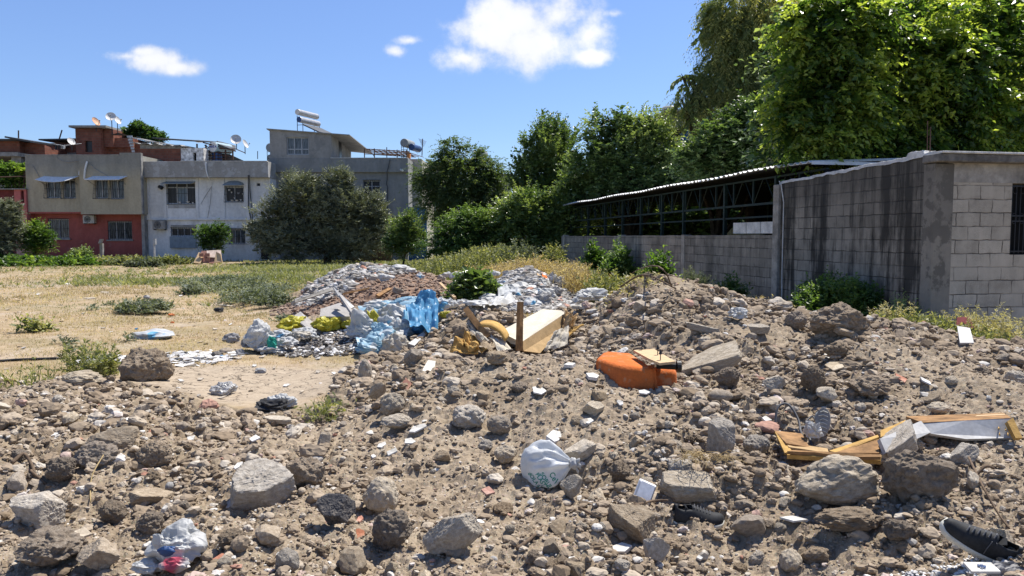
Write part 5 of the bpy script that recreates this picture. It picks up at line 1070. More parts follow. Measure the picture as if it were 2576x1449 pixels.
tree('young_poplar', 'tall thin leaved saplings with long shoots against the sky', 'tree', G(1380, 37), pb(37, (1375,385,26,66),(1345,440,30,46),(1410,420,30,66),(1400,345,10,32),(1370,340,10,30),(1320,430,16,26),(1355,500,46,46),(1300,470,16,24),(1430,365,11,30),(1400,490,52,50),(1330,375,8,24)), 1500, .75, 14, .145, 'darkleaf', .1, 20, .3, up=.95, asp=.55, droop=.05, spread=.35, ragged=.5, inner=.15)
tree('broadleaf_tree', 'dense dark green tree behind the left end of the shed', 'tree', G(1350, 34), pb(34, (1330,530,60,44),(1390,560,60,40),(1290,560,46,38),(1430,530,50,46),(1450,480,40,40),(1310,600,40,24),(1400,600,60,24)), 2000, .65, 11, .145, 'darkleaf', .12, 21, .3, up=.3, asp=.6, gap=.85)
tree('broadleaf_tree', 'rounded dark green tree with upright shoots over the shed roof', 'tree', G(1590, 33), pb(33, (1560,370,62,44),(1625,360,56,46),(1510,380,36,46),(1685,440,54,44),(1590,430,90,56),(1500,440,60,50),(1720,430,50,46),(1540,490,70,46),(1470,420,26,36),(1500,325,14,26),(1555,318,16,22),(1600,315,14,20),(1650,318,18,22),(1640,470,80,40),(1480,520,50,50)),
     3700, .7, 12, .14, 'darkleaf', .2, 22, .3, up=.45, asp=.6, gap=.6, gs=.9, spread=.5, ragged=.45)
tree('dense_tree', 'dark leafy tree between the shed roof and the yellowish tree', 'tree', G(1790, 27), pb(27, (1790,400,56,50),(1840,360,56,60),(1750,410,44,40),(1870,400,60,50),(1900,330,60,70),(1800,340,40,36),(1930,400,50,40)), 2600, .5, 11, .14, 'darkleaf', .2, 23, .3, up=.2, asp=.6, gap=.9)
tree('eucalyptus_tree', 'huge drooping yellowish green tree rising out of the picture', 'tree', G(1900, 32), pb(32, (1850,20,66,70),(1800,40,20,40),(1830,110,60,60),(1900,100,80,80),(1860,200,70,70),(1800,190,36,50),(1742,200,30,26),(1755,255,34,34),(1715,250,18,16),(1780,290,30,30),(1830,280,54,50),(1900,260,70,70),(1960,160,90,90),(1940,30,90,60),(2000,60,80,80),(1870,340,60,50),(1950,330,70,70),(1720,195,16,12)),
     6000, .75, 15, .145, 'willow', .35, 24, .35, up=-.35, asp=.22, droop=.75, gap=.75, gs=.55, spread=.6, lift=-.2, grad=.45)
for i, (lab, bx, bl, nt, sd) in enumerate((
    ('big glossy mulberry tree leaning over the wall, nearest the yellowish tree', 2120, [(2030,90,60,60),(2080,40,70,50),(2010,200,50,50),(2110,140,80,60),(2150,60,80,60),(2060,260,66,50),(2140,230,70,60),(2000,310,40,36),(2070,340,60,34),(2140,320,60,40),(1985,270,26,24),(2200,160,60,70,1)], 2700, 31),
    ('bright leaved mulberry tree above the lime capped corner of the wall', 2330, [(2230,120,70,70),(2300,50,90,60),(2220,270,60,50),(2290,230,80,60),(2180,370,66,30),(2260,360,76,34),(2350,300,80,60),(2140,400,30,18),(2380,160,90,80),(2340,360,76,24),(2420,340,60,30),(2450,250,60,50)], 2900, 32),
    ('darker mulberry tree at the right edge above the block building', 2520, [(2480,60,80,70),(2560,120,80,80),(2500,190,70,60),(2580,260,80,80),(2520,330,70,40),(2450,20,70,50),(2640,180,90,120),(2600,30,90,60),(2480,370,50,22)], 2400, 33))):
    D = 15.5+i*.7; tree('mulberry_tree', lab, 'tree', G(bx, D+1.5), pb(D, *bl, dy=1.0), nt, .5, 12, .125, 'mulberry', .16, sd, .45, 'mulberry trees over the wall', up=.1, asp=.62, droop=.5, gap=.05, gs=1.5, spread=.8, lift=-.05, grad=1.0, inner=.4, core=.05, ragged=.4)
tree('dense_tree', 'deep shaded foliage filling in behind the mulberry trees', 'tree', G(2250, 20.5), pb(20.5, (2080,150,140,140),(2250,100,160,160),(2250,300,160,110),(2450,150,170,160),(2450,320,160,100),(2050,350,110,80),(2600,200,160,200),(2150,380,120,60),(1990,390,60,50)), 4200, .7, 11, .2, 'darkleaf', .25, 34, .4, up=.1, asp=.65, gap=.95, gs=.7, droop=.3)
tree('broadleaf_tree', 'low dark scrub filling the gap behind the far end of the shed', 'tree', G(1600, 37), pb(37, (1480,560,60,50),(1560,550,70,60),(1650,550,70,60),(1740,545,70,60),(1820,540,70,60),(1900,530,60,60),(1430,590,50,40)), 2600, .6, 11, .2, 'darkleaf', .12, 35, .3, up=.3, asp=.65, gap=.95)
# by the walls
def plant_h(px, Y, top): return (CAMZ-float(macro(X(px, Y), Y)[0]))*FPX/Y+592-top
def bush(name, label, px, Y, w, h, leaf, n, ls, seed, nl=9, tw=.3, up=.6, asp=.5, lobes=5, top=None, **k):
    h = plant_h(px, Y, top) if top else h
    r = random.Random(seed); b = []; base = Vector((X(px, Y), Y, gz(X(px, Y), Y)-.03)); wm = w/FPX*Y/2; hm = h/FPX*Y
    for i in range(lobes):
        q = (i+.5)/lobes*2-1; hh = hm*(1-.45*abs(q))*r.uniform(.75, 1.0); b.append((base.x+q*wm*.72, Y+r.uniform(-.25, .25)*wm*2, base.z+hh*.55, wm*.36, wm*.36, hh*.45))
    b.append((base.x, Y, base.z+hm*.35, wm*.7, wm*.5, hm*.35))
    return tree(name, label, 'bush', base, b, n, tw, nl, ls, leaf, .025, seed, .15, up=up, asp=asp, **k)
bush('wall_shrub', 'bright yellow green shrub at the far part of the low wall', 1497, 24, 80, 108, 'vine', 420, .11, 41, up=.9, spread=.4, ragged=.4, top=597)
bush('wall_shrub', 'dark green shrub in the shade just right of the bright one', 1556, 23, 86, 88, 'bush', 480, .11, 42, up=.8, top=600)
bush('wall_shrub', 'bright green young mulberry with upright shoots against the middle of the low wall', 1652, 17.5, 108, 112, 'vine', 380, .105, 43, up=1.0, spread=.4, ragged=.5, lobes=4, top=614)
bush('sage_bush', 'silvery sagebrush beside the mound near the low wall', 1745, 14.8, 112, 116, 'sage', 900, .045, 44, nl=12, tw=.22, up=.9, asp=.3, lobes=6, top=648)
bush('wall_shrub', 'dim green weed bush against the near end of the low wall', 1838, 14.6, 80, 85, 'darkleaf', 330, .075, 45, up=.7, top=668)
bush('nettle_bush', 'wide fresh green bush in front of the blackened wall', 2110, 12.6, 235, 160, 'bush', 1500, .062, 46, nl=11, tw=.24, up=.7, lobes=8, asp=.62, top=660)
bush('wall_shrub', 'dark weeds in the shadow at the foot of the corner pillar', 2270, 10.9, 110, 85, 'darkleaf', 420, .05, 47, up=.8, asp=.3, top=750)
bush('fig_bush', 'dark green bush growing between the two rubble mounds', 1192, 16.6, 116, 88, 'darkleaf', 620, .10, 48, up=.4, asp=.7, top=688)
bush('green_weed', 'low squash like weed on the dry field at the left', 82, 13.2, 36, 24, 'weed', 60, .06, 49, asp=.8, top=818)
bush('leafy_bush', 'dark shrub before the red house wall beside the concrete post', 208, 46.5, 62, 44, 'darkleaf', 300, .12, 50, nl=8, tw=.3)
def spikes(name, label, px, Y, w, h, n, mat, seed, cat='weed', group=None, dy=.3, lean=.25, wd_=.008, head=.12, nblade=0, z=None, stuff=False, top=None):
    """upright grasses or tall weeds: stems with a feathery seed head, one mesh in one clump"""
    h = plant_h(px, Y, top) if top else h
    r = np.random.default_rng(seed); wm = w/FPX*Y/2; hm = h/FPX*Y; cx = X(px, Y); q = r.normal(size=n)*.5; x = cx+np.clip(q, -1.2, 1.2)*wm; y = Y+r.uniform(-1, 1, n)*dy
    z0 = height(x, y)-.02 if z is None else np.full(n, z); hh = hm*r.uniform(.5, 1.05, n)*(1-.35*np.abs(q)); dx = r.normal(size=n)*lean; dyy = r.normal(size=n)*lean
    V = []; F = []; T = []; c = 0; segs = 5
    sx = np.stack([x+dx*hh*(k/segs)**1.8 for k in range(segs+1)], 1); sy = np.stack([y+dyy*hh*(k/segs)**1.8 for k in range(segs+1)], 1); sz = np.stack([z0+hh*(k/segs)*(1-.12*(k/segs)*np.abs(dx)*2) for k in range(segs+1)], 1)
    for k in range(segs):
        w0 = wd_*(1-k/segs*.7); w1 = wd_*(1-(k+1)/segs*.7); a = np.stack([sx[:, k]-w0, sy[:, k], sz[:, k]], 1); b = np.stack([sx[:, k]+w0, sy[:, k], sz[:, k]], 1); e = np.stack([sx[:, k+1]+w1, sy[:, k+1], sz[:, k+1]], 1); f = np.stack([sx[:, k+1]-w1, sy[:, k+1], sz[:, k+1]], 1)
        V.append(np.stack([a, b, e, f], 1).reshape(-1, 3)); i = np.arange(n)*4+c; F.append(np.stack([i, i+1, i+2], 1)); F.append(np.stack([i, i+2, i+3], 1)); c += n*4; T.append(np.repeat(r.random(n), 4))
    nh = nblade or 14; m = n*nh; k = np.repeat(np.arange(n), nh); t = r.uniform(1-head/ max(h/FPX*Y, .01) if head > 0 else .15, 1, m).clip(.12, 1); fi = t*segs; lo = np.minimum(fi.astype(int), segs-1); fr = fi-lo
    P = np.stack([s[k, lo]*(1-fr)+s[k, lo+1]*fr for s in (sx, sy, sz)], 1); d = r.normal(size=(m, 3)); d[:, 2] = np.abs(d[:, 2])*.6+.2; d /= np.linalg.norm(d, axis=1)[:, None]; L = (.035+.02*r.random(m))*(Y/12)**.6; L = L[:, None]*(1 if head > 0 else 1.6); s_ = np.cross(d, r.normal(size=(m, 3))); s_ /= np.linalg.norm(s_, axis=1)[:, None]
    V.append(np.stack([P, P+d*L*.5+s_*L*.16, P+d*L, P+d*L*.5-s_*L*.16], 1).reshape(-1, 3)); i = np.arange(m)*4+c; F.append(np.stack([i, i+1, i+2], 1)); F.append(np.stack([i, i+2, i+3], 1)); T.append(np.repeat(r.random(m), 4))
    o = np_mesh(name, np.concatenate(V), np.concatenate(F), MT[mat], attr={'tint': np.concatenate(T)}); tag(o, label, cat, group, 'stuff' if stuff else None); return o
spikes('tall_weeds', 'belt of tall feathery green weeds in front of the trees', 1240, 29, 320, 62, 900, 'weed', 61, dy=2.5, wd_=.012, nblade=26, head=0, stuff=True, lean=.18, top=612)
spikes('tall_weeds', 'pale tall grass standing behind the white bags', 1330, 24.5, 300, 44, 900, 'straw', 62, dy=1.8, wd_=.008, head=.3, stuff=True, top=645)
spikes('sagebrush', 'tall grey green feathery weed left of the low wall end', 1300, 28, 110, 92, 130, 'sage', 63, wd_=.014, nblade=70, head=0, lean=.2, top=597)
spikes('sagebrush', 'green feathery weed at the very end of the low wall', 1392, 27.5, 60, 80, 80, 'weed', 64, wd_=.014, nblade=60, head=0, lean=.2, top=604)
spikes('tall_grass', 'buff grass tuft between the rubble heap and the low wall', 1460, 19, 130, 60, 420, 'straw', 65, dy=1, head=.25, stuff=True, top=655)
spikes('sagebrush', 'spreading dry green weed in front of the bright shrub', 1530, 18, 110, 75, 110, 'weed', 66, wd_=.009, nblade=50, head=0, lean=.45, top=662)
spikes('dry_grass', 'golden dry grass tuft beside the near end of the low wall', 1905, 13, 140, 60, 750, 'straw', 67, dy=.5, head=.2, wd_=.005, lean=.5, top=735)
spikes('oat_grass', 'drooping wild oats below the corner pillar', 2260, 9.9, 170, 110, 90, 'drystalk', 68, dy=.35, wd_=.003, head=.22, nblade=26, lean=.3, top=765)
spikes('oat_grass', 'thick stand of wild oats in front of the window wall', 2480, 9.9, 230, 125, 260, 'drystalk', 69, dy=.5, wd_=.003, head=.22, nblade=22, lean=.32, top=760)
spikes('green_grass', 'fresh green grass under the wild oats at the right', 2400, 9.7, 330, 62, 900, 'weed', 70, dy=.45, wd_=.006, head=0, nblade=10, stuff=True, lean=.4, top=815)
spikes('wormwood_plant', 'slim green weed stalks rising left of the big clod', 195, 8.9, 150, 95, 18, 'weed', 71, dy=.3, wd_=.004, nblade=40, head=0, lean=.16, top=855)
spikes('wormwood_plant', 'denser green weed close beside the big clod', 250, 8.6, 60, 80, 30, 'weed', 72, dy=.2, wd_=.004, nblade=44, head=0, lean=.22, top=865)
spikes('grass_tuft', 'thin grass blades at the left edge of the debris', 60, 8.3, 120, 60, 40, 'weed', 73, dy=.2, wd_=.006, head=0, nblade=3, lean=.5, top=890)
spikes('grass_tuft', 'small spiky green grass tuft beside the grey and white rag', 805, 6.7, 78, 40, 110, 'weed', 74, dy=.16, wd_=.003, head=0, nblade=3, lean=.7, top=985)
spikes('dry_brush', 'tangle of dry brushwood on top of the right mound', 1600, 10.9, 150, 26, 120, 'drystalk', 75, dy=.5, wd_=.004, head=0, nblade=3, lean=1.2)
spikes('dry_grass', 'dry stalks along the wall foot beyond the mound', 1700, 13.6, 330, 36, 400, 'straw', 76, dy=.7, head=.2, wd_=.004, stuff=True, top=735)
def ground_cover(name, label, n, ymin, ymax, mask, mat, hmin, hmax, wd_, seed, blades=3, alim=.8, lean=.5):
    r = np.random.default_rng(seed); Y = ymin*(ymax/ymin)**r.random(n); x = r.uniform(-alim, alim, n)*Y; keep = mask(x, Y) > r.random(n); x, Y = x[keep], Y[keep]
    x = np.repeat(x, blades)+r.normal(size=len(x)*blades)*.05; Y = np.repeat(Y, blades)+r.normal(size=len(Y)*blades)*.05; k = len(x); z = height(x, Y)-.01
    h = r.uniform(hmin, hmax, k)*np.clip(Y/14, .8, 1.5); a = r.uniform(0, 6.28, k); w = wd_*np.clip(Y/12, .6, 2.5); dx = r.normal(size=k)*lean*h; dy = r.normal(size=k)*lean*h
    c, s = np.cos(a)*w, np.sin(a)*w
    V = np.stack([np.stack([x-c, Y-s, z], 1), np.stack([x+c, Y+s, z], 1), np.stack([x+dx+c*.1, Y+dy+s*.1, z+h], 1)], 1).reshape(-1, 3); F = np.arange(3*k).reshape(-1, 3)
    t = np.clip(.5+.6*fbm(x*.6, Y*.6, 88, 3)+r.normal(size=k)*.2, 0, 1); o = np_mesh(name, V, F, MT[mat], attr={'tint': np.repeat(t, 3)}); return tag(o, label, 'grass', kind='stuff')
nodeb = lambda x, y: (1-np.maximum(debris_mask(x, y), back_mask(x, y)))
barem = lambda x, y: 1-np.clip((1.15-ell(x, y, 640, 8.6, 1.9, 1.1))/.3, 0, 1)-0
patch = lambda x, y, s, f=.5: np.clip(.45+1.7*fbm(x*f, y*f, s, 4), 0, 1)
ground_cover('dry_grass', 'short dry yellow grass covering the open lot', 95000, 7.5, 44, lambda x, y: nodeb(x, y)*np.clip(barem(x, y), 0, 1)*patch(x, y, 91)*(1-.8*green_mask(x, y)), 'straw', .02, .06, .006, 91, 3)
ground_cover('short_green_grass', 'thin green blades mixed in the dry grass', 26000, 8.5, 40, lambda x, y: nodeb(x, y)*np.clip(barem(x, y), 0, 1)*patch(x, y, 92, .35)**2*.8, 'weed', .02, .06, .006, 92, 3)
ground_cover('green_weeds', 'belt of low green weeds before the houses', 34000, 16, 50, lambda x, y: nodeb(x, y)*green_mask(x, y), 'weed', .04, .13, .014, 93, 5, lean=.9)
def creeping(name, label, spots, seed, mat='sage', ls=.06, n=300, h=.12):
    b = [(X(px, Y), Y, .02, w/FPX*Y/2, w/FPX*Y/2*dep, h) for px, Y, w, dep in spots]; V, F, T = foliage(b, n, .2 if h > .1 else .09, 7, ls, seed, up=.6, asp=.7, inner=.05); V[:, 2] = np.abs(V[:, 2])
    o = np_mesh(name, V, F, MT[mat], attr={'tint': T}); return tag(o, label, 'ground cover', kind='stuff')
creeping('creeping_weed', 'flat silvery green weed patches left of the rubble mound', [(650,20,170,1.6),(600,23,200,1.3),(700,22,120,1.3),(480,21.5,60,1),(560,26,220,1.2),(690,18.2,90,1)], 101, n=2600)
creeping('creeping_weed', 'silvery weed patch alone in the middle of the dry field', [(352,16.6,125,.9),(390,16.9,60,.8)], 102, n=330)
creeping('creeping_weed', 'small weed spots scattered on the dry field', [(230,16.8,30,1),(270,18,24,1),(720,14.6,80,1),(500,28,90,1),(180,10.8,60,.6),(150,11.5,50,.6),(320,11.9,40,.7)], 103, n=320, h=.05, ls=.04)
creeping('creeping_weed', 'bright leafy ground cover before the red house', [(60,41.5,230,.6),(190,42,150,.6),(-60,41,200,.5),(20,43,200,.5)], 104, 'vine', .15, 1500, .45)
creeping('creeping_weed', 'green weeds before the white house wall', [(330,42,130,.4),(270,43,110,.4),(430,43,90,.4)], 105, 'weed', .12, 800, .4)
creeping('creeping_weed', 'grey green weeds round the corner of the white house', [(400,44,80,.4),(470,44,80,.4),(360,40,100,.4)], 106, 'sage', .12, 600, .3)
BL = [(1192,700,'dark fig bush'),(1368,700,'orange sheet scrap'),(905,668,'top of the left heap'),(1492,746,'paper by the low wall'),(960,738,'dark short plank'),(1130,735,'pale plank'),(1065,780,'large blue sheet'),(1305,760,'upright sofa post'),(1400,700,'right edge of the right heap'),(1290,690,'left shoulder of the right heap'),(1340,745,'middle of the right heap'),(1020,680,'crest of the left heap'),(1240,770,'gap behind the dark soil')]
def bwhere(px, py):
    lx, ly, nm = min(BL, key=lambda q: (q[0]-px)**2+((q[1]-py)*2)**2); dx, dy = px-lx, (py-ly)*2
    k = '' if math.hypot(dx, dy) < 34 else 'far '; return k+(('right of' if dx > 0 else 'left of') if abs(dx) > abs(dy) else ('below' if dy > 0 else 'above'))+' the '+nm
# ------------------------------------------------------------------ boulders and stones one can point at
R_ = rock
big = [
 ('concrete_chunk', 628,1243,178,138,'slab','concrete','broad flat topped concrete fragment lying left of the dark slate block','concrete chunk',.4,.5,-.12,101,.9,.35),
 ('slate_block', 828,1298,112,104,'angular','slate','dark slate coloured angular block between two pale boulders','stone',.9,.5,.3,102,.8,.25),
 ('boulder', 948,1255,98,100,'lump','lime','yellowish rounded boulder right of the dark slate block','boulder',0,0,0,103,.9,.3),
 ('earth_clod', 975,1348,112,112,'clod','clod','round brown earth clod below the yellowish boulder','clod',0,0,0,104,.9,.3),
 ('concrete_chunk', 1128,1352,120,150,'angular','concrete','rough concrete chunk with one flat tan side, bottom centre','concrete chunk',.4,.25,1.0,105,.8,.2),
 ('pale_stone', 62,1292,158,90,'angular','concrete','large pale grey stone cut by the left edge','boulder',.1,0,0,106,.8,.3),
 ('earth_clod', 262,1118,140,78,'angular','tan','wide tan block of hardened soil at the left','clod',.3,.2,0,107,.8,.4),
 ('earth_clod', 212,1155,110,90,'clod','clod','crumbly lower lump under the wide tan block','clod',.3,.2,0,207,.8,.45),
 ('earth_clod', 360,1145,98,74,'clod','clod','round clod right of the wide tan block','clod',0,0,0,108,.9,.3),
 ('flat_stone', 345,1258,122,44,'slab','tan','flat tan slab stone above the lower left rubbish bag','stone',.2,.1,.05,109,.6,.3),
 ('earth_clod', 752,1196,106,88,'clod','clod','crumbly clod just right of the broad concrete fragment','clod',0,0,0,110,.9,.4),
 ('rubble_lump', 1176,1060,90,62,'lump','concrete','knobbly concrete lump in the middle of the slope','concrete chunk',0,0,0,111,.9,.25),
 ('rubble_lump', 1256,1080,66,48,'lump','tan','smaller lump right of the knobbly concrete one','stone',0,0,0,112,.9,.3),
 ('rubble_lump', 978,1028,72,62,'lump','concrete','pale knobbly lump, upper of two beside the tile pieces','stone',0,0,0,113,.9,.3),
 ('rubble_lump', 992,1072,84,40,'lump','concrete','flatter knobbly lump, lower of two beside the tile pieces','stone',0,0,0,114,.9,.3),
 ('flat_stone', 940,992,50,60,'angular','lime','upright pale flat stone at the left foot of the centre mound','stone',.5,.3,.5,115,.5,.25),
 ('pale_stone', 1462,1152,100,62,'angular','lime','pale cream rock just above the knotted shopping bag','stone',.2,0,0,116,.8,.3),
 ('grey_boulder', 1832,1116,106,126,'angular','concrete','tall grey angular boulder right of centre','boulder',.3,.2,-.25,117,.7,.3),
 ('rubble_lump', 1916,1126,72,58,'lump','concrete','round grey lump just right of the tall grey boulder','stone',0,0,0,118,.9,.3),
 ('concrete_slab', 1798,922,190,44,'slab','concrete','long tilted concrete slab right of the orange cushion','concrete slab',.25,.3,-.34,119,.45,.1),
 ('grey_slab', 1745,1252,152,74,'slab','concrete','grey slab stone with straw on it above the first shoe','stone',-.15,.35,.1,120,.7,.3),
 ('flat_stone', 1598,1328,128,84,'slab','tan','tan layered flat stone left of the first shoe','stone',-.3,.45,.22,121,.8,.3),
 ('yellow_stone', 1665,1392,70,76,'angular','lime','yellowish angular rock below the tan flat stone','stone',0,.2,0,122,.8,.3),
 ('grey_boulder', 2140,1222,232,130,'lump','concrete','largest rounded concrete boulder in front of the broken boards','boulder',.1,0,-.06,123,.7,.2),
 ('earth_clod', 2352,1212,190,160,'clod','clod','big crumbly brown clod right of the largest boulder','clod',0,.2,0,124,.7,.25),
 ('concrete_slab', 2292,1132,160,86,'slab','concrete','pale concrete slab leaning up behind the big brown clod','concrete slab',.5,.1,-.5,125,.5,.1),
 ('grey_boulder', 2462,1146,112,74,'angular','concrete','tilted pale block under the right end of the long board','stone',.4,.1,-.4,126,.7,.3),
 ('earth_clod', 2172,1322,190,66,'clod','clod','long low clod in the shadow under the largest boulder','clod',0,0,0,127,.6,.35),
 ('earth_clod', 2292,1338,86,62,'clod','clod','small clod left of the second shoe','clod',0,0,0,128,.8,.3),
 ('smooth_pebble', 1822,1000,66,32,'pebble','tan','smooth oval river stone below the long concrete slab','pebble',0,0,0,129,.8,.25),
 ('earth_clod', 2128,812,150,98,'clod','clod','largest earth clod on the crest of the right mound','clod',0,0,0,130,.8,.25),
 ('earth_clod', 346,932,132,104,'clod','clod','large lone earth clod at the field edge on the left','clod',.6,0,0,131,.8,.22),
 ('pale_stone', 182,958,108,40,'lump','lime','pale flattish boulder left of the lone clod','stone',0,0,0,132,.8,.3),
 ('pale_stone', 1962,966,68,44,'angular','lime','pale angular stone right of the smooth river stone','stone',0,0,0,133,.8,.3),
 ('earth_clod', 2060,958,66,84,'clod','clod','upright brown clod on the right slope','clod',0,0,0,134,.8,.3),
 ('pale_stone', 2096,1000,58,50,'angular','lime','white faced stone under the upright brown clod','stone',0,.3,0,135,.8,.3),
 ('earth_clod', 1842,955,72,58,'clod','clod','brown clod tucked under the long concrete slab','clod',0,0,0,136,.8,.3),
 ('rubble_lump', 1272,1150,62,54,'lump','concrete','round grey lump left of the knotted shopping bag','stone',0,0,0,137,.9,.25),
 ('yellow_stone', 1440,1230,58,66,'angular','lime','cream rock that the shopping bag leans on','stone',.3,0,.2,138,.8,.25),
 ('pale_stone', 702,1416,62,70,'angular','concrete','pale grey rock at the bottom edge left of centre','stone',0,0,0,139,.8,.3),
 ('earth_clod', 350,1322,70,66,'clod','clod','clod below the flat tan slab stone','clod',0,0,0,140,.9,.3),
 ('earth_clod', 80,1400,170,96,'clod','clod','large clod in the lower left corner','clod',0,0,0,141,.9,.3),
 ('earth_clod', 215,1408,120,84,'angular','tan','tan lump left of the lower left rubbish bag','clod',.5,.2,0,142,.9,.3),
 ('pale_stone', 1680,948,52,58,'angular','concrete','grey stone leaning on the front of the orange cushion','stone',0,.2,.4,143,.6,.25),
 ('flat_stone', 1500,1034,62,42,'slab','lime','cream flat stone half buried in the centre slope','stone',.3,.5,.1,144,.7,.3),
 ('earth_clod', 1565,1192,58,58,'clod','clod','brown clod right of the shopping bag','clod',0,0,0,145,.9,.3),
 ('pale_stone', 2560,1352,60,70,'angular','lime','cream stone cut by the right edge beside the second shoe','stone',0,0,0,146,.9,.3),
 ('rubble_lump', 1250,905,60,34,'lump','tan','tan stone on the crest of the centre mound','stone',0,0,0,147,.9,.3),
 ('pale_stone', 1038,902,56,56,'angular','tan','blocky tan stone at the left end of the crest','stone',0,0,0,148,.9,.3),
 ('pale_stone', 912,935,36,60,'lump','lime','cream edge stone on the left flank of the centre mound','stone',0,0,0,149,.9,.3),
 ('earth_clod', 250,1298,74,62,'clod','clod','brown clod between the pale left stone and the flat slab','clod',0,0,0,150,.9,.3),
 ('earth_clod', 120,1190,80,72,'clod','clod','dull clod above the large pale left stone','clod',0,0,0,151,.9,.3),
 ('long_rubble', 1770,832,96,24,'slab','concrete','thin pale rubble strip high on the right mound','stone',-.1,.1,.18,152,.3,.2),
 ('pale_stone', 1918,835,66,30,'slab','lime','flat white stone left of the crest clod','stone',0,.2,0,153,.6,.3),
 ('earth_clod', 2010,812,60,50,'clod','clod','clod left of the largest crest clod','clod',0,0,0,154,.8,.3),
 ('earth_clod', 2118,880,70,40,'clod','clod','low clod under the largest crest clod','clod',0,0,0,155,.8,.3),
 ('earth_clod', 2210,975,110,60,'clod','clod','broad dark clod on the right slope','clod',0,0,0,156,.8,.35),
 ('earth_clod', 560,1370,74,56,'clod','clod','clod right of the lower left rubbish bag','clod',0,0,0,157,.9,.3),
 ('slate_slab', 1615,775,46,34,'slab','tan','flat stone sticking out near the top of the right mound','stone',.4,.6,.2,158,.8,.3),
 ('grey_boulder', 2385,1030,64,36,'lump','concrete','white speckled stone above the long white board','stone',0,0,0,159,.8,.3),
]
for (n, px, py, w, h, k, m, lab, cat, rz, rx, ry, sd, dep, sink) in big:
    R_(n, px, py, w, h, k, m, lab, cat, rz, rx, ry, sd, 5 if w*h > 2600 else 4, dep, sink)
# the many lumps one could still count
KINDS = [('angular','lime','small_stone','pale angular stone','loose pale stones'),('clod','clod','small_clod','brown soil clod','loose brown clods'),
         ('lump','concrete','rubble_piece','grey concrete lump','loose concrete lumps'),('pebble','grey','river_pebble','smooth grey pebble','loose grey pebbles'),
         ('slab','tan','flat_chip','flat tan stone chip','loose tan chips'),('angular','tan','brown_stone','brown angular stone','loose brown stones')]
KW = [.15, .34, .12, .05, .08, .26]; tm = {}
rr = random.Random(99)
for i, (k, m, *_x) in enumerate(KINDS):
    for j in range(8):
        me = template(k, 300+i*10+j, 4 if k in ('clod', 'lump') else 3).copy(); me.materials.append(MT[m]); tm[i, j] = me
cnt = 0
LAND = [(625,1243,'broad flat concrete fragment'),(830,1298,'dark slate block'),(948,1255,'yellowish rounded boulder'),(1128,1352,'flat sided bottom chunk'),(62,1292,'pale left edge stone'),(262,1118,'wide tan block of soil'),(412,1385,'split rubbish bag'),(1380,1182,'knotted shopping bag'),(1176,1060,'knobbly concrete lump'),(1022,1000,'brown left flank sherd'),(680,1030,'striped cloth bundle'),(346,932,'large lone clod'),(1832,1116,'tall grey boulder'),(1600,915,'orange cushion'),(1622,1256,'white foam tray'),(1752,1318,'first running shoe'),(2440,1385,'second running shoe'),(2140,1222,'largest concrete boulder'),(2352,1212,'big brown clod'),(2130,812,'largest crest clod'),(1822,1000,'smooth river stone'),(2300,1080,'broken white boards'),(1300,840,'torn sofa'),(1640,735,'brushwood on the crest'),(2210,975,'broad dark clod'),(243,1028,'pale brick'),(1798,922,'long tilted concrete slab'),(2450,960,'right slope end'),(1500,1034,'cream half buried stone'),(1130,1180,'bare gravel slope')]
def where(px, py):
    lx, ly, nm = min(LAND, key=lambda q: (q[0]-px)**2+((q[1]-py)*1.5)**2); dx, dy = px-lx, (py-ly)*1.5
    r_ = abs(dx)/(abs(dy)+1e-6); d = ('right of' if dx > 0 else 'left of') if r_ > 2.2 else ('in front of' if dy > 0 else 'behind') if r_ < .45 else ('right' if dx > 0 else 'left')+(' before' if dy > 0 else ' behind'); far = 'close '+d if math.hypot(dx, dy) < 95 else 'a little '+d if math.hypot(dx, dy) < 190 else 'well '+d
    return far+' the '+nm
def sizew(s): return 'small' if s < .05 else 'medium' if s < .085 else 'large'
occupied = [(b[1], b[2], b[3]*.5, b[4]*.5) for b in big]+[(1380,1180,75,75),(1622,1255,35,40),(1755,1315,75,35),(2445,1375,85,60),(2260,1090,320,50),(1605,915,115,45),(400,1400,90,70),(680,1030,70,35)]
zones = [(0, 900, 980, 1449, 92), (900, 1500, 900, 1449, 66), (1500, 2576, 880, 1449, 132), (1480, 2300, 740, 900, 50)]
for (x0, x1, y0_, y1_, n) in zones:
    tries = 0; k = 0
    while k < n and tries < 4000:
        tries += 1; px = rr.uniform(x0, x1); py = rr.uniform(y0_, y1_)
        Y = ground(px, py)
        if Y > 14 or debris_mask(np.array([X(px, Y)]), np.array([Y]))[0] < .9: continue
        s = rr.choice([.035, .045, .055, .065, .08, .10, .13, .15])*rr.uniform(.8, 1.2)
        if smooth_zone(np.array([X(px, Y)]), np.array([Y]))[0] > .5 and rr.random() < .88: continue
        w = s*FPX/Y
        if any(abs(px-o[0]) < o[2]+w*.4 and abs(py-o[1]) < o[3]+w*.35 for o in occupied): continue
        occupied.append((px, py, w*.45, w*.35)); i = rr.choices(range(6), KW)[0]; kk, m, nm, lab, grp = KINDS[i]
        if kk == 'pebble': s *= .65
        o = bpy.data.objects.new(nm, tm[i, rr.randrange(8)]); COL.objects.link(o); o.scale = (s*.55*rr.uniform(.8, 1.2), s*.55*rr.uniform(.8, 1.2), s*.5*rr.uniform(.7, 1.1)); o.rotation_euler = (rr.uniform(-.5, .5), rr.uniform(-.5, .5), rr.uniform(0, 6.28))
        x = X(px, Y); o.location = (x, Y, gz(x, Y)+s*.10); tag(o, sizew(s)+' '+lab+', '+where(px, py), 'stone', grp); k += 1; cnt += 1
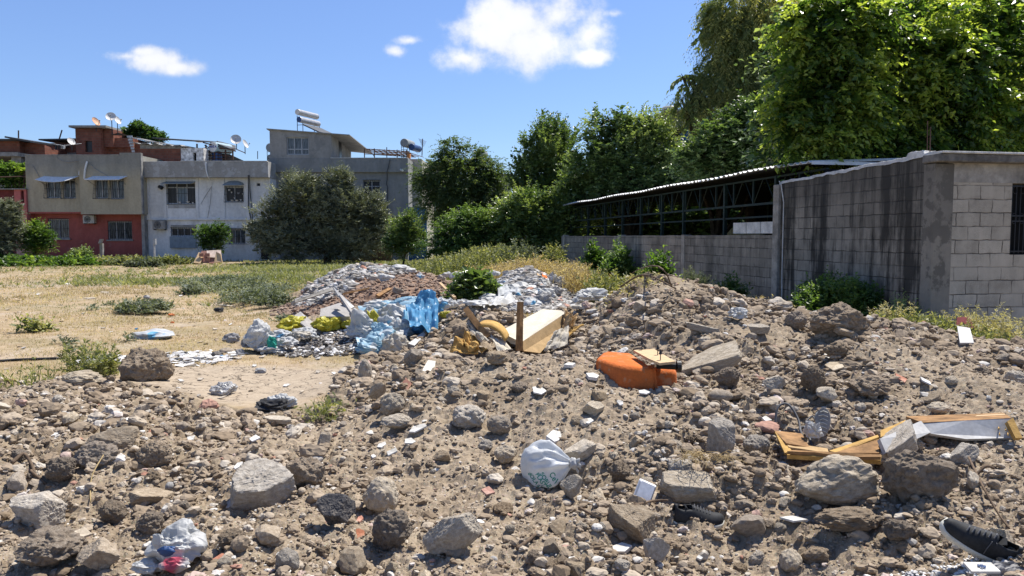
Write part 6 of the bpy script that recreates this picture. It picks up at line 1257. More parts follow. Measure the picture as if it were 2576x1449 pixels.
# stones on the back heaps
for (px, py, s, k, m) in ((1122,694,26,'angular','concrete'),(1110,700,22,'lump','concrete'),(930,672,26,'angular','concrete'),(915,678,22,'angular','terracotta'),(846,690,26,'angular','tan'),(778,718,24,'angular','tan'),(955,690,22,'lump','concrete'),(880,684,24,'angular','concrete'),(900,668,22,'angular','concrete'),(820,705,22,'lump','concrete'),(1000,735,30,'slab','tan'),(1360,678,20,'angular','tan'),(865,700,20,'angular','concrete'),(940,700,22,'angular','concrete'),(890,700,24,'lump','concrete'),(842,712,20,'angular','concrete'),(800,728,20,'angular','concrete')):
    R_('rubble_block', px, py, s, s*.8, k, m, {'concrete': 'grey', 'terracotta': 'orange red', 'tan': 'brown'}[m]+' broken block '+bwhere(px, py), 'rubble', rr.uniform(0, 3), .2, .2, rr.randrange(40, 60), 3, .9, .35, group='blocks on the back heap')

# ------------------------------------------------------------------ cloth, sacks, sheets
def sackmat(name, c, rough=.55, trans=.25, stripes=None, spec=.35):
    t = NT(name); v = t.coord(); n = t.noise(v, 3, 6, .6); col = t.ramp(n, (.3, tuple(x*.72 for x in c)), (.65, c))
    if stripes: col = t.mix(t.math('MULTIPLY', t.ramp(t.noise(t.coord('Object', (1.6, 1.6, 1.6)), 1.7, 2), (.6, 0), (.64, 1)), .9), col, stripes)
    d = t.noise(v, 9, 6, .7); col = t.mix(.3, col, t.ramp(d, (.35, .5), (.6, 1.0)), 'MULTIPLY'); t.bump(t.noise(v, 14, 5, .6), .35, .015)
    t.fin(col, rough, spec)
    if trans:
        tr = t.N.new('ShaderNodeBsdfTranslucent'); t.L.new(col, tr.inputs[0]); ms = t.N.new('ShaderNodeMixShader'); ms.inputs[0].default_value = trans; t.L.new(t.b.outputs[0], ms.inputs[1]); t.L.new(tr.outputs[0], ms.inputs[2]); t.L.new(ms.outputs[0], t.N['Material Output'].inputs['Surface'])
    return t.m
MT['sackw'] = sackmat('woven_sack_white', (.62,.62,.60)); MT['sackb'] = sackmat('white_and_blue_film', (.60,.62,.63), stripes=(.12,.42,.66)); MT['sackg'] = sackmat('grey_sack', (.36,.35,.34)); MT['blue'] = sackmat('sky_blue_film', (.13,.38,.62), .4, .35)
MT['blueL'] = sackmat('pale_blue_film', (.38,.58,.70), .4, .35, stripes=(.6,.63,.64)); MT['yellow'] = sackmat('yellow_film', (.62,.56,.06), .4, .3); MT['board_g'] = plain('grey_card', (.36,.34,.32), .8, .2, var=.15); MT['creamcloth'] = sackmat('cream_cloth', (.56,.51,.42), .8, .15)
MT['green_print'] = plain('green_print', (.02,.30,.22), .6, bump=0); MT['blackbag'] = sackmat('black_cloth', (.03,.03,.032), .8, 0); MT['clear'] = sackmat('clear_film', (.55,.54,.52), .25, .3, spec=.6)
MT['foam'] = plain('yellowed_foam', (.48,.30,.10), .9, .15, var=.25, scale=8, bump=.4, bdist=.008); MT['wood'] = plain('splintered_wood', (.30,.17,.075), .85, .2, var=.4, scale=8, bump=.4); MT['cream_panel'] = plain('cream_panel', (.62,.56,.44), .8, .2, var=.1)
MT['tancloth'] = plain('tan_hessian', (.42,.29,.15), .95, .1, var=.15, scale=10); MT['orange'] = wall_stain('dusty_orange_velvet', (.50,.14,.045), (.60,.16,.04), .0, .3, 5, (.40,.25,.15), .55, .56); MT['chip'] = plain('chipboard', (.56,.40,.23), .8, .2, var=.12, scale=14)
MT['whiteboard'] = plain('white_laminate', (.50,.49,.47), .6, .3, var=.15, scale=5); MT['blackpl'] = plain('black_plastic', (.015,.015,.016), .5, .4, bump=0); MT['cablem'] = plain('grey_cable', (.10,.10,.105), .6, .3, bump=0); MT['root'] = plain('dry_root', (.16,.115,.08), .95, .1, var=.3, scale=20)
MT['strawm'] = plain('dry_straw', (.42,.31,.15), .8, .2, bump=0); MT['sole'] = plain('worn_midsole', (.60,.58,.50), .7, .3, var=.12, scale=14); MT['shoe'] = plain('black_knit', (.022,.023,.025), .75, .35, var=.3, scale=60, bump=.3, bdist=.001); MT['doorw'] = plain('old_door', (.33,.17,.13), .8, .2, var=.2); MT['pinkp'] = plain('pink_panel', (.60,.48,.40), .85, .2)
def crumpled(name, label, cat, px, py, w, h, mat, seed, Y=None, group=None, dep=.8, sub=5, amp=.36, sharp=1., rot=None, sink=.15, y0=2.2, lift=0, parent=None):
    """a limp, folded bag or heap of film"""
    Yg = ground(px, py+h*.38, y0); Yd = min(Y, Yg) if Y else Yg; k = Yd/FPX; hw = w*k/2; hh = h*k/2; D, F = ICO[sub]; r = np.random.default_rng(seed); P = D.copy()
    f = fbm3(D*1.2+seed, seed, 3, .5)*amp; Q1, _q = np.linalg.qr(r.normal(size=(3, 3))); Q2, _q = np.linalg.qr(r.normal(size=(3, 3))); rid = -np.abs(vn3(D*2.3+seed*1.3, seed+4))*amp*.9*sharp-np.abs(vn3((D@Q1)*[1.5, 1.5, 5.5]+seed, seed+6))*amp*.75*sharp-np.abs(vn3((D@Q2)*[2, 2.5, 11]+seed, seed+7))*amp*.4*sharp
    P = D*(1+f+rid+amp*.45)[:, None]; P[:, 2] += .18*vn3(P*[1.6, 1.6, .4]+seed, seed+9); P[:, 2] = np.where(P[:, 2] < -.6, -.6+(P[:, 2]+.6)*.2, P[:, 2])
    V = P*[hw, hw*dep, hh*1.12]
    if rot: c, s = math.cos(rot), math.sin(rot); V = np.stack([V[:, 0]*c-V[:, 2]*s, V[:, 1], V[:, 0]*s+V[:, 2]*c], 1)
    x = X(px, Yd); loc = (x, Yd+hw*dep*.6, CAMZ+ray(px, py)[1]*Yd+lift)
    g = gz(loc[0], loc[1])-sink*hh; V[:, 2] = np.where(V[:, 2]+loc[2] < g, g-loc[2], V[:, 2])
    o = np_mesh(name, V, F, MT[mat], smooth=False, loc=loc); return tag(o, label, cat, group)
def sheetlike(name, label, cat, pts, mat, seed=1, group=None, fold=.03, n=14, th=.006, parent=None):
    """a bent sheet between four corner points (Vectors), creased"""
    a, b, c, d = pts; r = random.Random(seed); V = []; F = []; nrm = (b-a).cross(d-a).normalized(); s = (b-a).length+(d-a).length
    for i in range(n+1):
        for j in range(n+1):
            u, v = i/n, j/n; p = (a*(1-u)+b*u)*(1-v)+(d*(1-u)+c*u)*v; q = np.array([[u*2.6+seed, v*2.2, seed*.7]])
            e = float(fbm3(q, seed, 3)[0])*fold-abs(float(vn3(q*1.7, seed+2)[0]))*fold*1.2; V.append(p+nrm*e)
    for i in range(n):
        for j in range(n): k = i*(n+1)+j; F.append((k, k+n+1, k+n+2, k+1))
    mb = MB(); mb.add(V, F); o = mb.build(name, MT[mat] if isinstance(mat, str) else mat, parent); m = o.modifiers.new('thickness', 'SOLIDIFY'); m.thickness = th
    return tag(o, label, cat, group) if parent is None else o
def atz(px, py, z):
    a, b = ray(px, py); Y = (z-CAMZ)/b; return Vector((a*Y, Y, z))
c5 = lambda zx, zy: (575.1+zx*.39691, 607+zy*.39691)       # places read off an enlarged view
def C5(n, lab, cat, zx, zy, w, h, m, sd, Y=None, **k): px, py = c5(zx, zy); return crumpled(n, lab, cat, px, py, w*.48, h*.47, m, sd, Y=Y, **k)
C5('woven_sack', 'upright white woven sack with green print at the left end of the bag heap', 'sack', 175, 620, 170, 150, 'sackw', 1, 10.6, amp=.3)
C5('green_rag', 'green printed rag at the foot of the leftmost woven sack', 'rag', 262, 650, 50, 66, 'green_print', 2, 10.5)
C5('grey_sack_end', 'grey sack mouth lying behind the leftmost woven sack', 'sack', 100, 650, 80, 60, 'sackg', 3, 10.8)
C5('yellow_bag', 'crumpled yellow bag at the left of the heap', 'bag', 392, 540, 160, 84, 'yellow', 4, 12.0, amp=.35)
C5('yellow_bag', 'yellow bag under the grey boards', 'bag', 620, 535, 150, 100, 'yellow', 5, 11.7, amp=.35)
C5('yellow_bag', 'yellow bag wedged upright between white sacks', 'bag', 922, 515, 80, 120, 'yellow', 6, 11.9, rot=.5)
C5('yellow_bag', 'small yellow bag at the right end of the blue film', 'bag', 1382, 468, 64, 36, 'yellow', 7, 12.4)
C5('yellow_bag', 'yellow scrap behind the grey striped sack', 'bag', 760, 530, 80, 50, 'yellow', 8, 11.9)
C5('woven_sack', 'white sack with a grey stripe leaning before the upright boards', 'sack', 820, 560, 140, 140, 'sackw', 9, 11.2, rot=.3)
C5('blue_film', 'large crumpled sky blue plastic sheet on the heap', 'plastic sheet', 1235, 440, 200, 170, 'blue', 10, 12.3, amp=.38, dep=.6)
C5('blue_film', 'blue sheet tail hanging below the large blue sheet', 'plastic sheet', 1245, 545, 150, 90, 'blue', 11, 11.8, amp=.35)
C5('blue_film', 'pale blue fold sweeping left over the white sacks', 'plastic sheet', 1085, 400, 220, 56, 'blueL', 12, 12.6, amp=.3, rot=.2)
C5('blue_film', 'thin blue and white film under the white sacks', 'plastic sheet', 960, 590, 150, 110, 'blueL', 13, 11.2, amp=.35)
C5('blue_film', 'pale blue film bunched at the front of the heap', 'plastic sheet', 890, 680, 180, 90, 'blueL', 14, 10.7, amp=.4)
HW = ['topmost, behind the pointed board','big one under the blue fold','in the middle of the heap','bulging one above the thin blue film','under the top blue fold','behind the upright yellow bag','behind the blue fold','right of the large blue sheet','far right end of the bag heap','low in front under the blue tail','in front of the grey foam block','at the front left above the ash','beside the green printed rag','lying on the ash heap','flat under the leftmost woven sack','left of the large blue sheet','right of the grey striped sack','in the front middle of the film','before the yellow bag under the boards']
for i, (zx, zy, w, h, m, Y) in enumerate([(920,430,190,80,'sackw',12.8),(1050,480,200,120,'sackw',12.0),(990,530,110,90,'sackb',11.8),(1090,560,150,90,'sackw',11.5),(1020,420,120,60,'sackb',13),(880,480,90,90,'sackw',12.3),(1140,430,90,60,'sackw',12.9),(1340,410,110,70,'sackb',13),(1400,400,90,60,'sackw',13.2),(1090,600,120,60,'sackw',11.1),(470,590,140,60,'sackw',11.1),(340,640,120,50,'sackw',10.6),(310,600,110,46,'sackb',11.2),(450,600,100,40,'creamcloth',11),(240,690,150,34,'sackw',10.5),(1180,500,80,80,'sackb',12),(860,600,70,60,'sackw',11.3),(1000,640,60,50,'sackb',11),(560,560,80,60,'sackg',11.9)]):
    C5('white_sack', ['plain white woven sack', 'white and blue striped sack', 'dull cloth wad'][0 if m == 'sackw' else 1 if m == 'sackb' else 2]+', '+HW[i], 'sack', zx, zy, w, h, m, 30+i, Y, amp=.34, sub=4, group='sacks of the bag heap '+m[-1])
for i, (pts, m, f, lab) in enumerate(([((1120,405,12.5),(1330,385,12.7),(1325,560,11.7),(1150,575,11.5)),'blue',.20,'wide blue sheet draped over the right half of the bag heap'],[((820,430,12.7),(1190,372,12.9),(1180,420,12.4),(850,500,12.1)),'blueL',.12,'long pale blue sheet swept along the top of the bag heap'],[((960,470,12.2),(1150,450,12.3),(1140,600,11.4),(980,590,11.4)),'sackb',.17,'white and blue striped sheet hanging in the middle of the heap'],[((800,610,11.3),(1010,540,11.6),(1000,640,11.0),(840,720,10.5)),'blueL',.14,'torn pale blue sheet spilling to the front of the heap'],[((1010,590,11.3),(1150,560,11.5),(1120,660,10.9),(1010,670,10.8)),'sackw',.10,'white sheet corner folded before the ribbed plank'],[((1600,395,15.5),(1780,340,16.4),(1830,380,15.8),(1640,430,14.8)),'sackw',.14,'white sheet spread at the foot of the right rubble heap'],[((1700,300,17.4),(1860,280,17.8),(1850,330,16.8),(1710,345,16.5)),'sackb',.12,'blue edged sheet on the slope of the right rubble heap'])):
    f *= .45; P_ = [(*c5(x, y), Y) for x, y, Y in pts]; dl = min(0, min(ground(p[0], p[1], 3)-p[2] for p in P_)); sheetlike('draped_sheet', lab, 'plastic sheet', [at(p[0], p[1], p[2]+dl-.08) for p in P_], m, 310+i, fold=f, n=30, th=.006)
# boards standing in the heap
def pslab(name, label, cat, pts, m, th=.02, group=None):
    dl = min(0, min(ground(p[0], p[1], 3)-p[2] for p in pts)); mb = MB(); mb.slab([at(p[0], p[1], p[2]+dl) for p in pts], th); o = mb.build(name, MT[m]); return tag(o, label, cat, group)
def q5(*a): return [(*c5(x, y), Y) for x, y, Y in a]
pslab('pointed_board', 'white pointed board sticking up out of the bag heap', 'board', q5((655,290,12.4),(795,420,12.2),(770,432,12.1),(690,345,12.3)), 'whiteboard')
pslab('grey_board', 'grey board propped as a roof over the yellow bag', 'board', q5((580,440,12.2),(705,400,12.7),(800,485,12.2),(690,440,12.0)), 'board_g', .03)
pslab('grey_board', 'long thin grey board edge running down from the pointed board', 'board', q5((695,350,12.0),(712,348,12.1),(812,500,11.7),(795,498,11.6)), 'board_g', .03)
pslab('grey_card', 'grey open box panel left of the propped board', 'board', q5((405,490,12.2),(455,455,12.4),(562,545,12.0),(520,575,11.7)), 'board_g', .03)
pslab('grey_box', 'grey rounded foam block under the propped board', 'board', q5((580,470,12.0),(740,440,12.3),(765,520,11.9),(575,520,11.8)), 'board_g', .12)
pslab('white_plank', 'white ribbed plank lying up against the dark soil', 'plank', q5((1125,655,10.8),(1262,552,11.4),(1270,566,11.4),(1165,668,10.8)), 'whiteboard', .04)
pslab('concrete_plank', 'long grey concrete plank on the left flank of the reddish mound', 'plank', q5((395,385,15.5),(640,300,17.2),(650,318,17.2),(398,402,15.5)), 'conc', .1)
pslab('wooden_plank', 'dark short plank on top of the reddish mound', 'plank', q5((930,350,16.2),(1010,305,17),(1030,312,17),(950,362,16.2)), 'wood', .05)
pslab('wooden_plank', 'pale plank on the right shoulder of the reddish mound', 'plank', q5((1335,275,17.5),(1350,272,17.5),(1445,365,15.8),(1430,370,15.8)), 'chip', .05)
pslab('wooden_plank', 'dark stick lying left of the dark short plank', 'plank', q5((720,330,16.6),(890,292,17.2),(893,300,17.2),(722,340,16.6)), 'wood', .03)
# white cloth and sacks over the back heaps
bh = [(1075,175,120,46,'sackw',21),(1150,190,80,30,'sackw',20.7),(960,200,90,40,'sackw',20.5),(990,235,80,40,'sackw',20),(1440,222,80,46,'sackw',19.6),(1380,215,60,30,'sackw',20),(1210,222,44,28,'sackb',20),(1680,205,80,30,'sackw',20.4),(1770,208,60,34,'sackw',20),(1740,270,60,40,'sackb',18.4),(1715,310,80,50,'sackb',17.2),(1640,360,130,50,'sackw',16),(1560,400,130,44,'sackw',15.2),(1820,345,80,50,'sackb',16.4),(1920,400,100,60,'sackb',15.2),(1700,420,120,40,'creamcloth',14.6),(1760,380,90,40,'sackw',15.4),(1480,395,80,44,'sackw',15.2),(2060,240,50,70,'sackw',18.6),(2110,255,50,44,'creamcloth',18.2),(1990,270,60,60,'sackw',18),(2010,345,90,60,'sackw',16.2),(2080,320,60,40,'sackg',16.6),(2000,380,110,80,'sackg',15.4),(1850,300,120,50,'sackw',17.4),(1900,330,80,40,'sackw',16.8),(1830,240,70,30,'sackw',19),(1960,320,60,40,'sackb',17),(2300,352,170,56,'sackw',14.6),(2235,375,90,44,'sackw',14.4),(2240,425,80,50,'creamcloth',12.6),(1900,250,60,40,'sackg',18.8),(1650,330,60,34,'sackb',16.4),(1860,440,60,40,'sackw',14.4)]
for i, (zx, zy, w, h, m, Y) in enumerate(bh):
    C5('white_cloth', ('long ' if w > 100 else 'small ' if w < 65 and m != 'sackb' else '')+{'sackw': 'white rag', 'sackb': 'white and blue bag', 'creamcloth': 'cream rag', 'sackg': 'grey rag'}[m]+' on the rubble, '+bwhere(*c5(zx, zy)), 'rag', zx, zy, w, h, m, 60+i, Y, amp=.34, sub=3, group='rags on the back heaps '+m)
pslab('orange_sheet', 'orange sheet scrap near the top of the right rubble heap', 'scrap', q5((1985,215,18.8),(2015,225,18.8),(2022,262,18.4),(1985,245,18.4)), 'orange', .03)
pslab('orange_sheet', 'tan board scrap beside the orange one on the rubble heap', 'scrap', q5((1950,205,18.8),(1975,225,18.8),(1980,250,18.4),(1955,245,18.5)), 'chip', .03)
C5('white_bags', 'crumpled white paper sheets in front of the low wall', 'paper', 2310, 350, 150, 60, 'sackw', 97, 13.9, amp=.45)
crumpled('white_bag', 'small bluish white bag beside the golden grass at the wall', 'bag', 1862, 792, 44, 26, 'sackw', 98, 11.6, amp=.4)

# ------------------------------------------------------------------ broken sofa
def sofa():
    Yb = 9.3; r = empty('broken_sofa', at(1300, 885, Yb)); o0 = r.location.copy(); tag(r, 'torn cream and tan sofa frame dumped between the mounds', 'sofa')
    def V3(zx, zy, Y): return at(*c5(zx, zy), Y+.4)-o0
    def S(name, pts, m, th=.03, par=r, bev=0): mb = MB(); mb.slab([V3(*p) for p in pts], th); return mb.build(name, MT[m], par, bevel=bev)
    S('cream_panel', [(1715,572,9.6),(1855,640,9.0),(2132,456,9.9),(2110,438,10.3),(1990,430,10.5)], 'cream_panel', .05)
    S('side_cover', [(1855,642,8.98),(1870,695,8.95),(1975,708,9.0),(2125,540,9.75),(2134,460,9.88)], 'tancloth', .04)
    S('base_panel', [(1725,590,9.6),(1790,650,9.3),(1850,660,9.05),(1850,640,9.05),(1720,574,9.62)], 'cream_panel', .04)
    mb = MB(); mb.tube([V3(1842,692,8.9), V3(1845,540,8.9), V3(1849,384,8.95)], [.045, .042, .04], 4); mb.build('upright_post', MT['wood'], r)
    mb = MB(); mb.tube([V3(1506,432,9.5), V3(1570,520,9.3), V3(1648,612,9.1)], [.055,.055,.05], 4); mb.build('leaning_plank', MT['wood'], r)
    for nm, pts, m, f, sd in (('torn_cover', [(1510,545,9.35),(1560,480,9.5),(1660,650,9.05),(1600,640,9.0)], 'creamcloth', .05, 1), ('foam_sheet', [(1398,694,8.95),(1500,585,9.3),(1600,650,9.2),(1580,700,8.9)], 'foam', .09, 2), ('foam_sheet', [(1480,640,9.1),(1540,620,9.2),(1640,690,9.0),(1520,700,8.9)], 'foam', .06, 3),
                       ('torn_cover', [(2120,440,9.9),(2210,470,9.9),(2180,560,9.6),(2120,560,9.6)], 'tancloth', .09, 4), ('torn_cover', [(2050,600,9.3),(2150,540,9.6),(2140,680,9.1),(1990,705,8.95)], 'creamcloth', .06, 5), ('foam_strip', [(2120,590,9.5),(2245,525,9.7),(2250,540,9.7),(2150,605,9.4)], 'foam', .02, 6), ('torn_cover', [(1640,610,9.1),(1700,600,9.3),(1800,690,8.95),(1720,700,8.9)], 'cream_panel', .03, 7)):
        sheetlike(nm, None, None, [V3(*p) for p in pts], m, sd, fold=f, th=.012, parent=r)
    mb = MB(); k = 12; pf = []   # curled foam arm
    for i in range(k+1): t = math.pi*i/k*.95; pf.append((1640+60*math.cos(math.pi-t)+i*4, 560-52*math.sin(t)+i*7, 9.25-.02*i))
    VV = []; FF = []
    for (zx, zy, Y) in pf: p = V3(zx, zy, Y); VV += [p, p+Vector((.03, .35, .02))]
    for i in range(k): FF.append((2*i, 2*i+1, 2*i+3, 2*i+2))
    mb.add(VV, FF); o = mb.build('curled_foam', MT['foam'], r, smooth=True); m = o.modifiers.new('thickness', 'SOLIDIFY'); m.thickness = .035
sofa()
# ------------------------------------------------------------------ orange cushion and chipboard
c6 = lambda zx, zy: (1405.7+zx*.26459, 830.7+zy*.26459)
def block6(name, top, drop, m, par, o0, sub=2, bulge=.0):
    """closed block under a top outline (points in order), rounded by subdivision"""
    mb = MB(); T = [atz(*c6(x, y), z)-o0 for x, y, z in top]; B = [p+Vector(drop) for p in T]; n = len(T); mb.add(T+B, [tuple(range(n)), tuple(range(2*n-1, n-1, -1))]+[(i, n+i, n+(i+1) % n, (i+1) % n) for i in range(n)])
    o = mb.build(name, MT[m], par, smooth=True); b = o.modifiers.new('bevel', 'BEVEL'); b.width = .05; b.segments = 5; return o
def cushion():
    zt = .555; o0 = atz(*c6(650, 420), .35); r = empty('orange_cushion', o0); tag(r, 'long orange velvet sofa cushion half buried in the centre slope', 'cushion')
    block6('seat_pad', [(345,262,zt),(560,330,zt),(925,362,zt-.02),(700,212,zt),(420,192,zt)], (0, -.03, -.22), 'orange', r, o0)
    block6('side_pad', [(700,352,zt-.05),(925,374,zt-.05),(1118,378,zt-.05),(1122,352,zt-.05),(940,338,zt-.05)], (0, -.02, -.2), 'orange', r, o0)
    block6('front_pad', [(560,332,zt-.02),(700,352,zt-.04),(925,372,zt-.03),(900,340,zt-.02),(590,318,zt)], (.02, -.04, -.22), 'orange', r, o0)
    p = empty('chipboard_panel', atz(*c6(900, 240), .62)); tag(p, 'pale chipboard panel with black feet screws on the orange cushion', 'board'); o1 = p.location.copy(); zb = .62
    mb = MB(); mb.slab([atz(*c6(x, y), zb)-o1 for x, y in ((710,190),(860,272),(960,312),(1108,296),(905,178))][::-1], -.02); mb.build('panel', MT['chip'], p)
    for zx, zy in ((790,188),(940,235),(966,285)):
        s = MB(); b = atz(*c6(zx, zy), zb)-o1; s.tube([b, b+Vector((0, 0, .05))], .004, 6); s.tube([b+Vector((0, 0, .05)), b+Vector((0, 0, .055)), b+Vector((0, 0, .085))], [.018, .014, .006], 8); s.build('screw_foot', MT['blackpl'], p)
    l = MB(); a = atz(*c6(930, 335), .55); b = atz(*c6(1120, 345), .55); l.tube([a-o1, b-o1], .028, 8); l.tube([b-o1, b-o1+Vector((.035, 0, 0))], .05, 14); l.build('black_leg', MT['blackpl'], p)
cushion()
# ------------------------------------------------------------------ broken boards on the right
c7 = lambda zx, zy: (1917+zx*.3827, 894.6+zy*.3827)
def boards():
    o0 = at(*c7(800, 640), 5.0); r = empty('broken_furniture', o0); tag(r, 'snapped white and yellowed furniture boards lying across the right slope', 'furniture')
    V3 = lambda zx, zy, Y: at(*c7(zx, zy), Y-.1-.42*max(0, (zx-500)/1200))-o0
    def S(name, pts, m, th=.02): mb = MB(); mb.slab([V3(*p) for p in pts], th); return mb.build(name, MT[m], r)
    S('long_panel', [(1060,446,5.42),(1110,512,5.38),(1340,548,5.38),(1672,540,5.44),(1640,412,5.5),(1350,425,5.46)], 'whiteboard', .03)
    S('top_batten', [(945,398,5.75),(1052,440,5.42),(1640,410,5.5),(1590,376,5.85)], 'wood', .03); S('top_strip', [(1030,398,5.78),(1100,412,5.6),(1600,388,5.7),(1585,374,5.9)], 'chip', .015)
    S('lower_panel', [(775,546,5.05),(815,640,5.0),(1108,505,5.32),(1045,428,5.38)], 'whiteboard', .03)
    S('end_foam', [(1612,432,5.44),(1668,542,5.38),(1712,540,5.4),(1650,405,5.48)], 'foam', .03)
    S('foam_block', [(778,492,5.25),(780,535,5.15),(985,452,5.4),(940,424,5.6)], 'foam', .05)
    S('folded_card', [(480,638,5.0),(770,640,5.0),(768,528,5.3)], 'wood', .015); S('folded_card', [(440,625,5.15),(500,640,5.0),(768,535,5.25),(760,520,5.4)], 'foam', .012)
    S('front_plank', [(165,624,5.0),(165,652,4.95),(780,688,4.9),(785,655,4.97)], 'foam', .03); S('second_plank', [(165,648,4.93),(340,655,4.92),(560,685,4.86),(780,686,4.86),(780,670,4.9),(200,640,4.97)], 'wood', .02)
    S('side_panel', [(80,492,5.5),(160,575,5.15),(312,602,5.2),(262,512,5.5)], 'wood', .012); S('inner_fold', [(150,560,5.25),(175,600,5.1),(440,640,5.05),(430,610,5.2),(300,590,5.3)], 'tancloth', .012)
    S('back_strip', [(85,500,5.45),(150,640,5.0),(195,622,5.05),(110,520,5.4)], 'foam', .015)
    S('metal_cap', [(1585,372,6.1),(1585,384,6.0),(1645,388,5.9),(1645,374,6.0)], 'dishg', .02)
    for zx, zy in ((1555,460),(1560,500),(1600,470),(1615,500)): mb = MB(); mb.slab([V3(zx, zy, 5.48-(zy-460)*.002), V3(zx-4, zy+18, 5.43-(zy-460)*.002), V3(zx+6, zy+16, 5.43-(zy-460)*.002)], .01); mb.build('scratch_mark', MT['foam'], r)
boards()
def path_tube(name, label, cat, pts, r, m, group=None, k=6, seed=0):
    """pts as (px, py, lift): lies on the real ground; smoothed"""
    P = []
    for px, py, l in pts: g = gpt(px, py); P.append(Vector((g.x, g.y, gz(g.x, g.y)+l)))
    out = []
    for i in range(len(P)-1):
        p0, p1, p2, p3 = P[max(i-1, 0)], P[i], P[i+1], P[min(i+2, len(P)-1)]
        for t in np.linspace(0, 1, 7)[:-1]: out.append(.5*((2*p1)+(p2-p0)*t+(2*p0-5*p1+4*p2-p3)*t*t+(3*p1-p0-3*p2+p3)*t**3))
    out.append(P[-1]); rr_ = [r*(1-.4*i/len(out)) for i in range(len(out))] if m == 'root' else r
    mb = MB(); mb.tube(out, rr_, k); o = mb.build(name, MT[m], smooth=True); return tag(o, label, cat, group)
path_tube('cable_loop', 'grey cable looped over the soil left of the broken boards', 'cable', [(*c7(85, 480), .02), (*c7(100, 430), .10), (*c7(170, 425), .12), (*c7(240, 480), .08), (*c7(250, 540), .02)], .009, 'cablem')
path_tube('cable_loop', 'second grey cable coil under the upturned sole', 'cable', [(*c7(345, 485), .03), (*c7(270, 485), .06), (*c7(250, 520), .05), (*c7(290, 560), .02), (*c7(330, 590), .03), (*c7(300, 530), .08), (*c7(345, 510), .06)], .010, 'cablem')
path_tube('cable_loop', 'thin cable end crossing the coil of grey cables', 'cable', [(*c7(280, 455), .05), (*c7(330, 430), .08), (*c7(360, 470), .04), (*c7(350, 560), .02)], .007, 'cablem')
path_tube('dry_root', 'long thin root running down from the brown clod at the right', 'root', [(2436,1176,.06),(2470,1225,.04),(2510,1280,.03),(2540,1310,.02)], .008, 'root')
path_tube('dry_root', 'short thick twig crossing the long thin root', 'root', [(2450,1200,.03),(2480,1192,.05),(2506,1184,.03)], .010, 'root')
path_tube('dry_root', 'curved root right of the shopping bag rocks', 'root', [(1560,1290,.02),(1600,1300,.04),(1640,1278,.05),(1680,1284,.03)], .009, 'root')
path_tube('dry_root', 'wavy root between the shopping bag and the tan flat stone', 'root', [(1460,1302,.02),(1510,1310,.03),(1545,1292,.03),(1562,1284,.04)], .008, 'root')
path_tube('dry_root', 'dark forked root lying in the bottom centre gravel', 'root', [(1300,1372,.02),(1340,1350,.02),(1365,1320,.02)], .010, 'root')
path_tube('dry_root', 'bent dark root at the far left of the debris', 'root', [(30,1165,.03),(62,1155,.05),(85,1180,.04),(80,1200,.03),(118,1215,.02)], .013, 'root')
path_tube('dry_straw', 'long dry straw stem at the left between clods', 'straw', [(228,1275,.02),(232,1230,.08),(262,1196,.14)], .004, 'strawm')
path_tube('dry_straw', 'bent straw stem above the grey straw covered slab', 'straw', [(1718,1172,.02),(1728,1152,.05),(1752,1146,.04)], .004, 'strawm')
path_tube('hose', 'black hose lying flat on the dry field at the left', 'hose', [(0,912,.02),(40,909,.02),(90,908,.02),(148,905,.02)], .018, 'blackpl')
rs = np.random.default_rng(5)
sw = MB(); g0 = gpt(1770, 1228); 
for i in range(60):
    a = rs.uniform(0, 6.28); c = Vector((g0.x+rs.uniform(-.12, .18), g0.y+rs.uniform(-.05, .12), g0.z+.16+rs.uniform(0, .03))); d = Vector((math.cos(a), math.sin(a), rs.uniform(-.3, .3)))*rs.uniform(.03, .09); sw.tube([c-d, c+Vector((0, 0, .015)), c+d+Vector((0, 0, -.02))], .0018, 4)
tag(sw.build('straw_clump', MT['strawm']), 'tangle of golden straw lying on the grey slab above the first shoe', 'straw')
for i, pts in enumerate(([(1430,742,.05),(1450,760,.1),(1470,735,.15)], [(1540,735,.1),(1580,712,.25),(1640,715,.3),(1690,735,.1)], [(1560,738,.1),(1620,722,.2),(1700,742,.1)], [(1500,745,.05),(1560,728,.15),(1600,740,.1)], [(1470,715,.1),(1440,700,.5),(1430,722,.1)])):
    path_tube('dry_branch', ['short bare branch at the left end of the mound brushwood','longest arched branch in the mound brushwood','lower arched branch under the longest one','middle branch of the mound brushwood','thin branch sticking up left of the mound brushwood'][i], 'branch', pts, .014, 'root', 'branches on the mound crest')

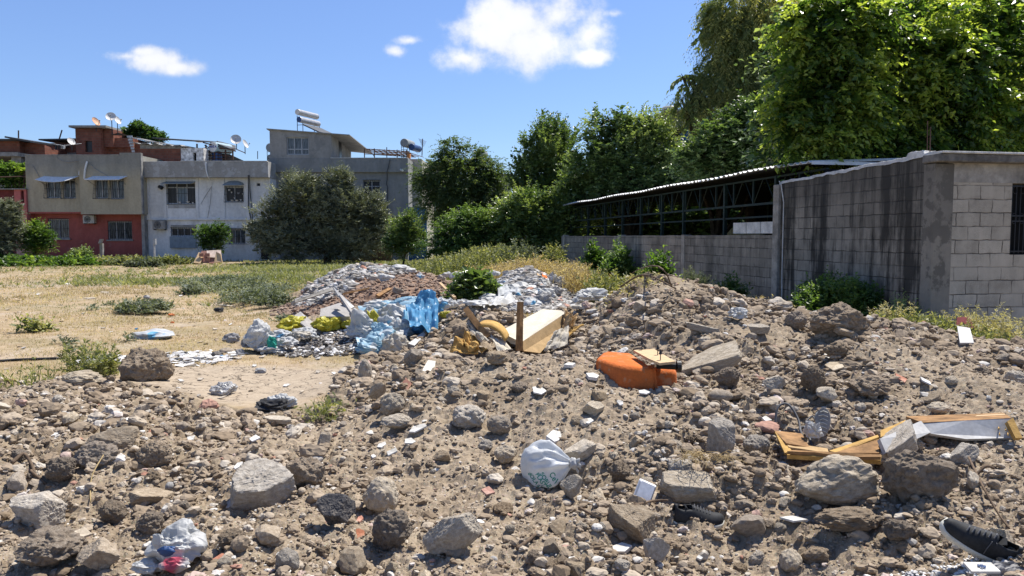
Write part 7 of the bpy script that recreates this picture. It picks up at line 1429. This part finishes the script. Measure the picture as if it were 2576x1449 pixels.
# ------------------------------------------------------------------ shoes
def sneaker(px, py, Y, rz, rx, ry, label, L=.29, lift=0):
    r = empty('sneaker', (0, 0, 0)); tag(r, label, 'shoe'); K = 16; st = 18; V = []; F = []
    def half(u): return .5*(.078+.034*math.sin(min(1, u*1.15)*math.pi)**.8+.012*u)*(1 if u < .86 else math.sqrt(max(0.02, 1-((u-.86)/.145)**2)))*(1 if u > .06 else .72+.28*math.sqrt(max(0, 1-((.06-u)/.06)**2)))
    def top(u): return .028+(.072 if u < .3 else .072-.048*min(1, (u-.3)/.45))*(1 if u < .9 else math.sqrt(max(.05, 1-((u-.9)/.105)**2)))
    for i in range(st+1):
        u = i/st; w = half(u); h = top(u); dip = .018*math.exp(-((u-.17)/.09)**2)
        for j in range(K+1):
            t = math.pi*j/K; y = w*math.cos(t)*(1-.28*math.sin(t)*(1-u*.6)); z = .022+(h-.0)*math.sin(t)**.75*(1)-dip*(math.sin(t)**3); V.append((L*(u-.5), y, z))
    for i in range(st):
        for j in range(K):
            if 1 <= i <= 5 and 5 <= j <= 10: continue       # the collar opening
            n = i*(K+1)+j; F.append((n, n+1, n+K+2, n+K+1))
    mb = MB(); mb.add(V, F); up = mb.build('upper', MT['shoe'], r, smooth=True); m = up.modifiers.new('thickness', 'SOLIDIFY'); m.thickness = .004; m.offset = -1
    V = []; F = []; k2 = 30
    out = [(L*(i/st-.5), half(i/st)*1.06) for i in range(st+1)]; loop = out+[(x, -y) for x, y in reversed(out)]; n = len(loop)
    for zz, s in ((-.008, .90), (0, .99), (.014, 1.04), (.027, 1.0)): V += [(x*(1.0+.012*(s-.9)*10), y*s, zz+(.014*max(0, (x/L+.5-.72)/.28)**1.5)+.006*max(0, (.15-(x/L+.5))/.15)) for x, y in loop]
    for a in range(3): F += [(a*n+i, a*n+(i+1) % n, (a+1)*n+(i+1) % n, (a+1)*n+i) for i in range(n)]
    F += [tuple(range(n-1, -1, -1)), tuple(3*n+i for i in range(n))]
    mb = MB(); mb.add(V, F); mb.build('sole', MT['sole'], r, smooth=True)
    ins = MB(); ins.lathe([(.001, 0), (.028, .0), (.03, .01)], 14, Matrix.Translation((-.095, 0, .035))@Matrix.Diagonal((1.5, .9, 1, 1))); ins.build('insole', MT['blackpl'], r)
    lc = MB()
    for q in range(6):
        u = .36+q*.065; x = L*(u-.5); z = .022+top(u)+.003; w = .018; lc.tube([(x, -w, z-.005), (x+.006, 0, z+.003), (x+.012, w, z-.005)], .0035, 5)
    lc.tube([(L*(-.13), 0, .1), (L*(-.1), .03, .1), (L*(-.08), .055, .075), (L*-.1, .06, .04)], .0022, 5); lc.tube([(L*(-.13), 0, .1), (L*(-.06), -.02, .098), (L*(.0), -.045, .07)], .0022, 5); lc.tube([(L*-.13, 0, .1), (L*-.16, .03, .105), (L*-.19, .035, .09), (L*-.13, 0, .1)], .0022, 5); lc.build('laces', MT['cablem'], r)
    tg = MB(); tg.slab([(-.062, -.02, .085), (-.062, .02, .085), (-.085, .018, .115), (-.085, -.018, .115)], .006); tg.build('tongue', MT['shoe'], r)
    r.location = at(px, py, Y)+Vector((0, 0, lift)); r.rotation_euler = (rx, ry, rz); return r
Ys = ground(1755, 1325); sneaker(1752, 1318, Ys, .12, .25, .10, 'black running shoe with pale sole lying below the straw covered slab', .30)
Ys = ground(2445, 1395); sneaker(2446, 1378, Ys, 2.84, -.62, -.43, 'black laced shoe with white sole near the lower right corner', .31, .02)
def lone_sole():
    p = at(2070, 1062, 5.35); r = empty('worn_shoe_sole', p); tag(r, 'upturned pale grey shoe sole standing beside the cable coil', 'shoe'); mb = MB(); out = []
    for i in range(24): t = 2*math.pi*i/24; out.append((.048*math.cos(t)*(1+.15*math.sin(t)), 0, .105*math.sin(t)))
    M = Rz(-.5)@Rx(-.35); mb.slab([M@Vector(q) for q in out][::-1], -.03); mb.build('sole', MT['grey'], r, bevel=.004)
    g = MB()
    for k in range(6): g.tube([M@Vector((-.03+.01*(k % 2), -.004, -.07+k*.028)), M@Vector((0, -.006, -.06+k*.028)), M@Vector((.03, -.004, -.07+k*.028))], .003, 4)
    g.build('tread', MT['sole'], r)
    u = MB(); u.lathe([(.04, 0), (.05, .05), (.035, .08), (.001, .085)], 14, Matrix.Translation((.02, .03, 0))@Rx(-1.2)); u.build('shoe_upper', MT['dishg'], r)
lone_sole()
crumpled('torn_rag', 'torn white rag hanging below the upturned sole', 'rag', 2064, 1087, 44, 44, 'sackw', 131, 5.25, amp=.4)
crumpled('blue_scrap', 'light blue plastic scrap in the shade left of the largest boulder', 'scrap', 1982, 1172, 34, 12, 'blueL', 132, amp=.4, sub=3); crumpled('blue_scrap', 'small turquoise scrap below the light blue one', 'scrap', 1972, 1200, 20, 10, 'blueL', 133, amp=.4, sub=3)

# ------------------------------------------------------------------ the knotted shopping bag and its print
def shopping_bag():
    Y = ground(1380, 1225); k = Y/FPX; r = empty('shopping_bag', at(1380, 1182, Y)+Vector((0, .1, 0))); tag(r, 'knotted white carrier bag with green printed words, middle foreground', 'bag')
    D, F = ICO[5]; V = D.copy(); t = (V[:, 0]+1)/2      # +X end is gathered into the knot
    ang = np.arctan2(V[:, 2], V[:, 1]); prof = np.clip(1-np.clip((t-.45)/.55, 0, 1)**1.6*.86, 0, 1); pl = np.sin(ang*9+3*vn3(V*1.5, 5))*.17*np.clip((t-.25)/.5, 0, 1)-np.abs(vn3(V*[1.2, 4, 4], 15))*.22+np.sin(ang*5+1)*.03
    rad = prof*(1+pl+.05*fbm3(V*2+3, 4, 3)-.05*np.abs(vn3(V*4, 9))); V = np.stack([V[:, 0], V[:, 1]*rad*.8, V[:, 2]*rad*.92], 1); sq = np.clip((.35-t)/.35, 0, 1); V[:, 2] += .22*sq*np.sign(V[:, 2])*np.abs(V[:, 2])
    V *= np.array([72, 66, 72])*k; a = .1; c, s = math.cos(a), math.sin(a); V = np.stack([V[:, 0]*c-V[:, 2]*s, V[:, 1], V[:, 0]*s+V[:, 2]*c], 1)
    body = np_mesh('bag_body', V, F, sackmat('carrier_film', (.82,.84,.85), .35, .4, spec=.5), r, smooth=True)
    kp = Vector((66*k*c, -.02, 66*k*s)); kn = MB(); n0, f0 = ICO[3]; nn = n0*(1+.25*fbm3(n0*2.5, 6, 3))[:, None]*np.array([13, 13, 15])*k; kn.add(nn+np.array(kp), f0.tolist())
    for q in (-.9, -.2, .5): e = kp+Vector((math.cos(q+a)*20*k, -.02, (math.sin(q+a)*26-4)*k)); kn.slab([kp, kp+Vector((0, 0, 9*k)), e+Vector((0, 0, 7*k)), e-Vector((0, 0, 7*k))], .004)
    kn.build('knot', MT['sackw'], r, smooth=True)
    from mathutils.bvhtree import BVHTree
    bv = BVHTree.FromPolygons([tuple(v) for v in V], [tuple(f) for f in F]); gp = MT['green_print']
    for txt, zx, zy, sz, rot in (('ÇeVRE', 405, 605, 58, -1.05), ('SORUNPOSE', 352, 640, 44, -1.0), ('PLASTİP', 285, 600, 42, -1.0), ('dOLA aTM', 240, 615, 42, -.92)):
        cu = bpy.data.curves.new('t', 'FONT'); cu.body = txt; cu.size = sz*.2946*k*1.15; cu.align_x = 'CENTER'; cu.align_y = 'CENTER'; cu.offset = .0008
        to = bpy.data.objects.new('tmp', cu); COL.objects.link(to); bpy.context.view_layer.update(); me = bpy.data.meshes.new_from_object(to); bpy.data.objects.remove(to)
        c0 = at(1278+zx*.2946, 1022.4+zy*.2946, r.location.y)-r.location; cr, sr = math.cos(rot), math.sin(rot)
        for v in me.vertices:
            x, z = v.co.x*cr-v.co.y*sr+c0.x, v.co.x*sr+v.co.y*cr+c0.z; h = bv.ray_cast(Vector((x, -1, z)), Vector((0, 1, 0))); v.co = (x, (h[0].y if h[0] else 0)-.0025, z)
        link_mesh('printed_word', me, gp, r)
shopping_bag()
def tray():
    Y = ground(1622, 1272); k = Y/FPX; r = empty('foam_tray', at(1624, 1256, Y)+Vector((0, .05, .02))); tag(r, 'white foam food tray propped between stones right of the shopping bag', 'food tray')
    M = Rx(-.45)@Ry(.42); W_, H_ = 24*k, 31*k; mb = MB(); T = lambda s, d: [M@Vector((x*s*W_, d, z*s*H_)) for x, z in ((-1,-.9),(-.9,-1),(.9,-1),(1,-.9),(1,.9),(.9,1),(-.9,1),(-1,.9))]
    a, b, c_ = T(1, 0), T(.97, .008), T(.76, -.045); n = 8; mb.add(b+a+c_, [tuple(range(n))]+[(q*n+i, (q*n+(i+1) % n), ((q+1)*n+(i+1) % n), ((q+1)*n+i)) for q in (0, 1) for i in range(n)]+[tuple(range(3*n-1, 2*n-1, -1))]); mb.build('tray_shell', plain('white_foam', (.78,.78,.78), .6, .3, var=.03, bump=0), r)
    g = MB()
    for i in range(14): z = (-.8+i*.12)*H_; g.tube([M@Vector((-W_*.95, -.004, z)), M@Vector((-W_*.79, -.041, z*.8))], .0016, 4)
    g.build('ribbed_side', MT['sackw'], r)
tray()
def torn_bag():
    r = crumpled('rubbish_bag', 'split white rubbish bag showing dark blue packaging, lower left', 'bag', 412, 1385, 128, 100, 'sackw', 141, amp=.26, sub=5, sharp=.8)
    loc = r.location
    def sub(n, px, py, w, h, m, sd, dy):
        Y = loc.y+dy; k = Y/FPX; D, F = ICO[3]; P = D*(1+.3*fbm3(D*1.6+sd, sd, 3)-.2*np.abs(vn3(D*3, sd)))[:, None]*[w*k/2, w*k/5, h*k/2]; c = at(px, py, Y)-loc; np_mesh(n, P+np.array(c), F, MT[m], r)
    sub('dark_packaging', 418, 1386, 50, 26, 'tankblue', 3, -.14); MT['redp'] = sackmat('red_print_film', (.62,.60,.58), .4, .2, stripes=(.5,.03,.08)); sub('red_printed_bag', 440, 1422, 86, 40, 'redp', 4, -.12); sub('bag_handle', 395, 1362, 26, 44, 'sackw', 5, -.10)
    o = crumpled('white_bag', 'flat white bag end left of the split rubbish bag', 'bag', 340, 1432, 80, 34, 'sackw', 142, amp=.3)
torn_bag()
r = crumpled('rag_bundle', 'grey and black striped cloth bundle at the field edge', 'cloth', 668, 1030, 92, 44, 'blackbag', 151, amp=.3)
crumpled('white_cloth', 'white crumpled cloth on the black striped bundle', 'cloth', 700, 1018, 58, 34, 'sackw', 152, amp=.4, lift=.02); crumpled('grey_cloth', 'grey fold of cloth between the black and the white one', 'cloth', 676, 1026, 40, 30, 'sackg', 153, amp=.35, lift=.01)
crumpled('clear_bag', 'translucent plastic bag lying on the cracked bare ground', 'bag', 548, 982, 64, 34, 'clear', 154, amp=.3)
rock('pale_slab', 690,1056,84,20,'slab','lime','pale flat stone in front of the striped bundle','stone',0,.1,0,161,4,.5,.3)
def brick():
    g = gpt(243, 1036); mb = MB(); mb.cbox((0, 0, 0), .17, .07, .045); o = mb.build('brick', MT['pinkp'], loc=(g.x, g.y, gz(g.x, g.y)+.03), bevel=.004); o.rotation_euler = (.1, .12, -.5); tag(o, 'pale pinkish brick lying on the left debris', 'brick')
    g = gpt(1608, 835, 6); mb = MB(); mb.cbox((0, 0, 0), .2, .14, .1); mb.cbox((0, -.072, 0), .14, .01, .06)
    o = mb.build('hollow_brick', MT['tan'], loc=(X(2600/1.565, g.y), g.y, gz(g.x, g.y)+.05), bevel=.004); o.rotation_euler = (0, .1, .3); tag(o, 'hollow brick end sticking out of the right mound', 'brick')
brick()
def shard(px, py, w, h, m, label, name='tile_shard', th=.012, seed=0, group=None, cat='tile', tilt=.25, y0=2.2):
    r = random.Random(seed*7+int(px)); g = gpt(px, py, y0); k = g.y/FPX; n = r.choice([4, 5, 5]); pts = []; fs = min(3.2, g.y/(CAMZ-g.z)*.7)
    for i in range(n): t = 2*math.pi*(i+r.uniform(-.25, .25))/n; pts.append(Vector((math.cos(t)*w*k*.55*r.uniform(.8, 1.1), math.sin(t)*h*k*.5*fs*r.uniform(.8, 1.1), 0)))
    mb = MB(); mb.slab(pts, th); o = mb.build(name, MT[m], loc=(g.x, g.y, gz(g.x, g.y)+.02+th*.5), bevel=.002); o.rotation_euler = (r.uniform(0, tilt)+.1, r.uniform(-tilt, tilt), r.uniform(-.3, .3)); return tag(o, label, cat, group)
shard(553, 1425, 52, 50, 'terracotta', 'broken dark red tile at the bottom edge near the split bag', seed=1, tilt=.5)
shard(1228, 1240, 32, 22, 'terracotta', 'orange roof tile chip left of the shopping bag', seed=2); shard(906, 1335, 26, 34, 'terracotta', 'terracotta shard between the yellowish boulder and the slate', seed=3, tilt=.5); shard(1016, 968, 44, 38, 'terracotta', 'brown flat sherd on the left flank of the centre mound', seed=4, tilt=.7); shard(905, 1320, 20, 16, 'terracotta', 'tiny red sherd near the slate block', seed=5)
shard(1050, 1083, 46, 24, 'white', 'white tile piece right of the two knobbly lumps', seed=6); shard(985, 1137, 34, 18, 'white', 'white tile piece below the knobbly lumps', seed=7); shard(1400, 1092, 54, 28, 'white', 'white broken tile above the shopping bag', seed=8, th=.03); shard(1490, 944, 40, 12, 'white', 'white block sliver on the crest left of the cushion', seed=9, th=.03); shard(1432, 918, 32, 10, 'white', 'small white slab piece on the centre crest', seed=10, th=.03)
shard(1355, 984, 44, 18, 'white', 'white slanting shard on the centre slope', seed=11, tilt=.5); shard(1078, 922, 26, 30, 'white', 'pale triangular shard on the crest', seed=12, tilt=.8); shard(1850, 1025, 60, 20, 'white', 'long white tile strip below the smooth river stone', seed=13); shard(1560, 1368, 56, 26, 'white', 'white plaster piece under the tan flat stone', seed=14, th=.025); shard(200, 1352, 60, 36, 'lime', 'pale flat flake left of the lower left clod', seed=15); shard(2000, 1300, 70, 16, 'white', 'white flat shard in the shadow of the largest boulder', seed=16); shard(1750, 1210, 14, 14, 'white', 'tiny white chip above the straw', seed=17); shard(2155, 915, 40, 12, 'white', 'white flat piece below the crest clod', seed=18); shard(2100, 930, 44, 18, 'lime', 'cream wedge stone flake on the right slope', seed=19, tilt=.6); shard(2270, 950, 28, 18, 'terracotta', 'pinkish red chip on the right slope', seed=20)
for i, (px, py) in enumerate([(940,1140),(960,1112),(1030,1110),(1440,1395),(1930,1060),(2080,890),(1870,985),(1760,1405),(1210,1310),(640,1100),(480,1110),(520,1050),(330,1080),(140,1090),(600,1172),(420,1165),(1560,1020),(1480,1060),(1620,985),(2330,960)]):
    shard(px, py, 16+(i*7) % 16, 9+(i*5) % 8, 'white', ('rounded' if i % 2 else 'slim')+' white plaster chip '+where(px, py), 'white_chip', seed=30+i, group='white chips in the debris')
# things strewn on the dry field
FL = [(368,845,'flat plastic sheet'),(573,853,'open grey tray'),(546,781,'burnt can'),(352,775,'lone silvery weed patch'),(500,900,'tile chip patch'),(548,982,'clear plastic bag'),(650,700,'big silvery weed patch'),(82,825,'squash like weed'),(640,870,'leftmost woven sack'),(230,900,'slim weed stalks'),(830,950,'left foot of the centre mound'),(200,700,'far bare strip'),(250,750,'middle of the dry grass')]
def fwhere(px, py):
    lx, ly, nm = min(FL, key=lambda q: (q[0]-px)**2+((q[1]-py)*2.5)**2); dx, dy = px-lx, (py-ly)*2.5; d = ('right of' if dx > 0 else 'left of') if abs(dx) > abs(dy) else ('in front of' if dy > 0 else 'behind')
    return ('just ' if math.hypot(dx, dy) < 70 else '')+d+' the '+nm
fl = [(625,745,36,8),(228,752,40,6),(265,738,36,7),(580,820,8,6),(690,930,10,6),(330,850,20,8),(800,905,20,6),(570,770,50,5),(740,760,12,6),(170,716,14,5),(520,716,18,6),(590,742,18,6),(455,746,10,5),(540,832,16,5),(600,905,24,8),(640,925,14,6),(480,925,40,5),(560,1005,30,5),(455,965,24,5),(800,940,16,8),(120,826,20,5),(60,880,18,6),(150,895,20,5),(260,828,14,5),(350,780,10,4),(420,688,12,5),(660,900,22,6),(720,975,22,8),(505,962,20,6),(20,780,20,6),(95,742,12,5),(300,720,8,4),(210,790,12,4),(690,700,14,5),(440,905,14,6),(370,900,16,6),(700,880,20,7),(500,1000,14,5),(760,990,16,6),(840,945,14,6)]
for i, (px, py, w, h) in enumerate(fl): shard(px, py, w*.85, h*.8, ('white', 'concrete', 'lime')[i % 3], ('wide' if w > 24 else 'small' if w > 13 else 'tiny')+' white scrap on the field, '+fwhere(px, py), 'field_scrap', seed=70+i, group='white scraps on the field', cat='litter', y0=6)
for (px, py, w, h, m, n, lab, c) in ((368,845,104,24,'sackb','plastic_sheet','flat crumpled pale plastic sheet on the dry field','plastic sheet'),(573,853,40,26,'sackg','grey_box','open grey tray lying on the field left of the bag heap','box'),(546,781,26,12,'blackbag','burnt_can','blackened bit of rubbish beside a thin white strip','litter'),(340,712,12,8,'blackbag','black_scrap','black rag on the far dry field','litter'),(510,714,20,9,'blackbag','black_scrap','black scrap beside the green weed patch','litter'),(365,750,16,12,'sackg','grey_stone_wad','grey wad on the field','litter'),(425,793,16,6,'orange','pink_scrap','small pink scrap in the dry field','litter'),(428,812,9,6,'orange','orange_cup','tiny orange cup in the dry field','litter'),(336,828,9,6,'blue','bottle_top','small blue cap near the pale sheet','litter'),(549,898,14,8,'blue','blue_chip','blue bottle cap beside the tile chips','litter'),(466,722,14,10,'sackw','white_ball','white ball of plastic by the weed patch','litter'),(595,888,24,16,'sackg','grey_clump','grey lump beside the tile chips','litter')):
    crumpled(n, lab, c, px, py, w, h, m, int(px), amp=.3, sub=3, y0=6)
rock('dark_stone', 536,893,32,22,'angular','slate','dark brown stone beside the tile chips','stone',0,0,0,171,3,.9,.3,6); rock('field_stone', 562,884,40,16,'lump','tan','flat brown stone behind the tile chips','stone',0,0,0,172,3,.9,.3,6); rock('field_stone', 648,935,30,18,'lump','grey','grey stone on the field left of the centre mound','stone',0,0,0,173,3,.9,.3,6)
crumpled('ash_heap_cover', 'pale stained cushion stuffing in front of the blue film', 'cloth', *c5(1040, 660), 76, 52, 'creamcloth', 181, 10.6, amp=.25)
# things by the houses: broken doors, rubble line, black junk
def door_pile():
    Y = 43; 
    for i, (pts, m, lab) in enumerate(([[(498,660,43),(508,632,43.5),(545,634,43.5),(538,664,43)], 'doorw', 'reddish panelled door leaf leaning on the rubbish by the white house'], [[(520,632,43.4),(556,630,43.6),(558,650,43.2),(522,648,43.1)], 'pinkp', 'pinkish board leaning right of the door leaf'], [[(487,662,42.8),(500,636,43.3),(512,640,43.3),(505,664,42.8)], 'chip', 'pale splintered board left of the door leaf'], [[(540,662,42.8),(545,634,43.2),(556,640,43),(560,660,42.8)], 'chip', 'cream board at the right of the door pile'])):
        o = pslab('old_door' if i == 0 else 'old_board', lab, 'door' if i == 0 else 'board', pts, m, .05)
    a = at(514, 645, 43.1)
    mb = MB()
    for dx in (0, .33):
        for dz in (-.18, .08): mb.box(a.x-.25+dx, a.x-.0+dx, 43.0, 43.06, a.z+dz-.1, a.z+dz+.1)
    d = mb.build('door_panels', MT['doorw'], bpy.data.objects.get('old_door')); d.matrix_parent_inverse = bpy.data.objects['old_door'].matrix_world.inverted()
door_pile()
rl = random.Random(4)
for i in range(46):
    px = rl.choice([rl.uniform(40, 150), rl.uniform(150, 215), rl.uniform(215, 300)]); py = 660+rl.uniform(-4, 4); rock('rubble_bit', px, py, rl.uniform(6, 15), rl.uniform(4, 8), rl.choice(['angular', 'lump']), rl.choice(['lime', 'concrete', 'white']), 'bit of pale rubble in the strip before the red house', 'rubble', rl.uniform(0, 3), 0, 0, 190+i % 4, 2, .9, .3, 6, 'rubble strip before the red house')
rock('big_rubble', 142,651,26,18,'angular','tan','tan boulder above the rubble strip by the red house','stone',0,0,0,196,4,.9,.3,6)
crumpled('black_junk', 'dark junk leaning on the right corner of the white house', 'junk', 667, 632, 22, 56, 'blackbag', 197, 49.3, amp=.3)
crumpled('white_junk', 'white pot on the dark junk at the house corner', 'junk', 670, 618, 14, 10, 'sackw', 198, 49.0, amp=.25, sub=3)
pslab('leaning_board', 'grey board with a red top leaning in the wild oats', 'board', [(2415,862,9.0),(2450,862,9.0),(2440,825,9.4),(2408,820,9.4)], 'whiteboard', .02)
pslab('red_plate', 'dark red plate behind the leaning grey board', 'board', [(2405,822,9.5),(2450,826,9.5),(2440,796,9.7),(2408,798,9.7)], 'darkred', .02)
sheetlike('grey_film', 'grey plastic sheet in the lower right corner', 'plastic sheet', [atz(2480, 1449, .2), atz(2600, 1449, .2), atz(2600, 1405, .24), atz(2500, 1412, .24)], 'sackg', 6, fold=.02)
def tilep():
    r = empty('patterned_tile', atz(2468, 1428, .26)); tag(r, 'broken tile with a blue flower motif beside the grey plastic sheet', 'tile'); mb = MB(); mb.slab([(-.06, -.035, 0), (.06, -.035, 0), (.06, .03, .01), (-.055, .035, .01)], .01); mb.build('tile_body', MT['white'], r)
    mo = MB()
    for i in range(6): t = i*1.047; mo.lathe([(.001, .002), (.006, .002), (.006, 0)], 8, Matrix.Translation((.0+.012*math.cos(t), .012*math.sin(t)-.004, .008))); 
    mo.lathe([(.001, .002), (.004, .002), (.004, 0)], 8, Matrix.Translation((0, -.004, .009))); mo.build('blue_motif', MT['tankblue'], r)
tilep()
